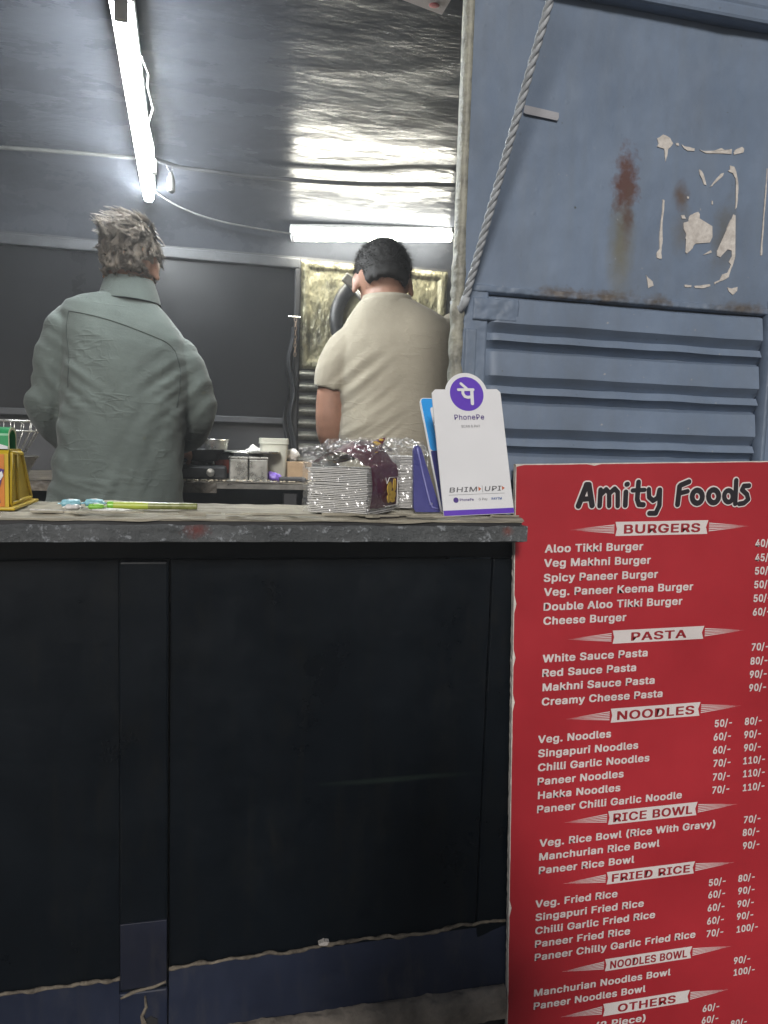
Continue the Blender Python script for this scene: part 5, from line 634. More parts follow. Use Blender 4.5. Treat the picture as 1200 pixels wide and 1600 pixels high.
M_SEAM = cloth('dark_stitching', (.05, .06, .055))
M_TROU = cloth('dark_trousers', (.025, .028, .035))

# ------------------------------------------------------------------ setting
ground = MB().grid(lambda u, v: Vector(((u - .5) * 60, (v - .5) * 60, 0)), 8, 8).build(
    'ground', mat('dusty_asphalt', (.05, .048, .046), .9, scale=2, var=.3, bs=200, bst=.6), kind='structure')

# ------------------------------------------------------------------ the food van
van = thing('food_van', 'old blue grey food van with a lit open serving hatch and ribbed side', 'food van', (0, .8, 0))
FLOOR, BACK, X0, X1 = .47, 1.6, -1.75, 1.22

def wall_sheet(x0, x1, z0, z1, y, amp=.002, nu=60, nv=50, s=9.):
    def f(u, v):
        x, z = x0 + (x1 - x0) * u, z0 + (z1 - z0) * v
        d = amp * noise.noise(Vector((x * s, 1.7, z * s))) + amp * .4 * noise.noise(Vector((x * s * 4, 9.7, z * s * 4)))
        return Vector((x, y + d, z))
    return MB().grid(f, nu, nv)

side = wall_sheet(.424, 1.046, 1.815, 2.33, 0, .0030).build('side_panel', M_WALL, van, True)
# bare patches where a pasted poster was torn off with the paint
for poly in PEEL_PATCHES:
    # roughen the outline
    pts = []
    for i, (x, z) in enumerate(poly):
        x2, z2 = poly[(i + 1) % len(poly)]
        n = max(1, int(sqrt((x2 - x) ** 2 + (z2 - z) ** 2) / .004))
        for k in range(n):
            t = k / n
            q = Vector(((x + (x2 - x) * t) * 260, 3.3, (z + (z2 - z) * t) * 260))
            pts.append((x + (x2 - x) * t + .0011 * noise.noise(q), z + (z2 - z) * t + .0011 * noise.noise(q + Vector((9, 4, 2)))))
    bm = bmesh.new()
    def surf(x, z): return .0030 * noise.noise(Vector((x * 9, 1.7, z * 9))) + .0012 * noise.noise(Vector((x * 36, 9.7, z * 36)))
    vsb = [bm.verts.new((x, surf(x, z) - .0016, z)) for x, z in pts]
    f = bm.faces.new(vsb)
    bmesh.ops.triangulate(bm, faces=[f], ngon_method='EAR_CLIP')
    r = bmesh.ops.extrude_face_region(bm, geom=list(bm.faces))
    for g in r['geom']:
        if isinstance(g, bmesh.types.BMVert): g.co.y += .0022
    bmesh.ops.recalc_face_normals(bm, faces=list(bm.faces))
    me = bpy.data.meshes.new('peeled_patch'); bm.to_mesh(me); bm.free()
    obj('peeled_patch', me, M_PEEL, side)

# ribbed lower half of the side: wide and narrow pressed ribs, each undercut below
RIB0, RIB1 = .468, 1.040
def rib_mesh(h, ext, name):
    """one pressed rib, top at z = 0: leans out going down, then turns back under; lumpy paint, rounded ends"""
    prof = [(0, .014), (-.004, .003), (-h * .12, .0000), (-h * .90, -.0060), (-h * .97, -.0060), (-h, -.0040), (-h - ext, .014)]
    m = MB()
    n = 64
    rows = []
    for i in range(n + 1):
        x = RIB0 + (RIB1 - RIB0) * i / n
        e = min(1, (x - RIB0) / .016, (RIB1 - x) / .008)
        e = max(0, e) ** .5
        rows.append([Vector((x, .014 + (y - .014) * e + .0012 * noise.noise(Vector((x * 22, z * 40, h * 50))) * e,
                             z + .0014 * noise.noise(Vector((x * 13, z * 9, 4 + h * 30))))) for z, y in prof])
    k = len(prof)
    vs_ = [p for r in rows for p in r]
    fs = [(i * k + j, (i + 1) * k + j, (i + 1) * k + j + 1, i * k + j + 1) for i in range(n) for j in range(k - 1)]
    m.add(vs_, fs)
    return m.mesh(name)
wide, narrow = rib_mesh(.049, .015, 'rib'), rib_mesh(.0155, .0125, 'rib')
z = 1.811
k = 0
while z > .72:
    for me, dz in ((wide, .064), (narrow, .028)):
        o = obj('rib', me, M_WALL, van, True, sharp=38)
        o.location.z = z
        z -= dz
    k += 1
wall_sheet(.424, 1.046, .50, 1.817, .0150, .001, 20, 40).build('rib_backing', M_WALL, van, True)
# lumpy flat strip between the hatch post and the ribs, patched with welded plates
def lump(x0, x1, z0, z1, y, a, nu, nv, seed):
    def f(u, v):
        x, zz = x0 + (x1 - x0) * u, z0 + (z1 - z0) * v
        d = a * fbm(Vector((x * 60, seed, zz * 60))) + a * .8 * noise.noise(Vector((x * 25, seed, zz * 18)))
        e = min(u, 1 - u) * (x1 - x0) / .006
        e2 = min(v, 1 - v) * (z1 - z0) / .006
        return Vector((x, y + (.014 if min(e, e2) < .01 else 0) - d, zz))
    return MB().grid(f, nu, nv)
lump(.424, .474, 1.40, 1.83, -.001, .0016, 14, 120, 2.2).build('jamb_strip', M_WALL, van, True)
lump(.428, .452, 1.52, 1.752, -.008, .0010, 10, 60, 5.2).build('patch_plate', M_WALL, van, True)
lump(.440, .530, 1.764, 1.806, -.006, .0024, 30, 16, 8.1).build('weld_patch', M_WALL, van, True)
lump(.424, 1.046, 1.812, 1.828, -.004, .0026, 200, 6, 11.).build('seam_bead', M_WALL, van, True)
# rolled edge of the hatch with crusted paint
def post_fn(x0, x1, y0, y1, z0, z1, a, seed):
    m = MB()
    n = 240
    rings = []
    for i in range(n + 1):
        zz = z0 + (z1 - z0) * i / n
        w = smoothstep(1.95, 1.80, zz)
        amp = a * (.3 + 1.2 * w)
        r = []
        for (x, y) in ((x0, y1), (x0, (y0 + y1) / 2), (x0 + .003, y0), ((x0 + x1) / 2, y0 - .002), (x1 - .003, y0), (x1, (y0 + y1) / 2), (x1, y1)):
            nn = noise.noise_vector(Vector((x * 70, y * 70 + seed, zz * 70)))
            r.append(Vector((x + (.002 if x > (x0 + x1) / 2 else -.002) * w + amp * nn.x, y + amp * nn.y - .002 * w, zz)))
        rings.append(r)
    return m.loft(rings)
post_fn(.4065, .4235, -.012, .010, 1.425, 2.45, .0018, 3.).build('hatch_post', M_POST, van, True)
MB().box(1.050, 2.40, .012, .05, .5, 2.33).build('corner_panel', M_WALL, van)
post_fn(1.040, 1.052, -.010, .02, .60, 2.33, .0015, 6.).build('corner_seam', M_WALL, van, True)
# roof gutter over the side, hatch header and raised hatch flap
MB().bbox(.425, 2.40, -.030, .03, 2.318, 2.345, .006).build('roof_gutter', M_WALL, van)
MB().bbox(.425, 2.40, -.016, .05, 2.347, 2.56, .01).build('roof_edge', M_WALL, van)
MB().box(X0, .40, .0, .03, 2.43, 2.56).build('hatch_header', M_INNER, van)
FL = Matrix.Translation((0, -.012, 2.475)) @ Matrix.Rotation(radians(-18), 4, 'X')
MB().box(X0, .60, -.62, -.005, 0, .012, FL).build('hatch_flap', M_WALL, van)
flap_rail = MB().box(.565, .60, -.62, -.005, -.030, -.002, FL).build('flap_rail', M_RAIL, van)

# skirt under the counter: dark sheets either side of a proud pillar
def skirt(x0, x1, z0, z1, y, mt, name='skirt_panel', a=.0025):
    return wall_sheet(x0, x1, z0, z1, y, a, 40, 50, 7.).build(name, mt, van, True)
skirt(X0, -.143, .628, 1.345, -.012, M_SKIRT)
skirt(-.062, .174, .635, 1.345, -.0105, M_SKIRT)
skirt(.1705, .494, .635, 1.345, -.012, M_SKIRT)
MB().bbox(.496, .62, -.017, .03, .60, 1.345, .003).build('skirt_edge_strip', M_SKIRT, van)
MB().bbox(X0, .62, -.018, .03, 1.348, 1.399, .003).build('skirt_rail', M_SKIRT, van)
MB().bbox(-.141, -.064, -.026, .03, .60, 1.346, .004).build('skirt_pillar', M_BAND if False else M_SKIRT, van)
MB().bbox(-.140, -.065, -.0285, -.024, .618, .735, .001).build('pillar_foot_plate', M_BANDD, van)
MB().box(X0, .60, .06, .08, FLOOR, 1.40).build('skirt_backing', M_DARK, van)
# blue lower bands, rusty welded bead above them and the dusty sill below
def band(x0, x1, z0, z1, y0, y1):
    def f(u, v):
        x, zz = x0 + (x1 - x0) * u, z0 + (z1 - z0) * v
        return Vector((x, y0 + (y1 - y0) * v + .0025 * noise.noise(Vector((x * 9, 2, zz * 12))), zz))
    return MB().grid(f, 60, 14)
def bead(x0, x1, za, zb, y, r, seed, name='rust_bead', mt=None):
    n = int((x1 - x0) / .004)
    pts, rs = [], []
    for i in range(n + 1):
        x = x0 + (x1 - x0) * i / n
        nv = noise.noise_vector(Vector((x * 45, seed, 1)))
        pts.append((x, y + .003 * nv.x, za + (zb - za) * i / n + .0042 * nv.y + .004 * noise.noise(Vector((x * 9, seed, 5)))))
        rs.append(r * (.55 + 1.0 * abs(nv.z)))
    return MB().tube(pts, rs, 7).build(name, mt or M_BEAD, van, True)
band(X0, -.143, .40, .628, -.024, -.016).build('lower_band', M_BAND, van, True)
band(-.062, .62, .515, .640, -.026, -.016).build('lower_band', M_BAND, van, True)
MB().bbox(-.1415, -.0635, -.031, .02, .40, .613, .003).build('pillar_foot', M_BAND, van)
bead(X0, -.141, .628, .630, -.016, .0042, 1.)
bead(-.062, .62, .638, .650, -.016, .0042, 2.)
bead(-.139, -.066, .608, .622, -.030, .0036, 3.)
# corroded crack in the pillar foot
MB().tube([(-.100, -.0315, .605), (-.098, -.0325, .585), (-.105, -.0325, .570), (-.101, -.0325, .556)], [.0018, .0026, .003, .005], 6).build('rust_crack', M_BEAD, van)
def patch(pts, y, t, mt, name):
    return MB().prism(pts, y, y - t, lambda a, b, tt: Vector((a, tt, b))).build(name, mt, van)
rp = random.Random(3)
def ragged(cx, cz, rx, rz, n=16):
    return [(cx + rx * cos(2 * pi * i / n) * rp.uniform(.6, 1.2), cz + rz * sin(2 * pi * i / n) * rp.uniform(.6, 1.2)) for i in range(n)]
patch(ragged(-.118, .545, .020, .012), -.0306, .0012, M_DARK, 'rust_hole')
patch(ragged(-.090, .552, .013, .018), -.0307, .0014, M_DARK, 'rust_hole')
# dusty sill: rounded ledge with lumpy dirt
def sill_fn(u, v):
    x = -.062 + (.553 + .062) * u
    a = v * pi * .62
    y = -.026 - .022 * sin(a) - .003 * fbm(Vector((x * 30, v * 3, 2)))
    zz = .527 - .040 * (1 - cos(a)) / 1.37 * 1.1 + .0045 * fbm(Vector((x * 24, v * 4, 7))) - .012 * (v > .99)
    return Vector((x, y, zz))
MB().grid(sill_fn, 200, 12).build('dusty_sill', M_SILL, van, True)
MB().bbox(.556, 2.40, -.024, .02, .470, .525, .006).build('dusty_sill', M_SILL, van)
MB().box(-.062, .553, -.022, .05, .455, .484).build('sill_underside', M_SILL, van)
MB().box(X0, X1, .02, BACK, .36, FLOOR).build('van_floor', M_DARK, van)
patch(ragged(.205, .652, .009, .0045), -.014, .010, M_PEEL, 'paint_chip')

# interior: wavy sheet metal ceiling turning down into the back wall
PROF = [(.0, 2.452), (.45, 2.455), (.85, 2.452), (1.15, 2.442), (1.36, 2.415), (1.49, 2.365), (1.565, 2.30), (1.60, 2.225)]
def prof_at(t):
    s = t * (len(PROF) - 1)
    i = min(int(s), len(PROF) - 2)
    f_ = s - i
    p0, p1, p2, p3 = [Vector((*PROF[max(0, min(len(PROF) - 1, i + k))], 0)) for k in (-1, 0, 1, 2)]
    return .5 * ((2 * p1) + (p2 - p0) * f_ + (2 * p0 - 5 * p1 + 4 * p2 - p3) * f_ ** 2 + (3 * p1 - p0 - 3 * p2 + p3) * f_ ** 3)
def ceil_fn(u, v):
    x = X0 + (X1 - X0) * u
    p = prof_at(v)
    w = smoothstep(0, .06, v) * smoothstep(1, .93, v)
    near = .35 + .65 * smoothstep(-.1, .35, x)
    d = .0070 * near * noise.noise(Vector((x * .9, p.x * 3.6, 3.1))) + .0017 * near * fbm(Vector((x * 5.0, p.x * 12, 8.2)), 3)
    d += .0005 * noise.noise(Vector((x * 17, p.x * 22, 5.)))
    return Vector((x, p.x, p.y + d * w))
ceiling = MB().grid(ceil_fn, 420, 260).build('ceiling', M_CEIL, van, True)
MB().box(X0, X1, .03, BACK, 2.47, 2.50).build('roof_sheet', M_INNER, van)
wall_sheet(X0, X1, FLOOR, 2.226, BACK, .003, 60, 60).build('back_wall', M_INNER, van, True)
MB().box(X1 - .02, X1, .05, BACK, FLOOR, 2.46).build('end_wall', M_INNER, van)
MB().box(X0, X0 + .02, .02, BACK, FLOOR, 2.46).build('end_wall', M_INNER, van)
MB().box(.43, X1, .045, .06, FLOOR, 2.46).build('inner_lining', M_INNER, van)
# dark window across the back, its rails, and the hanging dark cover at its right edge
rail = MB().bbox(X0 + .02, .318, BACK - .034, BACK - .002, 2.176, 2.212, .004).build('window_rail', M_RAIL, van)
wall_sheet(X0 + .02, .300, 1.625, 2.176, BACK - .012, .002, 50, 30, 4).build('window_pane', M_GLASS, van, True)
MB().bbox(X0 + .02, .318, BACK - .030, BACK - .002, 1.600, 1.624, .003).build('window_sill', M_RAIL, van)
MB().bbox(.300, .318, BACK - .032, BACK - .002, 1.40, 2.176, .003).build('window_stile', M_DARK, van)
def drape(u, v):
    zz = 1.46 + .50 * v
    x = .262 + .045 * u + .008 * sin(zz * 30) + .02 * (v) * (1 - u)
    return Vector((x, BACK - .045 + .012 * sin(u * 9 + zz * 14), zz))
MB().grid(drape, 12, 40).build('hanging_strip', M_RUBBER, van, True)
# greasy pressed panel with a raised rim, and slats below it
def panel_fn(u, v):
    x, zz = .324 + .572 * u, 1.812 + .402 * v
    dx, dz = min(x - .324, .896 - x), min(zz - 1.812, 2.214 - zz)
    e = min(dx, dz)
    y = BACK - .012 - .010 * (smoothstep(0, .012, e) - smoothstep(.022, .040, e)) - .003 * fbm(Vector((x * 26, 4, zz * 18)))
    return Vector((x, y, zz))
panel = MB().grid(panel_fn, 150, 110).build('pressed_panel', M_GRIME, van, True)
slat_me = MB()
def slat_fn(u, v):
    x = .324 + .572 * u
    t = v * pi
    return Vector((x, BACK - .008 - .016 * sin(t) - .0015 * noise.noise(Vector((x * 30, v * 5, 1))), -.017 + .034 * v))
slat_me.grid(slat_fn, 60, 8)
slat_me = slat_me.mesh('slat')
zz = 1.79
for i in range(8):
    o = obj('slat', slat_me, M_GRIME2, van, True)
    o.location.z = zz
    zz -= .046
# round vent in that panel, half hidden by the cook: thick black rim, pale disc, steel strut
vent_c = Vector((.590, BACK - .03, 2.00))
ring = MB()
ring.loft([[vent_c + Vector((cos(a) * (.135 + .026 * cos(b)), -.016 - .018 * sin(b), sin(a) * (.150 + .026 * cos(b)))) for b in [2 * pi * k / 10 for k in range(10)]]
           for a in [2 * pi * i / 48 for i in range(49)]], False)
vent = ring.build('vent_ring', M_RUBBER, van, True)
MB().lathe([(.001, 0), (.116, 0), (.120, .006), (.001, .010)], (0, 0, 0), 32,
           Matrix.Translation(vent_c + Vector((0, .01, 0))) @ Matrix.Rotation(radians(90), 4, 'X') @ Matrix.Diagonal((1, 1.12, 1, 1))).build('vent_disc', M_PALE, vent, True)
MB().tube([vent_c + Vector((-.085, -.045, .125)), vent_c + Vector((-.040, -.05, .065)), vent_c + Vector((.03, -.045, -.01))], [.011, .009, .008], 8).build('vent_strut', M_STEELD, vent, True)
MB().bbox(-.03, .03, -.014, .014, -.018, .018, .006, Matrix.Translation(vent_c + Vector((-.090, -.045, .135))) @ Matrix.Rotation(radians(35), 4, 'Y')).build('vent_bracket', M_STEELD, vent)

# chain hanging beside the panel
chain = thing('rusty_chain', 'short rusty chain hanging from a nail beside the greasy panel', 'chain', (.302, BACK - .052, 1.99))
link_m = MB()
lk = [(0.0045 * cos(2 * pi * i / 12), 0, .0095 * sin(2 * pi * i / 12)) for i in range(12)]
link_m.loft([[Vector(lk[i]) + (Vector(lk[i]).normalized() * cos(b) + Vector((0, 1, 0)) * sin(b)) * .0016 for b in [2 * pi * k / 6 for k in range(6)]] for i in list(range(12)) + [0]], False)
link_me = link_m.mesh('chain_link')
M_RUSTC = mat('rusty_chain_metal', (.26, .19, .14), .6, metal=.4, scale=80, var=.4, bst=.3)
for i in range(9):
    o = obj('chain_link', link_me, M_RUSTC, chain, True)
    o.location = (.302, BACK - .052, 1.985 - i * .0155)
    o.rotation_euler.z = radians(90 * (i % 2) + 15)
MB().tube([(.275, BACK - .055, 1.996), (.320, BACK - .040, 1.998)], .0025, 6).build('nail', M_STEEL, chain)

# ------------------------------------------------------------------ serving counter
counter = thing('serving_counter', 'long worn plywood counter shelf with a chipped grey painted edge', 'counter', (-.6, -.1, 1.39))
def ctop(u, v):
    x, y = X0 + (.512 - X0) * u, -.108 + .243 * v
    h = .0035 * fbm(Vector((x * 5, y * 26, 2))) + .0025 * noise.noise(Vector((x * 20, y * 60, 6)))
    return Vector((x, y + (.004 * noise.noise(Vector((x * 14, 8, 3))) if v in (0., 1.) else 0), 1.4255 + h - .004 * (v < .02)))
ct = MB().grid(ctop, 460, 26)
cb = ct.build('plywood_top', M_WOOD, counter, True)
MB().box(X0, .509, -.100, .130, 1.404, 1.4195).build('plywood_core', M_WOOD, counter)
MB().box(X0, .509, -.1035, -.1005, 1.404, 1.4200).build('gap_shade_strip', M_DARK, counter)  # solid dark strip standing in for the shade in the gap
MB().box(X0, .509, -.1065, -.0985, 1.4206, 1.4236).build('top_veneer', M_WOOD, counter)
def cedge(u, v):
    x = X0 + (.510 - X0) * u
    nx = noise.noise(Vector((x * 22, 3, 1)))
    if v < .5:                     # front face, bottom to top
        t = v * 2
        return Vector((x, -.121 + .002 * noise.noise(Vector((x * 16, t * 3, 5))), 1.391 + .0012 * nx + (.0245 + .0022 * noise.noise(Vector((x * 40, 7, 2)))) * t))
    t = (v - .5) * 2               # turned over the top
    return Vector((x, -.121 + .0125 * t, 1.4165 + .0026 * noise.noise(Vector((x * 40, 7, 2))) + .001 * nx - .002 * t))
MB().grid(cedge, 420, 12).build('metal_edge', M_EDGE, counter, True)
MB().box(X0, .508, -.117, .10, 1.3895, 1.403).build('edge_underside', M_DARK, counter)
MB().bbox(.506, .5125, -.1215, .02, 1.391, 1.4165, .001).build('edge_end', M_EDGE, counter)
# loose slivers of delaminated ply along the front
slr = random.Random(5)
for i in range(26):
    x = slr.uniform(-.33, .48)
    L, w = slr.uniform(.02, .09), slr.uniform(.003, .009)
    y = slr.uniform(-.105, -.075)
    pts = [(x, y), (x + L * .4, y - w * .5), (x + L, y + slr.uniform(-.003, .003)), (x + L * .7, y + w), (x + L * .2, y + w * .8)]
    t = slr.uniform(.0006, .0016)
    MB().prism(pts, 1.4275 + slr.uniform(0, .0022), 1.4278 + t + .0022, lambda a, b, c: Vector((a, b, c))).build('ply_sliver', M_WOOD, counter)

# ------------------------------------------------------------------ lights
def tube_light(a, b, r, name, label, m_emit, up, bw_=.024, cat='tube light'):
    a, b = Vector(a), Vector(b)
    d = (b - a).normalized()
    t = thing(name, label, cat, tuple((a + b) / 2))
    up = Vector(up)
    side_ = d.cross(up).normalized()
    up = side_.cross(d).normalized()
    MB().tube([a, b], r, 16).build('tube', m_emit, t, True, sharp=40)
    Mx = Matrix((( *side_, 0), (*d, 0), (*up, 0), (0, 0, 0, 1))).transposed()
    Mx.translation = a
    L = (b - a).length
    MB().bbox(-bw_, bw_, -.012, L + .012, r + .004, r + .030, .003, Mx).build('batten', M_WHITE, t)
    for s in (-.013, L + .001):
        MB().bbox(-.013, .013, s, s + .012, -r, r + .036, .002, Mx).build('end_cap', M_WHITE, t)
    return t
tube_light((-.178, .372, 2.368), (-.212, 1.47, 2.350), .017, 'tube_light', 'glowing white ceiling tube light running back over the man in green', M_TUBE, (0, 0, 1))
tube_light((.289, 1.515, 2.276), (.871, 1.495, 2.322), .017, 'tube_light', 'glowing white tube light across the back wall above the man in beige', M_TUBE2, (0, .75, .66))

def cable(name, label, cat, pts, r, mt, loc=None, n=8, sub=10, ribbed=False):
    P = [Vector(p) for p in pts]
    out = []
    for i in range(len(P) - 1):
        p0, p1, p2, p3 = P[max(0, i - 1)], P[i], P[i + 1], P[min(len(P) - 1, i + 2)]
        for k in range(sub):
            f_ = k / sub
            out.append(.5 * ((2 * p1) + (p2 - p0) * f_ + (2 * p0 - 5 * p1 + 4 * p2 - p3) * f_ ** 2 + (3 * p1 - p0 - 3 * p2 + p3) * f_ ** 3))
    out.append(P[-1])
    rs = [r * (1 + (.16 if k % 2 else -.1)) for k in range(len(out))] if ribbed else r
    return MB().tube(out, rs, n).build(name, mt, None, True, label=label, cat=cat)
cable('corrugated_conduit', 'pale corrugated conduit running left across the ceiling from the tube', 'conduit',
      [(-1.70, 1.36, 2.395), (-1.0, 1.36, 2.398), (-.635, 1.33, 2.41), (-.42, 1.31, 2.412), (-.235, 1.29, 2.41)], .0060, M_CONDUIT, sub=60, ribbed=True)
cable('ceiling_cable', 'dark cable sagging across the ceiling from the tube to the hatch post', 'cable',
      [(-.215, 1.27, 2.41), (-.16, 1.28, 2.405), (-.10, 1.30, 2.40), (0.0, 1.30, 2.398), (.14, 1.31, 2.40), (.45, 1.29, 2.405), (.80, 1.22, 2.415), (1.18, 1.2, 2.42)], .0075, M_CABLE)
cable('thin_wire', 'thin pale wire drooping from the ceiling tube to the back tube', 'wire',
      [(-.200, 1.475, 2.375), (-.12, 1.49, 2.335), (-.005, 1.49, 2.302), (.14, 1.50, 2.288), (.285, 1.515, 2.284)], .0032, M_CONDUIT)
# plug hanging from the cable and the starter beside the tube
plug = thing('hanging_plug', 'small pale bulb holder dangling from the dark ceiling cable', 'bulb holder', (-.132, 1.29, 2.34))
MB().lathe([(.004, .030), (.008, .026), (.011, .012), (.013, -.010), (.012, -.030), (.006, -.034)], (-.130, 1.30, 2.352), 14).build('holder_body', M_CONDUIT, plug, True, sharp=50)
MB().tube([(-.15, 1.285, 2.404), (-.142, 1.29, 2.395), (-.132, 1.30, 2.382)], .0022, 6).build('flex', M_CABLE, plug, True)
MB().tube([(-.12, 1.295, 2.402), (-.126, 1.295, 2.392), (-.129, 1.30, 2.381)], .0022, 6).build('flex', M_CABLE, plug, True)
st = thing('lamp_starter', 'round pale starter cap beside the far end of the ceiling tube', 'starter', (-.178, 1.2, 2.36))
MB().lathe([(.002, -.026), (.013, -.022), (.0145, .016), (.010, .022), (.002, .024)], (-.180, 1.20, 2.362), 16).build('starter_cap', M_WHITE, st, True, sharp=50)
MB().tube([(-.155, .55, 2.375), (-.145, .62, 2.372), (-.155, .70, 2.38), (-.148, .80, 2.37), (-.170, .92, 2.378), (-.165, 1.05, 2.368), (-.176, 1.18, 2.380)], .0028, 6).build('starter_lead', M_CONDUIT, st, True)

# twisted rope holding up the flap
rope = thing('twisted_rope', 'grey twisted rope slanting up from the hatch post to the raised flap', 'rope', (.421, -.01, 1.80))
ra, rb_ = Vector((.4205, -.020, 1.790)), Vector((.4205, -.020, 1.790)) + (Vector((.470, -.20, 2.189)) - Vector((.4205, -.02, 1.790))) * 1.62
d = (rb_ - ra).normalized()
u_ = d.cross(Vector((0, 1, 0))).normalized(); w_ = d.cross(u_)
n = 220
for s in range(3):
    pts = []
    for i in range(n + 1):
        a = 2 * pi * (i / n * 15 + s / 3)
        pts.append(ra + (rb_ - ra) * (i / n) + (u_ * cos(a) + w_ * sin(a)) * .0030)
    MB().tube(pts, .0037, 7).build('strand', M_ROPE, rope, True)
MB().tube([ra + d * .01, ra, ra + Vector((-.004, .006, -.012)), ra + Vector((-.008, .012, -.004)), ra + Vector((-.012, .03, .004))], [.0075, .008, .007, .006, .005], 8).build('knot_tail', M_ROPE, rope, True)
# tape on the side wall, sticker under the roof
def quadbit(name, label, cat, pts, mt, thick, nrm):
    nrm = Vector(nrm) * thick
    P = [Vector(p) for p in pts]
    n_ = len(P)
    return MB().add(P + [p + nrm for p in P], [tuple(range(n_)), tuple(range(2 * n_ - 1, n_ - 1, -1))] + [(i, (i + 1) % n_, n_ + (i + 1) % n_, n_ + i) for i in range(n_)]).build(name, mt, None, label=label, cat=cat)
M_TAPE = mat('old_grey_tape', (.36, .36, .38), .6, var=.1, scale=30, bst=.3)
quadbit('tape_strip', 'short strip of pale grey tape stuck on the blue wall', 'tape',
        [(.520, -.005, 2.1315), (.584, -.005, 2.1265), (.5845, -.005, 2.119), (.582, -.005, 2.1135), (.5225, -.005, 2.1175), (.519, -.005, 2.119)], M_TAPE, .0022, (0, 1, 0))
M_STICK = mat('faded_sticker', (.62, .55, .53), .6, var=.1, bst=0)
stk = thing('ceiling_sticker', 'torn white paper sticker with red print under the roof', 'sticker', (.42, .28, 2.42))
MB().add([(.37, .20, 2.446), (.47, .19, 2.446), (.463, .325, 2.440), (.440, .318, 2.440), (.37, .297, 2.440),
          (.37, .20, 2.448), (.47, .19, 2.448), (.463, .325, 2.442), (.440, .318, 2.442), (.37, .297, 2.442)],
         [(0, 1, 2, 3, 4), (9, 8, 7, 6, 5), (0, 5, 6, 1), (1, 6, 7, 2), (2, 7, 8, 3), (3, 8, 9, 4), (4, 9, 5, 0)]).build('paper', M_STICK, stk)
M_REDP = mat('faded_red_print', (.42, .10, .10), .6, bst=0)
MB().ellipsoid((.438, .297, 2.4402), (.011, .010, .0012), nu=16, nv=6).build('red_print', M_REDP, stk)
for i in range(3):
    MB().box(.378 + i * .014, .388 + i * .014, .268 + .004 * i, .286 + .004 * i, 2.4412, 2.4425).build('red_print', M_REDP, stk)

# ------------------------------------------------------------------ people
def ring(c, a, b, n=28, p=2.3, tilt=0., M=None, yaw=0.):
    """superellipse ring about c in the horizontal plane; tilt shears z by x"""
    out = []
    for i in range(n):
        t = 2 * pi * i / n
        ct, st_ = cos(t), sin(t)
        x = a * math.copysign(abs(ct) ** (2 / p), ct)
        y = b * math.copysign(abs(st_) ** (2 / p), st_)
        x, y = x * cos(yaw) - y * sin(yaw), x * sin(yaw) + y * cos(yaw)
        out.append(Vector((c[0] + x, c[1] + y, c[2] + tilt * x)))
    return out
def dense(pts, rs, sub=5):
    P = [Vector(p) for p in pts]
    o, r = [], []
    for i in range(len(P) - 1):
        p0, p1, p2, p3 = P[max(0, i - 1)], P[i], P[i + 1], P[min(len(P) - 1, i + 2)]
        for k in range(sub):
            f_ = k / sub
            o.append(.5 * ((2 * p1) + (p2 - p0) * f_ + (2 * p0 - 5 * p1 + 4 * p2 - p3) * f_ ** 2 + (3 * p1 - p0 - 3 * p2 + p3) * f_ ** 3))
            r.append(rs[i] + (rs[i + 1] - rs[i]) * f_)
    return o + [P[-1]], r + [rs[-1]]
def fuse(mb, voxel, smooth=4):
    """one continuous skin round everything collected in mb"""
    me = mb.mesh('tmp')
    o = bpy.data.objects.new('tmp', me)
    col.objects.link(o)
    r = o.modifiers.new('r', 'REMESH'); r.mode = 'VOXEL'; r.voxel_size = voxel
    s = o.modifiers.new('s', 'SMOOTH'); s.factor = .5; s.iterations = smooth
    bpy.context.view_layer.update()
    out = bpy.data.meshes.new_from_object(o.evaluated_get(bpy.context.evaluated_depsgraph_get()))
    bpy.data.objects.remove(o, do_unlink=True)
    bpy.data.meshes.remove(me)
    return out
def displace(me, fn):
    nrm = [v.normal.copy() for v in me.vertices]
    for v, n_ in zip(me.vertices, nrm):
        v.co = v.co + n_ * fn(v.co, n_)
    me.update()
def hand(mb, wrist, d, up, s=1):
    """palm, four curled fingers and a thumb from the side of the palm"""
    d, up = Vector(d).normalized(), Vector(up).normalized()
    sd = d.cross(up).normalized() * s
    up = sd.cross(d).normalized() * s
    W = Vector(wrist)
    for k in range(4):
        off = (k - 1.5) * .019
        mb.tube([W, W + d * .045 + sd * off * .8, W + d * .085 + sd * off], [.017, .013, .010], 8)
        L = (.066, .076, .072, .056)[k]
        p = W + d * .085 + sd * off
        mb.tube([p, p + d * L * .45 - up * .010, p + d * L * .75 - up * .030, p + d * L * .80 - up * .050], [.0095, .009, .008, .007], 8)
    mb.tube([W + d * .02 - sd * .012, W + d * .045 - sd * .040, W + d * .075 - sd * .052 - up * .012, W + d * .098 - sd * .048 - up * .022], [.014, .012, .010, .008], 8)
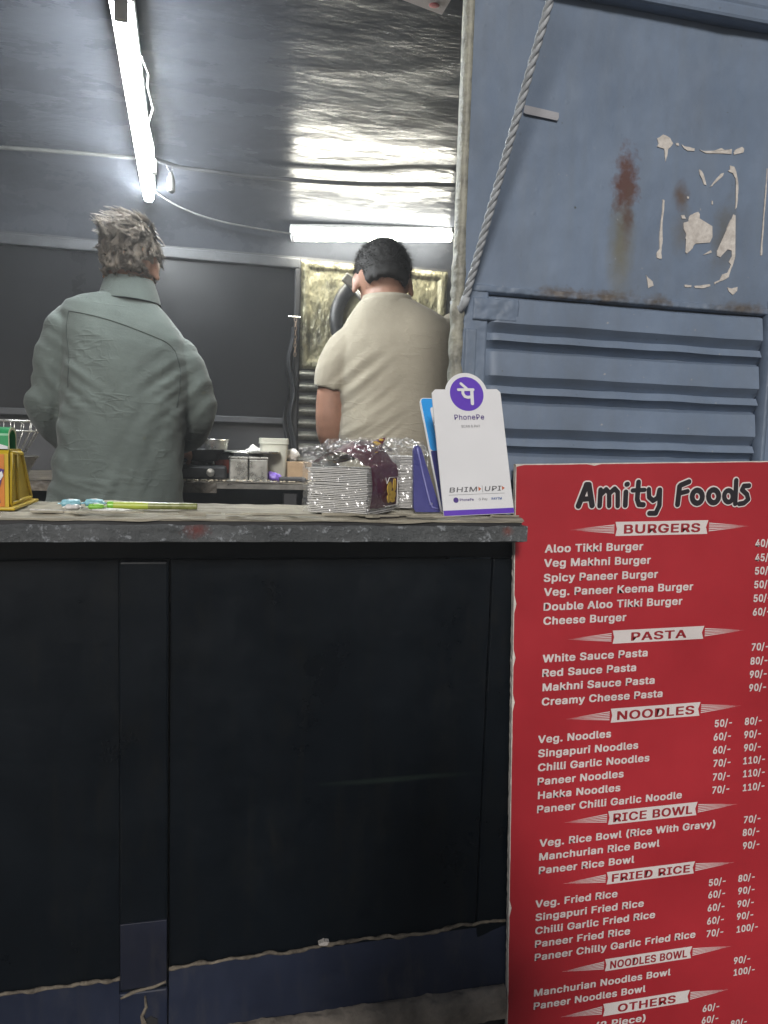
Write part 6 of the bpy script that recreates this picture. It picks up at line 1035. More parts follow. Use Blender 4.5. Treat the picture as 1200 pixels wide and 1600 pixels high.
def head_parts(mb, H):
    """skull, face and ears; local +Y is where the face looks, origin at the middle of the skull"""
    mb.ellipsoid((0, -.006, .012), (.076, .094, .100), H)
    mb.ellipsoid((0, .022, -.040), (.062, .070, .078), H)
    mb.ellipsoid((0, .052, -.092), (.030, .028, .024), H)          # chin
    mb.ellipsoid((0, .094, -.026), (.013, .020, .026), H)          # nose
    mb.ellipsoid((0, .088, .004), (.010, .012, .026), H)
    mb.ellipsoid((0, .082, .024), (.048, .014, .010), H)           # brow
    mb.ellipsoid((0, .080, -.064), (.025, .013, .006), H)          # lips
    mb.ellipsoid((0, .078, -.074), (.022, .013, .006), H)
    for s in (-1, 1):
        mb.ellipsoid((s * .030, .074, .004), (.014, .011, .010), H)
        E_ = H @ Matrix.Translation((s * .0785, .002, -.014)) @ Matrix.Rotation(radians(-s * 24), 4, 'Z') @ Matrix.Rotation(radians(8), 4, 'X')
        mb.ellipsoid((0, 0, 0), (.0075, .017, .030), E_)           # ear
        mb.ellipsoid((0, .004, -.026), (.008, .011, .012), E_)
def strands(n, H, region, grow, seed, r=.0013, seg=5):
    """hair: tapered three-sided strands rooted on the skull"""
    rn = random.Random(seed)
    m = MB()
    k = 0
    while k < n:
        v = Vector((rn.gauss(0, 1), rn.gauss(0, 1), rn.gauss(0, 1))).normalized()
        if not region(v, rn): continue
        p = Vector((v.x * .0785, -.006 + v.y * .0965, .012 + v.z * .1025))
        pts = grow(p, v, rn, seg)
        m.tube([H @ q for q in pts], [r * (1 - .75 * i / (len(pts) - 1)) for i in range(len(pts))], 3)
        k += 1
    return m

def surf_line(bvh, pts, off=.0):
    out = []
    for x, z_ in pts:
        hit = bvh.ray_cast(Vector((x, .2, z_)), Vector((0, 1, 0)))
        if hit[0] is not None:
            out.append(hit[0] - hit[1] * off if hit[1].y > 0 else hit[0] + hit[1] * off)
    return out

# ---- man in the grey-green overshirt, at the back table, seen from behind
def man_green():
    B = Vector((-.235, .86, FLOOR))
    t = thing('person', 'person with wavy hair in a loose grey green overshirt, back to us', 'person', tuple(B))
    Y = .86
    H = Matrix.Translation((-.212, Y + .020, 2.004)) @ Matrix.Rotation(radians(-16), 4, 'Z') @ Matrix.Rotation(radians(-9), 4, 'X') @ Matrix.Diagonal((.87, .93, .97, 1))
    body = MB()
    head_parts(body, H)
    body.tube(*dense([(-.218, Y - .005, 1.80), (-.214, Y - .004, 1.90), (-.212, Y + .012, 1.965)], [.066, .054, .053]), n=16)
    tors = [(1.22, -.245, .135, .095), (1.32, -.245, .150, .105), (1.45, -.238, .138, .098), (1.60, -.228, .146, .100), (1.72, -.222, .152, .100), (1.80, -.222, .145, .088), (1.85, -.222, .105, .070), (1.885, -.218, .065, .058)]
    body.loft([ring((cx, Y, z_), a, b) for z_, cx, a, b in tors])
    LA = [(-.350, Y + .005, 1.800), (-.398, Y + .015, 1.715), (-.422, Y + .032, 1.622), (-.402, Y + .10, 1.553), (-.350, Y + .205, 1.497)]
    RA = [(-.100, Y + .005, 1.765), (-.056, Y + .015, 1.685), (-.036, Y + .037, 1.610), (-.052, Y + .11, 1.558), (-.090, Y + .220, 1.512)]
    for A, s in ((LA, 1), (RA, -1)):
        body.tube(*dense(A, [.042, .038, .035, .031, .025]), n=12)
        hand(body, A[-1], Vector(A[-1]) - Vector(A[-2]), (0, 0, 1), s)
    for s in (-1, 1):
        body.tube(*dense([(-.245 + s * .075, Y, 1.26), (-.245 + s * .085, Y + .015, .94), (-.245 + s * .088, Y - .005, .56), (-.245 + s * .09, Y - .005, .505)], [.088, .062, .042, .042]), n=12)
        body.tube(*dense([(-.245 + s * .09, Y - .03, .505), (-.245 + s * .095, Y + .08, .500), (-.245 + s * .10, Y + .16, .492)], [.034, .034, .022]), n=10)
    obj('body', fuse(body, .0055), M_SKIN, t, True)
    # trousers
    tr = MB()
    tr.loft([ring((-.245, Y, z_), a, b) for z_, a, b in ((1.18, .15, .115), (1.28, .163, .118), (1.40, .155, .112))])
    for s in (-1, 1):
        tr.tube(*dense([(-.245 + s * .075, Y, 1.27), (-.245 + s * .085, Y + .012, .94), (-.245 + s * .088, Y - .005, .56)], [.099, .078, .066]), n=14)
    obj('trousers', fuse(tr, .009), M_TROU, t, True)
    # overshirt: boxy, right shoulder dropped, long full sleeves
    sh = MB()
    S = [(1.335, -.2465, .173, .128, 0, 0), (1.36, -.2465, .175, .130, 0, 0), (1.44, -.240, .171, .128, 0, 0), (1.54, -.231, .166, .126, -.02, 0), (1.64, -.222, .163, .124, -.05, 0),
         (1.72, -.218, .160, .120, -.10, 0), (1.78, -.220, .159, .114, -.16, 0), (1.825, -.223, .156, .102, -.21, 0), (1.855, -.225, .144, .090, -.23, 0),
         (1.882, -.222, .112, .078, -.20, .004), (1.908, -.216, .068, .064, -.10, .006), (1.922, -.213, .050, .052, -.05, .008)]
    sh.loft([ring((cx, Y + dy, z_), a, b, 36, 2.5, tl) for z_, cx, a, b, tl, dy in S])
    LS = [(-.320, Y + .002, 1.838), (-.366, Y + .004, 1.802), (-.398, Y + .012, 1.715), (-.425, Y + .03, 1.625), (-.405, Y + .10, 1.555), (-.365, Y + .175, 1.512)]
    RS = [(-.130, Y + .002, 1.782), (-.086, Y + .004, 1.748), (-.056, Y + .014, 1.685), (-.034, Y + .035, 1.612), (-.050, Y + .11, 1.560), (-.080, Y + .190, 1.525)]
    sh.tube(*dense(LS, [.058, .062, .057, .055, .050, .042]), n=18)
    sh.tube(*dense(RS, [.056, .058, .053, .051, .048, .040]), n=18)
    me = fuse(sh, .0050, 6)
    def folds(p, n_):
        x, y, zz = p
        lower = smoothstep(1.86, 1.66, zz)
        arm = smoothstep(-.335, -.375, x) + smoothstep(-.095, -.06, x)
        # long soft drapes falling from the shoulder blades
        d = .0065 * noise.noise(Vector((x * 17 + zz * 5.0, y * 3, zz * 2.4 + 4))) * lower
        d += .0040 * noise.noise(Vector((x * 30 - zz * 12, y * 4, zz * 5 + 9))) * lower
        # sharp sideways creases in the small of the back
        w = smoothstep(1.30, 1.42, zz) * smoothstep(1.80, 1.70, zz) * (1 - min(1, arm))
        q = noise.noise(Vector((x * 7.5 + 2, 5, zz * 46 + x * 9)))
        d += .0038 * w * (1 - min(1, abs(q) * 5.5)) * smoothstep(-.1, .35, noise.noise(Vector((x * 6, 1, zz * 9))))
        # sleeve folds slanting across the arm
        if arm > 0:
            s_ = zz + (x + .22) * (1.1 if x < -.22 else -1.1) + y * .6
            q = noise.noise(Vector((x * 6, y * 6, s_ * 19)))
            q2 = noise.noise(Vector((x * 14 + 3, y * 10, s_ * 30)))
            d += (.0105 * q + .0045 * q2) * min(1, arm)
        # slanting pulls running in from the armpits
        for ax, az, sg in ((-.335, 1.690, 1), (-.100, 1.665, -1)):
            e = math.exp(-((x - ax) / .075) ** 2 - ((zz - az) / .10) ** 2)
            d += .0075 * e * noise.noise(Vector((((x - ax) * sg * .75 + (zz - az)) * 34, (x - ax) * sg * 6, ax * 9)))
        return d
    displace(me, folds)
    shirt = obj('overshirt', me, M_SHIRT1, t, True)
    bvh = BVHTree.FromPolygons([v.co.copy() for v in me.vertices], [tuple(p.vertices) for p in me.polygons])
    def seam(pts, r=.0013, name='seam', mt=M_SEAM):
        P, _ = dense([(a, 0, b) for a, b in pts], [1] * len(pts), 8)
        L = surf_line(bvh, [(p.x, p.z) for p in P], .0004)
        if len(L) > 2: MB().tube(L, r, 6).build(name, mt, shirt, True)
    seam([(-.352, 1.852), (-.30, 1.842), (-.24, 1.828), (-.17, 1.806), (-.115, 1.786), (-.092, 1.765)])
    seam([(-.352, 1.852), (-.357, 1.80), (-.350, 1.73), (-.355, 1.66)], .0011)
    seam([(-.092, 1.765), (-.080, 1.72), (-.082, 1.66), (-.088, 1.62)], .0011)
    # stand collar folded over, sloping down to the right
    cc = []
    for (h, rr, dz) in ((1.896, .0800, 0), (1.915, .0755, 0), (1.936, .0690, 0), (1.953, .0630, 0), (1.956, .0605, 0), (1.935, .0600, 0), (1.900, .0600, 0)):
        rg = []
        for i in range(40):
            a = 2 * pi * i / 40
            x, y = rr * cos(a), rr * 1.02 * sin(a)
            rg.append(Vector((-.213 + x, Y + .008 + y, h - .05 * x - (.022 * max(0, sin(a)) if h > 1.92 else 0))))
        cc.append(rg)
    MB().loft(cc, False).build('collar', M_SHIRT1, shirt, True)
    sm = []
    for i in range(24):
        a = pi + pi * (i + .5) / 24
        sm.append((-.213 + .0805 * cos(a), Y + .008 + .082 * sin(a), 1.8955 - .05 * .08 * cos(a)))
    MB().tube(sm, .0014, 6).build('seam', M_SEAM, shirt, True)
    # hair: cap, then long loose waves brushed up and back to the left
    cap = MB()
    cap.ellipsoid((0, -.010, .018), (.0785, .0965, .1010), H)
    cap.ellipsoid((0, -.028, -.020), (.070, .070, .075), H)
    cm = fuse(cap, .006, 2)
    Hi = H.inverted()
    displace(cm, lambda p, n_: .006 * noise.noise(p * 55) + .006 * noise.noise(Vector((p.x * 90, p.y * 90, p.z * 20))) - .026 * max(smoothstep(-.050, -.060, (Hi @ p).z), smoothstep(.042, .056, (Hi @ p).y), smoothstep(.058, .066, abs((Hi @ p).x)) * smoothstep(-.012, -.024, (Hi @ p).z)))
    hair = obj('hair', cm, M_HAIR1, t, True)
    def reg(v, rn):
        if v.y > .75 and v.z < .55: return False
        if v.z < -.78: return False
        if abs(v.x) > .82 and v.z < -.05: return False
        return True
    def skull(c, k=1.0):
        e = Vector((c.x / (.0815 * k), (c.y + .006) / (.0995 * k), (c.z - .012) / (.1055 * k)))
        if e.length < 1:
            e.normalize()
            return Vector((e.x * .0815 * k, e.y * .0995 * k - .006, e.z * .1055 * k + .012))
        return c
    rn = random.Random(21)
    lk_ = MB()
    n_l = 0
    while n_l < 460:
        v = Vector((rn.gauss(0, 1), rn.gauss(0, 1), rn.gauss(0, 1))).normalized()
        if not reg(v, rn): continue
        n_l += 1
        p = Vector((v.x * .079, -.006 + v.y * .097, .012 + v.z * .103))
        top = smoothstep(-.25, .65, v.z)
        L = (.030 + .034 * top) * rn.uniform(.75, 1.2) * (1 - .5 * smoothstep(.45, .8, abs(v.x)) * (1 - top))
        whorl = Vector((.35, .55, .76)).normalized()          # crown of the head: locks stream away from it
        away = (v - whorl * v.dot(whorl))
        away = away.normalized() if away.length > .05 else Vector((-1, 0, 0))
        flow = away * .9 + Vector((-.12 * top, -.20 * top, -.20))
        q = p * 16
        flow += Vector((noise.noise(q), noise.noise(q + Vector((7, 1, 3))), noise.noise(q + Vector((2, 8, 5))))) * .62
        flow = (flow - v * flow.dot(v) * .8).normalized()
        ax = v.cross(flow).normalized()
        ph, lift = noise.noise(p * 30) * 5 + rn.uniform(-.5, .5), rn.uniform(.05, .28) * (.30 + .70 * top)
        cur, path = p.copy(), [p - v * .003]
        for i in range(1, 9):
            f_ = i / 8
            dd = (flow + v * (lift * (1 - 1.35 * f_)) + ax * .48 * sin(ph + i * .75)).normalized()
            cur = skull(cur + dd * (L / 8), 1.0 + .05 * lift)
            path.append(cur.copy())
        for k in range(13):
            oa, ob = rn.gauss(0, .0034), abs(rn.gauss(0, .0018))
            fr = rn.uniform(.8, 1.05)
            pts = [path[0] + ax * oa * .6]
            for i in range(1, 9):
                f_ = i / 8
                g = (1.15 - .75 * f_)
                pts.append(path[i] * 1.0 + ax * (oa * g + .0012 * sin(i * 1.1 + k)) + v * ob * g)
            m_ = max(5, int(9 * fr))
            pts = pts[:m_]
            lk_.tube([H @ x_ for x_ in pts], [.00075 * (1 - .72 * i / (len(pts) - 1)) for i in range(len(pts))], 3)
    lk_.build('hair_locks', M_HAIR1, hair, True, kind='stuff')
    return t
man_green()

# ---- man in the beige T-shirt, head bowed under the back tube
def man_beige():
    Y = .86
    B = Vector((.53, Y, FLOOR))
    t = thing('person', 'person with short black hair in a beige T-shirt bending over the cooking, back to us', 'person', tuple(B))
    H = Matrix.Translation((.484, Y + .045, 2.018)) @ Matrix.Rotation(radians(-3), 4, 'Z') @ Matrix.Rotation(radians(-30), 4, 'X') @ Matrix.Diagonal((1.03, 1.0, .98, 1))
    body = MB()
    head_parts(body, H)
    body.tube(*dense([(.500, Y - .010, 1.82), (.492, Y + .000, 1.91), (.485, Y + .030, 1.985)], [.080, .064, .062]), n=16)
    body.loft([ring((cx, Y, z_), a, b) for z_, cx, a, b in ((1.20, .545, .15, .11), (1.34, .545, .165, .12), (1.50, .540, .160, .12), (1.65, .53, .165, .118), (1.76, .52, .170, .112), (1.84, .51, .150, .095), (1.89, .50, .10, .075))])
    LA = [(.382, Y, 1.790), (.340, Y + .012, 1.70), (.338, Y + .03, 1.575), (.385, Y + .12, 1.520), (.43, Y + .22, 1.51)]
    RA = [(.668, Y, 1.838), (.728, Y + .01, 1.75), (.745, Y + .04, 1.63), (.705, Y + .14, 1.555), (.66, Y + .23, 1.53)]
    for A, s in ((LA, 1), (RA, -1)):
        body.tube(*dense(A, [.044, .043, .041, .038, .028]), n=14)
        hand(body, A[-1], Vector(A[-1]) - Vector(A[-2]), (0, 0, 1), s)
    for s in (-1, 1):
        body.tube(*dense([(.545 + s * .078, Y, 1.25), (.545 + s * .088, Y + .015, .94), (.545 + s * .09, Y - .005, .56), (.545 + s * .09, Y - .005, .505)], [.092, .064, .044, .043]), n=12)
        body.tube(*dense([(.545 + s * .09, Y - .03, .505), (.545 + s * .095, Y + .08, .500), (.545 + s * .10, Y + .16, .492)], [.034, .034, .022]), n=10)
    obj('body', fuse(body, .0055), M_SKIN, t, True)
    tr = MB()
    tr.loft([ring((.545, Y, z_), a, b) for z_, a, b in ((1.16, .155, .118), (1.28, .168, .124), (1.40, .170, .126))])
    for s in (-1, 1):
        tr.tube(*dense([(.545 + s * .078, Y, 1.27), (.545 + s * .088, Y + .012, .94), (.545 + s * .09, Y - .005, .56)], [.103, .080, .066]), n=14)
    obj('trousers', fuse(tr, .009), M_TROU, t, True)
    sh = MB()
    S = [(1.305, .548, .182, .138, 0), (1.33, .548, .184, .140, 0), (1.42, .546, .182, .138, .0), (1.54, .540, .176, .134, .02), (1.64, .534, .174, .131, .06),
         (1.74, .527, .176, .126, .11), (1.80, .521, .178, .118, .15), (1.845, .517, .175, .106, .17), (1.882, .511, .156, .093, .16), (1.912, .503, .126, .083, .12), (1.934, .495, .098, .076, .06), (1.950, .490, .076, .071, .02)]
    sh.loft([ring((cx, Y + .004, z_), a, b, 36, 2.4, tl) for z_, cx, a, b, tl in S])
    LS = [(.410, Y, 1.825), (.372, Y + .002, 1.796), (.346, Y + .006, 1.748), (.337, Y + .012, 1.694)]
    RS = [(.645, Y, 1.880), (.690, Y + .002, 1.850), (.718, Y + .006, 1.79), (.735, Y + .012, 1.73)]
    sh.tube(*dense(LS, [.062, .062, .057, .053]), n=18)
    sh.tube(*dense(RS, [.058, .058, .056, .054]), n=18)
    me = fuse(sh, .0050, 6)
    def folds(p, n_):
        x, y, zz = p
        d = .0022 * noise.noise(Vector((x * 10, y * 5, zz * 6 + 2)))
        # folds pulled in from the left armpit and the waist
        for ax, az, amp, rx_, rz_ in ((.395, 1.715, .0085, .075, .095), (.385, 1.590, .0080, .10, .085)):
            e = math.exp(-((x - ax) / rx_) ** 2 - ((zz - az) / rz_) ** 2)
            d += amp * e * noise.noise(Vector((((zz - az) - (x - ax) * .85) * 36, (x - ax) * 7, az * 5)))
        w = smoothstep(1.72, 1.55, zz) * smoothstep(.62, .42, x)
        q = noise.noise(Vector((x * 5 + 1, 3, zz * 24 - x * 16)))
        d += w * (.0050 * q + .0035 * (1 - min(1, abs(q) * 4)))
        d += .0035 * smoothstep(1.56, 1.42, zz) * noise.noise(Vector((x * 22 + zz * 7, 6, zz * 6)))
        return d
    displace(me, folds)
    shirt = obj('t_shirt', me, M_SHIRT2, t, True)
    cc = []
    for (h, rr) in ((1.938, .0780), (1.952, .0745), (1.962, .0700), (1.962, .0665), (1.942, .0650)):
        rg = []
        for i in range(40):
            a = 2 * pi * i / 40
            rg.append(Vector((.4895 + rr * cos(a), Y + .008 + rr * 1.02 * sin(a), h + .03 * rr * cos(a) - .030 * max(0, sin(a)))))
        cc.append(rg)
    MB().loft(cc, False).build('neck_band', M_SHIRT2, shirt, True)
    bvh = BVHTree.FromPolygons([v.co.copy() for v in me.vertices], [tuple(p.vertices) for p in me.polygons])
    P, _ = dense([(.292, 0, 1.700), (.335, 0, 1.703), (.375, 0, 1.708)], [1, 1, 1], 8)
    L = surf_line(bvh, [(p.x, p.z) for p in P], .0002)
    if len(L) > 2: MB().tube(L, .0009, 6).build('sleeve_hem', M_SHIRT2, shirt, True)
    cap = MB()
    cap.ellipsoid((0, -.008, .016), (.0790, .0970, .1020), H)
    cap.ellipsoid((0, -.030, -.030), (.068, .068, .062), H)
    cm = fuse(cap, .006, 2)
    Hi = H.inverted()
    displace(cm, lambda p, n_: .0022 * noise.noise(p * 160) + .002 * noise.noise(p * 60) - .026 * max(smoothstep(-.060 + .012 * noise.noise(p * 50), -.074, (Hi @ p).z), smoothstep(.040, .056, (Hi @ p).y), smoothstep(.046, .058, abs((Hi @ p).x)) * smoothstep(-.004, -.018, (Hi @ p).z) * smoothstep(-.050, -.036, (Hi @ p).y)))
    hair = obj('hair', cm, M_HAIR2, t, True)
    def reg(v, rn):
        if v.y > .6 and v.z < .5: return False
        if v.z < -.72: return False
        return not (abs(v.x) > .68 and v.z < -.12 and v.y > -.45)
    def grow(p, v, rn, seg):
        L = .010 * rn.uniform(.6, 1.5) * (1.4 if v.z > .3 else .8)
        dd = (v * .8 + Vector((rn.uniform(-.5, .5), rn.uniform(-.6, .2), rn.uniform(-1.1, .2)))).normalized()
        return [p - v * .002, p + dd * L * .5, p + (dd + Vector((0, 0, -.3))) * L]
    strands(4500, H, reg, grow, 5, .00055, 2).build('hair_crop', M_HAIR2, hair, True, kind='stuff')
    return t
man_beige()

# ---- the person taking the picture, standing in the street; only the shadow on the van shows
def photographer():
    X, Y = .02, -1.66
    t = thing('person', 'person in dark clothes holding up a phone in front of the van', 'person', (X, Y, 0))
    H = Matrix.Translation((X, Y + .02, 1.60)) @ Matrix.Rotation(radians(-4), 4, 'X')
    body = MB()
    head_parts(body, H)
    body.tube(*dense([(X, Y - .01, 1.40), (X, Y, 1.49), (X, Y + .01, 1.56)], [.07, .056, .055]), n=14)
    body.loft([ring((X, Y, z_), a, b) for z_, a, b in ((.84, .15, .11), (.96, .165, .115), (1.12, .15, .11), (1.28, .17, .115), (1.38, .165, .10), (1.44, .11, .08), (1.48, .07, .06))])
    for s in (-1, 1):
        A = [(X + s * .175, Y, 1.39), (X + s * .225, Y + .06, 1.27), (X + s * .215, Y + .13, 1.19), (X + s * .13, Y + .24, 1.34), (X + s * .062, Y + .320, 1.455)]
        body.tube(*dense(A, [.052, .046, .042, .036, .027]), n=12)
        hand(body, A[-1], (-s * .25, .20, 1.0), (0, -1, .2), s)
        body.tube(*dense([(X + s * .078, Y, .90), (X + s * .088, Y + .015, .50), (X + s * .09, Y - .005, .09), (X + s * .09, Y - .005, .045)], [.092, .064, .044, .043]), n=12)
        body.tube(*dense([(X + s * .09, Y - .03, .045), (X + s * .095, Y + .08, .040), (X + s * .10, Y + .16, .030)], [.034, .034, .022]), n=10)
    obj('body', fuse(body, .008), M_SKIN, t, True)
    sh = MB()
    sh.loft([ring((X, Y, z_), a, b) for z_, a, b in ((.80, .175, .135), (.96, .182, .135), (1.12, .175, .13), (1.28, .185, .132), (1.38, .180, .115), (1.44, .125, .09), (1.485, .075, .07))])
    for s in (-1, 1):
        sh.tube(*dense([(X + s * .15, Y, 1.38), (X + s * .222, Y + .06, 1.27), (X + s * .212, Y + .13, 1.20), (X + s * .135, Y + .23, 1.33)], [.066, .064, .062, .050]), n=14)
    obj('jacket', fuse(sh, .010), M_TROU, t, True)
    tr = MB()
    for s in (-1, 1):
        tr.tube(*dense([(X + s * .075, Y, .90), (X + s * .085, Y + .012, .50), (X + s * .088, Y - .005, .09)], [.102, .080, .066]), n=14)
    tr.loft([ring((X, Y, z_), a, b) for z_, a, b in ((.76, .15, .11), (.88, .165, .12), (.95, .16, .118))])
    obj('trousers', fuse(tr, .010), M_TROU, t, True)
    cap = MB()
    cap.ellipsoid((0, -.010, .020), (.080, .098, .102), H)
    cm = fuse(cap, .008, 2)
    Hi = H.inverted()
    displace(cm, lambda p, n_: .003 * noise.noise(p * 90) - .03 * max(smoothstep(-.040, -.055, (Hi @ p).z), smoothstep(.035, .055, (Hi @ p).y)))
    obj('hair', cm, M_HAIR2, t, True)
    ph = thing('phone', 'dark phone held up in the photographer hands', 'phone', (0, -1.285, 1.55))
    MB().bbox(-.037, .037, -1.296, -1.288, 1.470, 1.625, .004).build('phone_body', M_RUBBER, ph)
    MB().bbox(-.034, .034, -1.2985, -1.2965, 1.474, 1.621, .001).build('screen', M_GLASS, ph)
photographer()

# ------------------------------------------------------------------ flat lettering
def islands(n, faces):
    """a small height for each separate stroke of a character, so that crossing strokes do not share a plane"""
    par = list(range(n))
    def find(i):
        while par[i] != i: i = par[i]
        return i
    for f in faces:
        for i in f[1:]:
            a, b = find(f[0]), find(i)
            if a != b: par[b] = a
    roots = sorted({find(i) for i in range(n)})
    return [roots.index(find(i)) * .000015 for i in range(n)]
def text_mesh(s, track=38):
    """lettering as a flat mesh, unit type size; returns (verts, faces, x0, x1)"""
    v, f, x = [], [], 0
    for ch in s:
        adv, P, Q = GLYPHS[ch]
        b = len(v)
        v += [Vector(((x + p[0]) / 1000, p[1] / 1000, isl)) for p, isl in zip(P, islands(len(P), Q))]
        f += [tuple(i + b for i in q) for q in Q]
        x += adv + track
    xs = [p.x for p in v]
    return v, f, min(xs), max(xs)
CAP = .525
def letter(name, s, F, x, y, cap, mt, parent, width=None, bold=.03, lift=.0008, shear=0., rot=0., align='L'):
    """lettering on a plane: F(a, b, lift) maps plane metres to the scene; (x, y) is the baseline start"""
    v, f, x0, x1 = text_mesh(s)
    sy = cap / CAP
    sx = sy if width is None else width / (x1 - x0)
    W = (x1 - x0) * sx
    if align == 'C': x -= W / 2
    m = MB()
    e = bold * .62
    for q, (ex, ey) in enumerate(((-e, -e * .7), (e, -e * .7), (-e, e * .7), (e, e * .7), (0, 0)) if bold else ((0, 0),)):
        P = []                       # thickened by overprinting slightly shifted copies
        for p in v:
            a, b = (p.x + ex - x0) * sx + shear * p.y * sy, (p.y + ey) * sy
            P.append(F(x + a * cos(rot) - b * sin(rot), y + a * sin(rot) + b * cos(rot), lift + q * .00008 + p.z))
        m.add(P, f)
    me = bpy.data.meshes.new(name)
    me.from_pydata([tuple(p) for p in m.v], [], m.f)
    return obj(name, me, mt, parent)
def flat(name, poly, F, mt, parent, lift=.0006, thick=.0004):
    return MB().prism(poly, lift - thick, lift, F).build(name, mt, parent)
def stroke_mesh(m, pts, w, F, lift):
    """round-ended pen stroke: overlapping slabs at rising heights"""
    n = 12
    for i in range(len(pts) - 1):
        (x0, y0), (x1, y1) = pts[i], pts[i + 1]
        L = sqrt((x1 - x0) ** 2 + (y1 - y0) ** 2) or 1e-6
        th = math.atan2(y1 - y0, x1 - x0)
        poly = [(x1 + w / 2 * cos(th - pi / 2 + pi * k / n), y1 + w / 2 * sin(th - pi / 2 + pi * k / n)) for k in range(n + 1)]
        poly += [(x0 + w / 2 * cos(th + pi / 2 + pi * k / n), y0 + w / 2 * sin(th + pi / 2 + pi * k / n)) for k in range(n + 1)]
        stroke_mesh.h += .000007
        m.add([F(a, b, lift + stroke_mesh.h) for a, b in poly], [tuple(range(len(poly)))])
stroke_mesh.h = 0.

# ------------------------------------------------------------------ menu board
BA = radians(2.0)
BO = Vector((.522, -.040, 1.515))
def FB(a, b, lift):                   # a metres right, b metres up (negative below the top edge), lift metres proud
    return BO + Vector((a * cos(BA) - b * sin(BA), -lift, a * sin(BA) + b * cos(BA)))
board = thing('menu_board', 'tall red printed menu board with white lettering leaning on the ribbed wall', 'menu board', (.83, -.035, 0))
BW, BH = .600, 1.49
rb = random.Random(11)
def chip(n, a): return [rb.uniform(0, a) * (rb.random() < .35) for _ in range(n)]
# red face, its outline nibbled at the corners and along the left edge
outline = []
N = 90
for i in range(N):
    b = -BH * i / N
    outline.append((.0016 * abs(noise.noise(Vector((0, b * 60, 1)))) + (.004 if rb.random() < .05 else 0), b - (.003 if i == 0 else 0)))
for i in range(20): outline.append((BW * i / 20, -BH))
for i in range(20): outline.append((BW, -BH + BH * i / 20))
for i in range(40):
    a = BW * (1 - i / 40)
    outline.append((a, -.0012 * abs(noise.noise(Vector((a * 60, 3, 1)))) - (.003 if rb.random() < .06 else 0)))
MB().prism(outline, -.0008, .0, FB).build('printed_face', M_RED, board)
ed = MB()
rings = []
for i in range(160):
    b = .0015 - (BH + .002) * i / 159
    nz = [noise.noise(Vector((k * 3.1, b * 80, 2))) for k in range(4)]
    rings.append([FB(-.0012 + .0012 * nz[0], b, -.0009), FB(BW + .001, b, -.0009), FB(BW + .001, b, -.011), FB(-.0012 + .0015 * nz[1], b, -.011)])
ed.loft(rings).build('foam_core', M_FOAM, board)
def rowtilt(v): return -(.010 + .022 * v / 1.1)
for s, u, v, w in MENU_ITEMS:
    letter('menu_line', s, FB, u / 1000, -v / 1000, .0140, M_INKW, board, w / 1000, .042, rot=rowtilt(v / 1000))
for s, u, v in MENU_PRICES:
    letter('price', s, FB, u / 1000, -v / 1000, .0142, M_INKW, board, .0375 if len(s) == 4 else .049, .042, rot=rowtilt(v / 1000) * .6)
for s, u0, v0, u1, v1 in MENU_BANNERS:
    u0, v0, u1, v1 = u0 / 1000, v0 / 1000, u1 / 1000, v1 / 1000
    t_ = rowtilt(v0)
    def FR(a, b, l, u0=u0, v0=v0, t_=t_): return FB(u0 + a * cos(t_) - b * sin(t_), -v0 + a * sin(t_) + b * cos(t_), l)
    w, h = u1 - u0, v1 - v0
    bn = flat('heading_banner', [(0, 0), (.0035, -h / 2), (.001, -h), (w - .001, -h), (w - .0045, -h / 2), (w, 0)], FR, M_INKW, board)
    tw = {'PASTA': .115, 'OTHERS': .127, 'BURGERS': .157, 'NOODLES': .163}.get(s, w - .024)
    letter('heading_text', s, FR, (w - tw) / 2, -h * .82, h * .62, M_INKR, bn, tw, .035, .0014)
    for sgn, x_ in ((-1, 0), (1, w)):
        for k in range(5):
            yy = -h * (.22 + .14 * k)
            L = .088 - .012 * abs(k - 2)
            xs = x_ + sgn * .002
            poly = [(xs, yy - .0009), (xs, yy + .0009), (xs + sgn * L, yy * .35 - h * .5 * .65)]
            flat('flourish', poly if sgn < 0 else poly[::-1], FR, M_INKW, bn)
LETTER_STROKES = (4, 3, 2, 2, 2, 3, 1, 1, 2, 1)          # pen strokes in each letter of the title
k0 = 0
for cnt in LETTER_STROKES:
    m, mo = MB(), MB()
    for pts, w in TITLE_STROKES[k0:k0 + cnt]:
        P = [(a / 1000, -b / 1000) for a, b in pts]
        stroke_mesh(mo, P, w * 1.1 / 1000 + .0048, FB, .0010)
        stroke_mesh(m, P, w * 1.1 / 1000, FB, .0020)
    lo = mo.build('title_outline', M_INKW, board)
    m.build('title_letter', M_INKK, lo)
    k0 += cnt
# ------------------------------------------------------------------ payment standees on the counter
def frame(B, lean, roll):
    l, r = radians(lean), radians(roll)
    vd, ud = Vector((0, sin(l), cos(l))), Vector((1, 0, 0))
    v, u = vd * cos(r) - ud * sin(r), ud * cos(r) + vd * sin(r)
    n_ = u.cross(v)                  # towards the viewer
    B = Vector(B)
    return lambda a, b, t: B + u * a + v * b + n_ * t
def rrect(x0, y0, x1, y1, r, n=5):
    out = []
    for cx, cy, a0 in ((x1 - r, y0 + r, -pi / 2), (x1 - r, y1 - r, 0), (x0 + r, y1 - r, pi / 2), (x0 + r, y0 + r, pi)):
        out += [(cx + r * cos(a0 + pi / 2 * k / n), cy + r * sin(a0 + pi / 2 * k / n)) for k in range(n + 1)]
    return out
def circle(cx, cy, r, n=40): return [(cx + r * cos(2 * pi * k / n), cy + r * sin(2 * pi * k / n)) for k in range(n)]
M_ACR = mat('white_standee_card', (.74, .74, .75), .35, var=.03, bst=0)
M_PURP = mat('purple_print', (.115, .040, .46), .4, var=.05, bst=0)
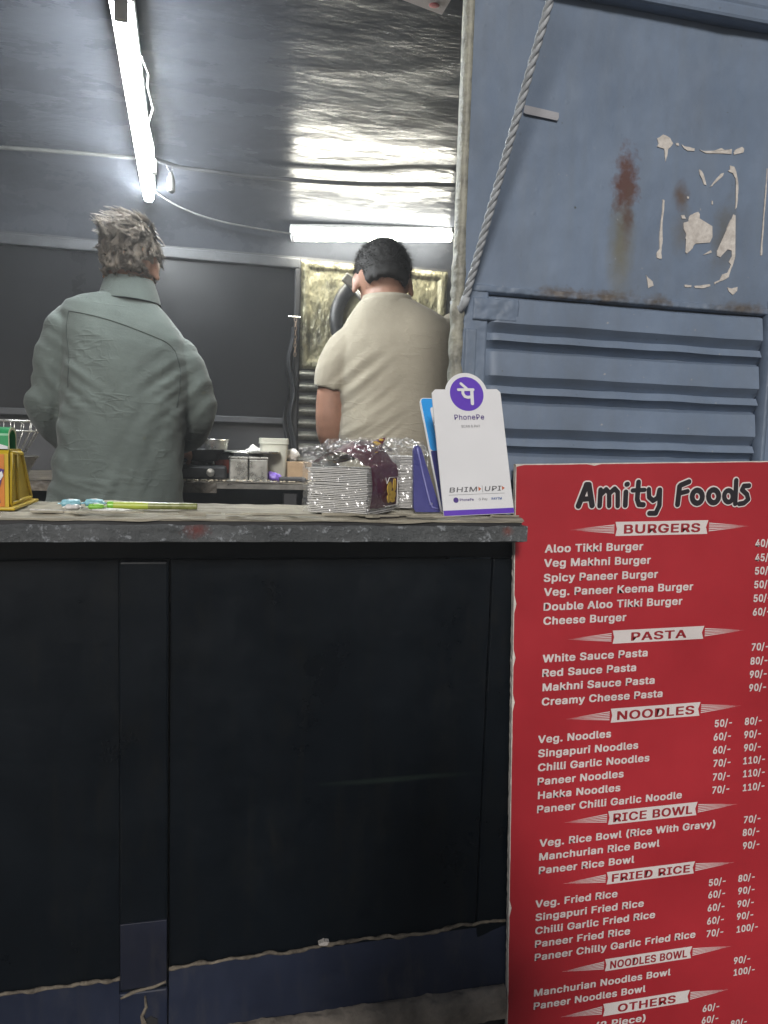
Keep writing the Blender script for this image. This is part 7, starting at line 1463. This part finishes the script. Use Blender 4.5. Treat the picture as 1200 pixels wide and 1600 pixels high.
M_PURPD = mat('deep_purple_print', (.075, .035, .22), .4, var=.05, bst=0)
M_GREYP = mat('grey_print', (.10, .10, .11), .5, var=.05, bst=0)
M_SKYB = mat('sky_blue_print', (.035, .33, .80), .35, var=.05, bst=0)
M_INDIGO = mat('indigo_plastic', (.045, .045, .20), .35, var=.15, scale=20, bst=.1)
M_INDIGOL = mat('pale_indigo_edge', (.17, .17, .42), .35, var=.1, bst=0)
M_ORNG = mat('orange_green_print', (.50, .12, .04), .5, bst=0)

FS = frame((.377, -.088, 1.4285), 16, 3)
s1 = thing('payment_standee', 'white payment card standee with a purple round logo on top, front of the counter', 'standee', (.44, -.08, 1.427))
W1, H1 = .125, .220
ol = [(0, 0), (W1, 0), (W1, H1 - .006), (W1 - .006, H1)]
cx, cy, R1 = .0625, .211, .0385
a0 = math.acos((W1 * .5 + 0) / 1) if False else math.asin((H1 - cy) / R1)
ol += [(cx + R1 * cos(a0 + (pi - 2 * a0) * k / 30), cy + R1 * sin(a0 + (pi - 2 * a0) * k / 30)) for k in range(31)]
ol += [(.006, H1), (0, H1 - .006)]
MB().prism(ol, -.0032, 0, FS).build('card', M_ACR, s1)
flat('purple_base_strip', [(.0, .0006), (W1, .0006), (W1, .0095), (0, .0095)], FS, M_PURP, s1)
disc = flat('logo_disc', circle(cx, cy + .0005, .0305), FS, M_PURP, s1)
gm = MB()
G = lambda x, y: (cx + (x - 550) * .000214, cy - (y - 270) * .000214)
for pts, w in (([(478, 235), (605, 235)], 20), ([(592, 238), (586, 352)], 25), ([(516, 238), (514, 268), (528, 292), (552, 300), (588, 294)], 22), ([(505, 184), (552, 228)], 20)):
    stroke_mesh(gm, [G(*p) for p in pts], w * .000214 * 1.12, FS, .0012)
obj('logo_glyph', gm.mesh('logo_glyph'), M_ACR, disc)
letter('brand_lettering', 'PhonePe', FS, cx, .1655, .0092, M_PURPD, s1, .0535, .012, align='C')
letter('scan_lettering', 'SCAN & PAY', FS, cx + .001, .1515, .0046, M_GREYP, s1, .034, .0, align='C')
letter('upi_lettering', 'BHIM', FS, .0135, .0400, .0082, M_GREYP, s1, .048, .012, shear=.22)
letter('upi_lettering', 'UPI', FS, .0760, .0400, .0082, M_GREYP, s1, .029, .012, shear=.22)
flat('divider', [(.0722, .038), (.0727, .038), (.0727, .050), (.0722, .050)], FS, M_GREYP, s1)
for x_ in (.0655, .1080):
    flat('arrow_mark', [(x_, .0405), (x_ + .0048, .0442), (x_, .0480)], FS, M_ORNG, s1)
flat('underline', [(.012, .0352), (.112, .0352), (.112, .0356), (.012, .0356)], FS, M_GREYP, s1)
d2 = flat('small_logo_disc', circle(.0235, .0265, .0046, 24), FS, M_PURPD, s1)
letter('small_lettering', 'PhonePe', FS, .0300, .0245, .0042, M_PURPD, s1, .0245, .02)
letter('small_lettering', 'G Pay', FS, .0640, .0245, .0042, M_GREYP, s1, .0155, .0)
letter('small_lettering', 'PAYTM', FS, .0870, .0245, .0040, mat('paytm_blue', (.03, .10, .33), .5, bst=0), s1, .0180, .03)
# easel leg behind
MB().prism([(.045, .004), (.080, .004), (.072, .150), (.053, .150)], 0, -.0025, lambda a, b, t: FS(a, b, -.0045) + Vector((0, .055 * (1 - b / .15), -.0008)) + Vector((0, t, 0))).build('easel_leg', M_ACR, s1)

F2 = frame((.3885, -.038, 1.4285), 34, 2)
s2_ = thing('payment_standee', 'blue edged payment standee half hidden behind the white one', 'standee', (.43, -.03, 1.427))
W2, H2 = .120, .246
MB().prism(rrect(0, 0, W2, H2, .009), -.0042, 0, F2).build('card', M_ACR, s2_)
flat('sky_blue_field', rrect(.0022, .128, W2 - .0022, H2 - .002, .007), F2, M_SKYB, s2_, .0006)
flat('indigo_field', rrect(.0022, .002, W2 - .0022, .1278, .003), F2, M_INDIGO, s2_, .0006)
wp = flat('white_field', rrect(.017, .055, W2 - .014, H2 - .022, .005), F2, M_ACR, s2_, .0012)
letter('lettering', 'P', F2, .0270, .190, .020, M_PURPD, wp, None, .04, .0020)
letter('lettering', 'A', F2, .0265, .174, .010, M_INKK, wp, None, .02, .0020, shear=.25)
letter('lettering', 'I', F2, .0245, .132, .022, M_GREYP, wp, None, .05, .0020)
s3_ = thing('standee_back', 'dark indigo plastic stand leg at the left of the payment standees', 'stand', (.36, -.01, 1.427))
Fk = lambda a, b, t: Vector((.345 + a, -.018 + b * .35 + t * 1.0, 1.4285 + b * .94))
MB().prism([(.003, 0), (.046, 0), (.0485, .004), (.020, .118), (.015, .123), (.010, .121), (.006, .112), (0, .006)], .008, 0, Fk).build('leg_plate', M_INDIGO, s3_)
MB().tube([Fk(.013, .118, -.001), Fk(.020, .07, -.001), Fk(.0295, .018, -.001), Fk(.0335, .009, -.001), Fk(.044, .006, -.001)], .0017, 8).build('leg_rim', M_INDIGOL, s3_, True)
MB().lathe([(.0005, 0), (.0026, 0), (.0026, .0012), (.0012, .0014), (.0010, .0006), (.0005, .0006)], (0, 0, 0), 14, Matrix.Translation(Fk(.0315, .015, -.0002)) @ Matrix.Rotation(radians(90), 4, 'X')).build('screw', M_STEEL, s3_, True)

# ------------------------------------------------------------------ wrapped bundles of folded cartons
M_CARD = mat('white_carton_board', (.66, .65, .63), .7, var=.1, scale=40, bst=.2)
M_MAROON = mat('maroon_carton_print', (.105, .020, .042), .4, var=.15, scale=25, bst=.1)
M_YELLOW = mat('yellow_print', (.55, .36, .06), .5, var=.15, scale=60, bst=0)
M_FILM = film('clear_wrap')
def bundle(name, label, C, ang, la, lb, z0, nsheet, dz, seed, cover):
    t = thing(name, label, 'cartons', (C[0], C[1], z0), 'wrapped carton bundles on the counter')
    e1 = Vector((-cos(ang), sin(ang), 0)); e2 = Vector((sin(ang), cos(ang), 0))
    O = Vector((C[0], C[1], 0))
    rr = random.Random(seed)
    me = MB().box(0, la, 0, lb, 0, dz * .62, Matrix((( *e1, 0), (*e2, 0), (0, 0, 1, 0), (0, 0, 0, 1))).transposed()).mesh('carton')
    for i in range(nsheet):
        o = obj('carton', me, M_CARD, t)
        o.location = O + Vector((0, 0, z0 + i * dz)) + e1 * rr.uniform(-.0015, .0015) + e2 * rr.uniform(-.0015, .0015)
        o.rotation_euler = (rr.uniform(-.008, .008), rr.uniform(-.008, .008), rr.uniform(-.012, .012))
    top = z0 + nsheet * dz
    F_ = lambda a, b, zz: O + e1 * a + e2 * b + Vector((0, 0, zz))
    if cover:
        # maroon printed carton bent over the top and down the right-hand face
        def mf(u, v):
            # u along b, v from the foot of the right face, up and over the top
            s = v * .175
            hR = top - z0 - .006
            bulge = .020 * sin(pi * min(1, max(0, (v - .45) / .55)))
            b = .004 + (lb - .002) * u
            if s < hR:
                p = F_(-.0035 - .004 * sin(pi * s / hR), b, z0 + .010 + s)
            else:
                q = s - hR
                p = F_(-.003 + q * .95, b - q * .15, top + .006 + bulge + .018 * smoothstep(.1, .75, u) * smoothstep(0, .03, q))
            return p + Vector((0, 0, .003 * noise.noise(Vector((u * 5, v * 8, seed)))))
        mc = MB().grid(mf, 20, 44).build('maroon_carton', M_MAROON, t, True)
        # yellow mark and pale keyline on the face
        def mark(a0, b0, w_, h_, mt, n=14, off=-.0105):
            pts = [(b0 + w_ * cos(2 * pi * k / n) * (1 + .25 * noise.noise(Vector((k * 1.7, b0 * 90, a0 * 90)))), a0 + h_ * sin(2 * pi * k / n) * (1 + .25 * noise.noise(Vector((k * 2.3, 5 + b0 * 70, 1))))) for k in range(n)]
            MB().prism(pts, off, off - .0012, lambda b_, z_, tt: F_(tt, b_, z_)).build('yellow_mark', mt, mc)
        for b0, a0, w_, h_ in ((.068, z0 + .042, .009, .012), (.090, z0 + .047, .007, .011), (.066, z0 + .026, .007, .008), (.084, z0 + .030, .012, .007), (.083, z0 + .021, .010, .004)):
            mark(a0, b0, w_, h_, M_YELLOW)
        kl = [(.050, z0 + .060), (.056, z0 + .050), (.066, z0 + .060), (.104, z0 + .060), (.104, z0 + .012), (.052, z0 + .012)]
        MB().tube([F_(-.0112, b_, z_) for b_, z_ in kl], .0008, 5).build('keyline', M_CARD, mc)
        # second loose printed carton sticking up behind, with its mark
        def lf(u, v):
            return F_(.012 + .075 * u, .070 + .030 * v - .02 * u, top + .026 - .020 * u + .026 * v * (1 - .5 * u) + .003 * sin(u * 6))
        lc = MB().grid(lf, 16, 8).build('maroon_carton', M_MAROON, t, True)
        for (u, v, w_) in ((.12, .55, .006), (.22, .40, .0055), (.20, .72, .005), (.08, .82, .0045)):
            p = lf(u, v)
            MB().ellipsoid(p + Vector((0, -.0015, .0012)), (w_, .003, w_ * .55), nu=10, nv=6).build('yellow_mark', M_YELLOW, lc)
        MB().tube([lf(.02, .0) + Vector((0, -.001, .001)), lf(.5, .0) + Vector((0, -.001, .001)), lf(1, .05) + Vector((0, -.001, .001))], .0009, 5).build('keyline', M_YELLOW, lc)
        def lf2(u, v):
            return F_(.040 + .055 * u, .030 + .045 * v, top + .012 + .014 * v * (1 - u) - .004 * u + .002 * sin(u * 9))
        MB().grid(lf2, 14, 8).build('maroon_carton', mat('cream_maroon_print', (.40, .30, .20), .5, scale=70, c2=(.12, .03, .05), bst=0), t, True)
    # crumpled clear film
    def wf(u, v):
        a = 2 * pi * u
        hh = (top - z0) + (.030 if cover else .014)
        px = la / 2 + (la / 2 + .007) * max(-1, min(1, 1.5 * cos(a)))
        py = lb / 2 + (lb / 2 + .007) * max(-1, min(1, 1.5 * sin(a)))
        if v < .7:
            zz = z0 + .002 + hh * (v / .7); k = 1.
        else:
            q = (v - .7) / .3
            zz = z0 + hh + .016 * sin(q * pi * .5); k = 1 - q
        p = F_(la / 2 + (px - la / 2) * k, lb / 2 + (py - lb / 2) * k, zz)
        cr = Vector((noise.noise(p * 60), noise.noise(p * 60 + Vector((9, 0, 0))), noise.noise(p * 60 + Vector((0, 9, 0))))) + noise.noise_vector(p * 170) * .55
        am = .0035 + .006 * smoothstep(.45, .8, v)
        return p + cr * am
    MB().grid(wf, 170, 90).build('plastic_wrap', M_FILM, t, False)
    if cover:
        # loose twisted end of the film at the left
        def tf(u, v):
            a = 2 * pi * u
            r = .026 * (1 - .35 * v)
            p = F_(la - .012 + .034 * v, .030, top - .004 + .022 * v) + e2 * (r * cos(a)) + Vector((0, 0, r * .95 * sin(a)))
            q = noise.noise_vector(p * 75)
            return p + q * .009 + noise.noise_vector(p * 190) * .004
        MB().grid(tf, 110, 50).build('plastic_wrap', M_FILM, t, False)
    return t
bundle('carton_bundle', 'clear wrapped bundle of white cartons with maroon and yellow print', (.2460, -.086), radians(36), .108, .116, 1.4285, 26, .0029, 3, True)
bundle('carton_bundle', 'second plain wrapped carton bundle behind the maroon printed one', (.380, .050), radians(10), .085, .070, 1.4285, 34, .0028, 9, False)

# ------------------------------------------------------------------ left end of the counter
M_YEL = mat('yellow_plastic', (.58, .40, .022), .4, var=.1, scale=15, bst=.05)
M_GRN = mat('green_card', (.02, .30, .10), .45, var=.08, bst=0)
M_CREAM = mat('cream_card_edge', (.60, .60, .38), .6, bst=0)
M_VIOL = mat('violet_print', (.07, .028, .22), .45, var=.2, scale=30, bst=0)
M_LILAC = mat('lilac_print', (.36, .32, .46), .5, var=.15, scale=40, bst=0)
M_ORA = mat('orange_print', (.62, .20, .02), .5, var=.15, scale=30, bst=0)
ys = thing('yellow_stand', 'yellow plastic display stand with a purple and orange printed front', 'display stand', (-.36, .02, 1.427))
yprof = [(-.036, 1.4285), (.112, 1.4285), (.116, 1.434), (.110, 1.440), (.046, 1.515), (.040, 1.519), (-.030, 1.519), (-.036, 1.513)]
MB().prism(yprof, -.47, -.2965, lambda a, b, t: Vector((t, a, b))).build('stand_body', M_YEL, ys)
# raised rim of the end face, its base lip
rim = [(-.030, 1.436), (.100, 1.438), (.040, 1.512), (-.026, 1.514)]
for i in range(4):
    p, q = rim[i], rim[(i + 1) % 4]
    MB().tube([(-.2955, p[0], p[1]), (-.2955, q[0], q[1])], .0032, 8).build('end_rim', M_YEL, ys, True)
MB().bbox(-.47, -.287, -.042, .120, 1.4275, 1.4325, .0018).build('base_lip', M_YEL, ys)
MB().tube([(-.2955, .012, 1.436), (-.2955, .006, 1.512)], .0028, 8).build('end_rib', M_YEL, ys, True)
FY = lambda a, b, t: Vector((-.47 + a, -.0362 - t, 1.4330 + b))
flat('printed_front', [(0, 0), (.168, 0), (.168, .079), (0, .079)], FY, M_ORA, ys, .0008)
flat('printed_front', [(.02, .004), (.162, .006), (.160, .022), (.168, .056), (.150, .062), (.02, .060)], FY, M_VIOL, ys, .0016)
flat('printed_front', [(.02, .010), (.150, .008), (.156, .020), (.146, .040), (.138, .056), (.02, .058)], FY, M_LILAC, ys, .0024)
flat('printed_front', [(.158, .045), (.163, .040), (.167, .047), (.165, .054), (.160, .050)], FY, M_ACR, ys, .0024)
letter('lettering', 'y', FY, .1235, .024, .016, M_ACR, ys, None, .05, .0032)
gc = thing('green_tent_card', 'folded green card standing on top of the yellow stand', 'card', (-.36, .0, 1.52))
arch_o = [(-.030 + .0, 1.5195)] + [(-.0075 - .0225 * cos(pi * k / 12), 1.540 + .013 * sin(pi * k / 12)) for k in range(13)] + [(.015, 1.5195)]
arch_i = [(.0115, 1.5195)] + [(-.0075 + .019 * cos(pi * k / 12), 1.538 + .0105 * sin(pi * k / 12)) for k in range(13)] + [(-.0265, 1.5195)]
MB().prism(arch_o + arch_i, -.46, -.2965, lambda a, b, t: Vector((t, a - .004, b))).build('card_fold', M_GRN, gc)
MB().prism([(p[0], p[1]) for p in arch_o] + arch_i, -.2963, -.2955, lambda a, b, t: Vector((t, a - .004, b))).build('card_edge', M_CREAM, gc)
FG = lambda a, b, t: Vector((-.46 + a, -.0345 - t, 1.520 + b))
flat('printed_wave', [(.0, 0), (.163, 0), (.163, .004), (.150, .008), (.14, .006), (.0, .007)], FG, M_ACR, gc, .0008)

# small wrapped sweets and paper scraps
sw = random.Random(4)
M_SW = {'pale_blue': mat('pale_blue_wrapper', (.26, .52, .60), .3, var=.25, scale=70, bs=200, bst=.4), 'green': mat('green_wrapper', (.22, .50, .06), .3, var=.25, scale=70, bs=200, bst=.4),
        'white': mat('white_wrapper', (.62, .60, .58), .35, var=.3, scale=90, bs=200, bst=.5)}
def sweet(colr, label, x, y, rot, L=.017, w=.008, h=.0055, z0=1.4295):
    t = thing('wrapped_sweet', label, 'sweet', (x, y, z0), 'wrapped sweets on the counter')
    M_ = Matrix.Translation((x, y, z0 + h)) @ Matrix.Rotation(rot, 4, 'Z')
    def pf(u, v):
        a = 2 * pi * v
        xx = -1 + 2 * u
        e = (1 - abs(xx) ** 4)
        tw = .35 + .65 * e if abs(xx) < .72 else .35 + .5 * (abs(xx) - .72) / .28
        flat_ = e if abs(xx) < .72 else .16
        return M_ @ Vector((xx * L, cos(a) * w * tw, sin(a) * h * max(.12, flat_) + .0008 * noise.noise(Vector((u * 14, v * 9, x * 50)))))
    MB().grid(pf, 26, 14).build('wrapper', M_SW[colr], t, True)
    MB().ellipsoid((0, 0, h * .9), (L * .35, w * .35, .0012), M_, 10, 6).build('print_patch', M_SW['white'] if colr != 'white' else M_SW['pale_blue'], t, True)
sweet('pale_blue', 'pale blue wrapped sweet, the left of two by the yellow stand', -.214, -.006, .25, .019, .010, .0068)
sweet('pale_blue', 'pale blue wrapped sweet, the right of two by the yellow stand', -.180, .004, -.15, .019, .010, .0068)
sweet('green', 'small green wrapped sweet in front of the pale blue ones', -.172, -.038, .1, .015, .008, .0050)
sweet('white', 'white wrapped sweet with dark print in front of the pale blue ones', -.205, -.042, -.2, .014, .007, .0045)
rs_ = random.Random(8)
for i, (x, y, lb_) in enumerate(((-.235, -.062, 'thin white paper scrap nearest the yellow stand'), (-.150, -.046, 'thin white paper scrap near the lime tube cap'))):
    pts = [(x - .026, y - .004), (x + .020, y - .008), (x + .030, y + .004), (x - .004, y + .010)]
    MB().prism(pts, 1.4300, 1.4318, lambda a, b, c: Vector((a, b, c + .0016 * sin(a * 160)))).build('paper_scrap', M_SW['white'], None, label=lb_, cat='paper')
lt = thing('lime_tube', 'slim lime green capped tube lying along the counter', 'tube', (-.09, -.02, 1.43))
M_LIME = mat('lime_plastic', (.40, .48, .06), .35, var=.15, scale=40, bst=.1)
M_LIMED = mat('olive_translucent', (.20, .22, .06), .3, var=.3, scale=50, bst=.1)
M_LCAP = mat('bright_green_cap', (.24, .60, .04), .35, bst=0)
A_, B_ = Vector((-.158, -.020, 1.4352)), Vector((-.020, -.026, 1.4352))
dT = B_ - A_
MB().tube([A_ + dT * .07, A_ + dT * .45], .0060, 14).build('tube_body', M_LIME, lt, True, sharp=40)
MB().tube([A_ + dT * .45, A_ + dT * .99, B_], [.0056, .0054, .0040], 14).build('tube_sleeve', M_LIMED, lt, True, sharp=40)
MB().tube([A_, A_ + dT * .01, A_ + dT * .065, A_ + dT * .07], [.0050, .0066, .0066, .0060], 14).build('tube_cap', M_LCAP, lt, True, sharp=40)

# ------------------------------------------------------------------ work table along the back wall and what stands on it
tab = thing('work_table', 'greasy dark work table along the back of the van', 'table', (-.3, 1.35, FLOOR))
def tt(u, v):
    x, y = -1.5 + 2.62 * u, 1.10 + .48 * v
    return Vector((x, y, 1.408 + .003 * fbm(Vector((x * 12, y * 12, 3))) - (.004 if v == 0 else 0)))
MB().grid(tt, 200, 30).build('table_top', M_TABLE, tab, True)
MB().box(-1.5, .02, 1.098, 1.57, 1.372, 1.402).build('table_edge', M_TABLE, tab)
MB().box(.02, 1.12, 1.100, 1.57, 1.386, 1.402).build('table_edge', M_STEELD, tab)
for x, y in ((-1.45, 1.14), (-.6, 1.14), (.25, 1.14), (1.08, 1.14)):
    MB().box(x - .02, x + .02, y - .02, y + .02, FLOOR, 1.372).build('leg', M_DARK, tab)
MB().box(-1.5, 1.12, 1.16, 1.57, .80, .82).build('shelf', M_DARK, tab)
# crumbs and spills
cr = MB()
rc = random.Random(14)
for i in range(260):
    x, y = rc.uniform(-.12, .42), 1.10 + abs(rc.gauss(0, .05))
    s = rc.uniform(.0015, .005)
    cr.ellipsoid((x, y, 1.4105), (s, s * .8, s * .6), None, 6, 4)
cr.build('food_crumbs', mat('pale_crumbs', (.55, .48, .36), .7, scale=80, var=.4, bst=0), None, label='pale food crumbs scattered on the back work table', cat='crumbs', kind='stuff')

def pot(name, label, cat, c, prof, mt, group=None, inner=None, handles=False):
    t = thing(name, label, cat, c, group)
    MB().lathe(prof, c, 30, cap=True).build('pot_body', mt, t, True, sharp=35)
    r = prof[-2][0]; h = max(p[1] for p in prof)
    return t
def steel_cup(label, c, r0, r1, h, mt=None, name='steel_tumbler', cat='tumbler'):
    return pot(name, label, cat, c, [(r0 * .9, 0), (r0, .004), (r1, h - .004), (r1 + .003, h - .001), (r1 + .002, h), (r1 - .002, h - .002), (r0 - .003, .006), (.001, .006)], mt or M_STEEL)
steel_cup('tall steel tumbler beside the man in green', (.018, 1.30, 1.41), .026, .041, .128)
gs = thing('gas_stove', 'dark greasy gas stove on the work table beside the man in green', 'stove', (-.02, 1.2, 1.41))
MB().bbox(-.20, .050, 1.13, 1.36, 1.412, 1.455, .008).build('stove_body', M_RUBBER, gs)
for i in range(4):
    a = pi / 4 + i * pi / 2
    MB().tube([(-.045 + .025 * cos(a), 1.22 + .025 * sin(a), 1.462), (-.045 + .075 * cos(a), 1.22 + .075 * sin(a), 1.466), (-.045 + .078 * cos(a), 1.22 + .078 * sin(a), 1.455)], .004, 6).build('pan_support', M_STEELD, gs, True)
MB().lathe([(.001, 0), (.030, 0), (.032, .008), (.022, .014), (.001, .014)], (-.045, 1.22, 1.455), 20).build('burner', M_STEELD, gs, True)
for x in (-.10, .0):
    MB().lathe([(.001, 0), (.013, 0), (.012, .012), (.001, .014)], (0, 0, 0), 16, Matrix.Translation((x, 1.13, 1.434)) @ Matrix.Rotation(radians(90), 4, 'X')).build('knob', M_STEEL, gs, True, sharp=40)
fp = thing('frying_pan', 'blackened frying pan standing on the gas stove', 'pan', (-.045, 1.22, 1.468))
MB().lathe([(.001, 0), (.070, 0), (.092, .034), (.094, .036), (.090, .035), (.068, .004), (.001, .004)], (-.045, 1.22, 1.469), 32).build('pan_bowl', M_RUBBER, fp, True, sharp=50)
MB().tube([(-.12, 1.17, 1.495), (-.17, 1.15, 1.505), (-.22, 1.13, 1.51)], [.006, .008, .009], 8).build('handle', M_RUBBER, fp, True)
rm = thing('red_tin', 'dark tin with a red label behind the steel boxes', 'tin', (.045, 1.24, 1.41))
MB().lathe([(.001, 0), (.036, 0), (.036, .082), (.033, .086), (.001, .086)], (.040, 1.235, 1.411), 24).build('tin_body', M_RUBBER, rm, True, sharp=40)
MB().lathe([(.0365, .018), (.0368, .020), (.0368, .060), (.0365, .062)], (.040, 1.235, 1.411), 24, cap=False).build('tin_label', mat('dull_red_label', (.20, .035, .02), .45, scale=60, var=.5, bst=0), rm, True)
MB().lathe([(.001, .0), (.095, .0), (.098, .003), (.096, .006), (.001, .006)], (.128, 1.235, 1.4975), 36).build('steel_plate', M_STEEL, None, True, sharp=40, label='flat round steel plate lying across the tin and steel boxes', cat='plate')
def steel_box(label, x0, x1):
    t = thing('steel_box', label, 'box', ((x0 + x1) / 2, 1.14, 1.41), 'small square steel boxes')
    MB().bbox(x0, x1, 1.125, 1.185, 1.412, 1.478, .003).build('box_body', M_STEEL, t)
    MB().bbox(x0 - .001, x1 + .001, 1.124, 1.186, 1.4782, 1.4862, .002).build('box_lid', M_STEEL, t)
steel_box('square steel box, left of the pair on the work table', .058, .116)
steel_box('square steel box, right of the pair on the work table', .1185, .178)
for i, x in enumerate((.068, .112, .160)):
    pass
MB().bbox(.05, .19, 1.108, 1.20, 1.4085, 1.4115, .001).build('steel_tray', M_STEEL, None, label='low steel tray under the two steel boxes', cat='tray')
pc = thing('plastic_container', 'tall cloudy plastic container on the work table', 'container', (.20, 1.27, 1.41))
M_CLOUD = mat('cloudy_plastic', (.42, .42, .36), .4, var=.12, scale=12, bst=.05)
def sqrings(cx_, cy_, prof):
    return [[Vector((cx_ + a, cy_ + b, z_)) for a, b in rrect(-r, -r, r, r, r * .25, 4)] for r, z_ in prof]
MB().loft(sqrings(.208, 1.29, [(.036, 1.411), (.039, 1.414), (.045, 1.528), (.0475, 1.530), (.0475, 1.546), (.0455, 1.547), (.043, 1.530), (.037, 1.418)])).build('container_body', M_CLOUD, pc, True, sharp=30)
MB().loft(sqrings(.208, 1.29, [(.0478, 1.5275), (.0484, 1.528), (.0484, 1.5305), (.0478, 1.531)]), False).build('container_rim', M_CLOUD, pc, True)
def packet(name, label, c, r, mt, seed, flatten=.6):
    m = MB().ellipsoid(c, (r, r * .7, r * flatten), None, 28, 18)
    me = m.mesh(name)
    displace(me, lambda p, n_: r * .35 * noise.noise(p * (1.6 / r) + Vector((seed, 0, 0))) + r * .14 * noise.noise(p * (5 / r)))
    return obj(name, me, mt, None, True, label=label, cat='packet')
M_VPK = mat('violet_foil', (.20, .12, .50), .3, scale=50, var=.4, bs=120, bst=.5)
packet('foil_packet', 'small crumpled violet packet beside the plastic container', (.200, 1.16, 1.424), .022, M_VPK, 2.)
packet('crumpled_bag', 'crumpled white plastic bag behind the steel boxes', (.150, 1.34, 1.50), .035, M_CARD, 5., .5)
packet('crumpled_bag', 'small pale crumpled bag right of the plastic container', (.275, 1.33, 1.49), .025, M_CARD, 8., .8)
cbx = thing('brown_carton', 'small tan cardboard box right of the plastic container', 'box', (.28, 1.25, 1.41))
M_KRAFT = mat('kraft_board', (.36, .25, .15), .8, scale=30, var=.15, bst=.2)
MB().bbox(.250, .330, 1.22, 1.29, 1.411, 1.470, .002).build('carton_body', M_KRAFT, cbx)
MB().box(.250, .330, 1.2185, 1.2197, 1.455, 1.470).build('carton_flap', M_KRAFT, cbx)
MB().bbox(.215, .300, 1.115, 1.175, 1.411, 1.424, .004).build('dark_cloth', M_CABLE, None, label='dark folded cleaning cloth at the front of the work table', cat='cloth')
# wire strainer rim and steel bowl at the far left
bw = thing('wire_basket', 'round steel wire basket on the work table at far left', 'basket', (-.60, 1.22, 1.45))
for zz_, r in ((1.575, .110), (1.545, .104)):
    MB().tube([(-.620 + r * cos(2 * pi * k / 36), 1.22 + r * .8 * sin(2 * pi * k / 36), zz_) for k in range(37)], .0032, 6).build('hoop', M_STEEL, bw, True)
for k in range(22):
    a = 2 * pi * k / 22
    MB().tube([(-.620 + .110 * cos(a), 1.22 + .088 * sin(a), 1.575), (-.620 + .104 * cos(a), 1.22 + .083 * sin(a), 1.545), (-.620 + .06 * cos(a), 1.22 + .05 * sin(a), 1.470)], .0014, 5).build('wire', M_STEEL, bw, True)
bl = steel_cup('wide dented steel bowl holding the wire basket', (-.62, 1.22, 1.41), .07, .10, .060, M_STEELD, 'steel_bowl', 'bowl')

# ------------------------------------------------------------------ thin smoke added to imitate lens glare round the tubes
hz = bpy.data.materials.new('glare_haze')
hz.use_nodes = True
hn = hz.node_tree
hn.nodes.clear()
ho = hn.nodes.new('ShaderNodeOutputMaterial')
hv = hn.nodes.new('ShaderNodeVolumePrincipled')
hv.inputs['Color'].default_value = (.93, .96, 1.0, 1)
hv.inputs['Density'].default_value = HAZE
hv.inputs['Anisotropy'].default_value = .35
hn.links.new(hv.outputs[0], ho.inputs['Volume'])
MB().box(-33, 33, -33, 33, -1, 3.2).build('haze', hz, None, label='thin smoke haze added for the glare round the tube lights', cat='haze', kind='stuff')
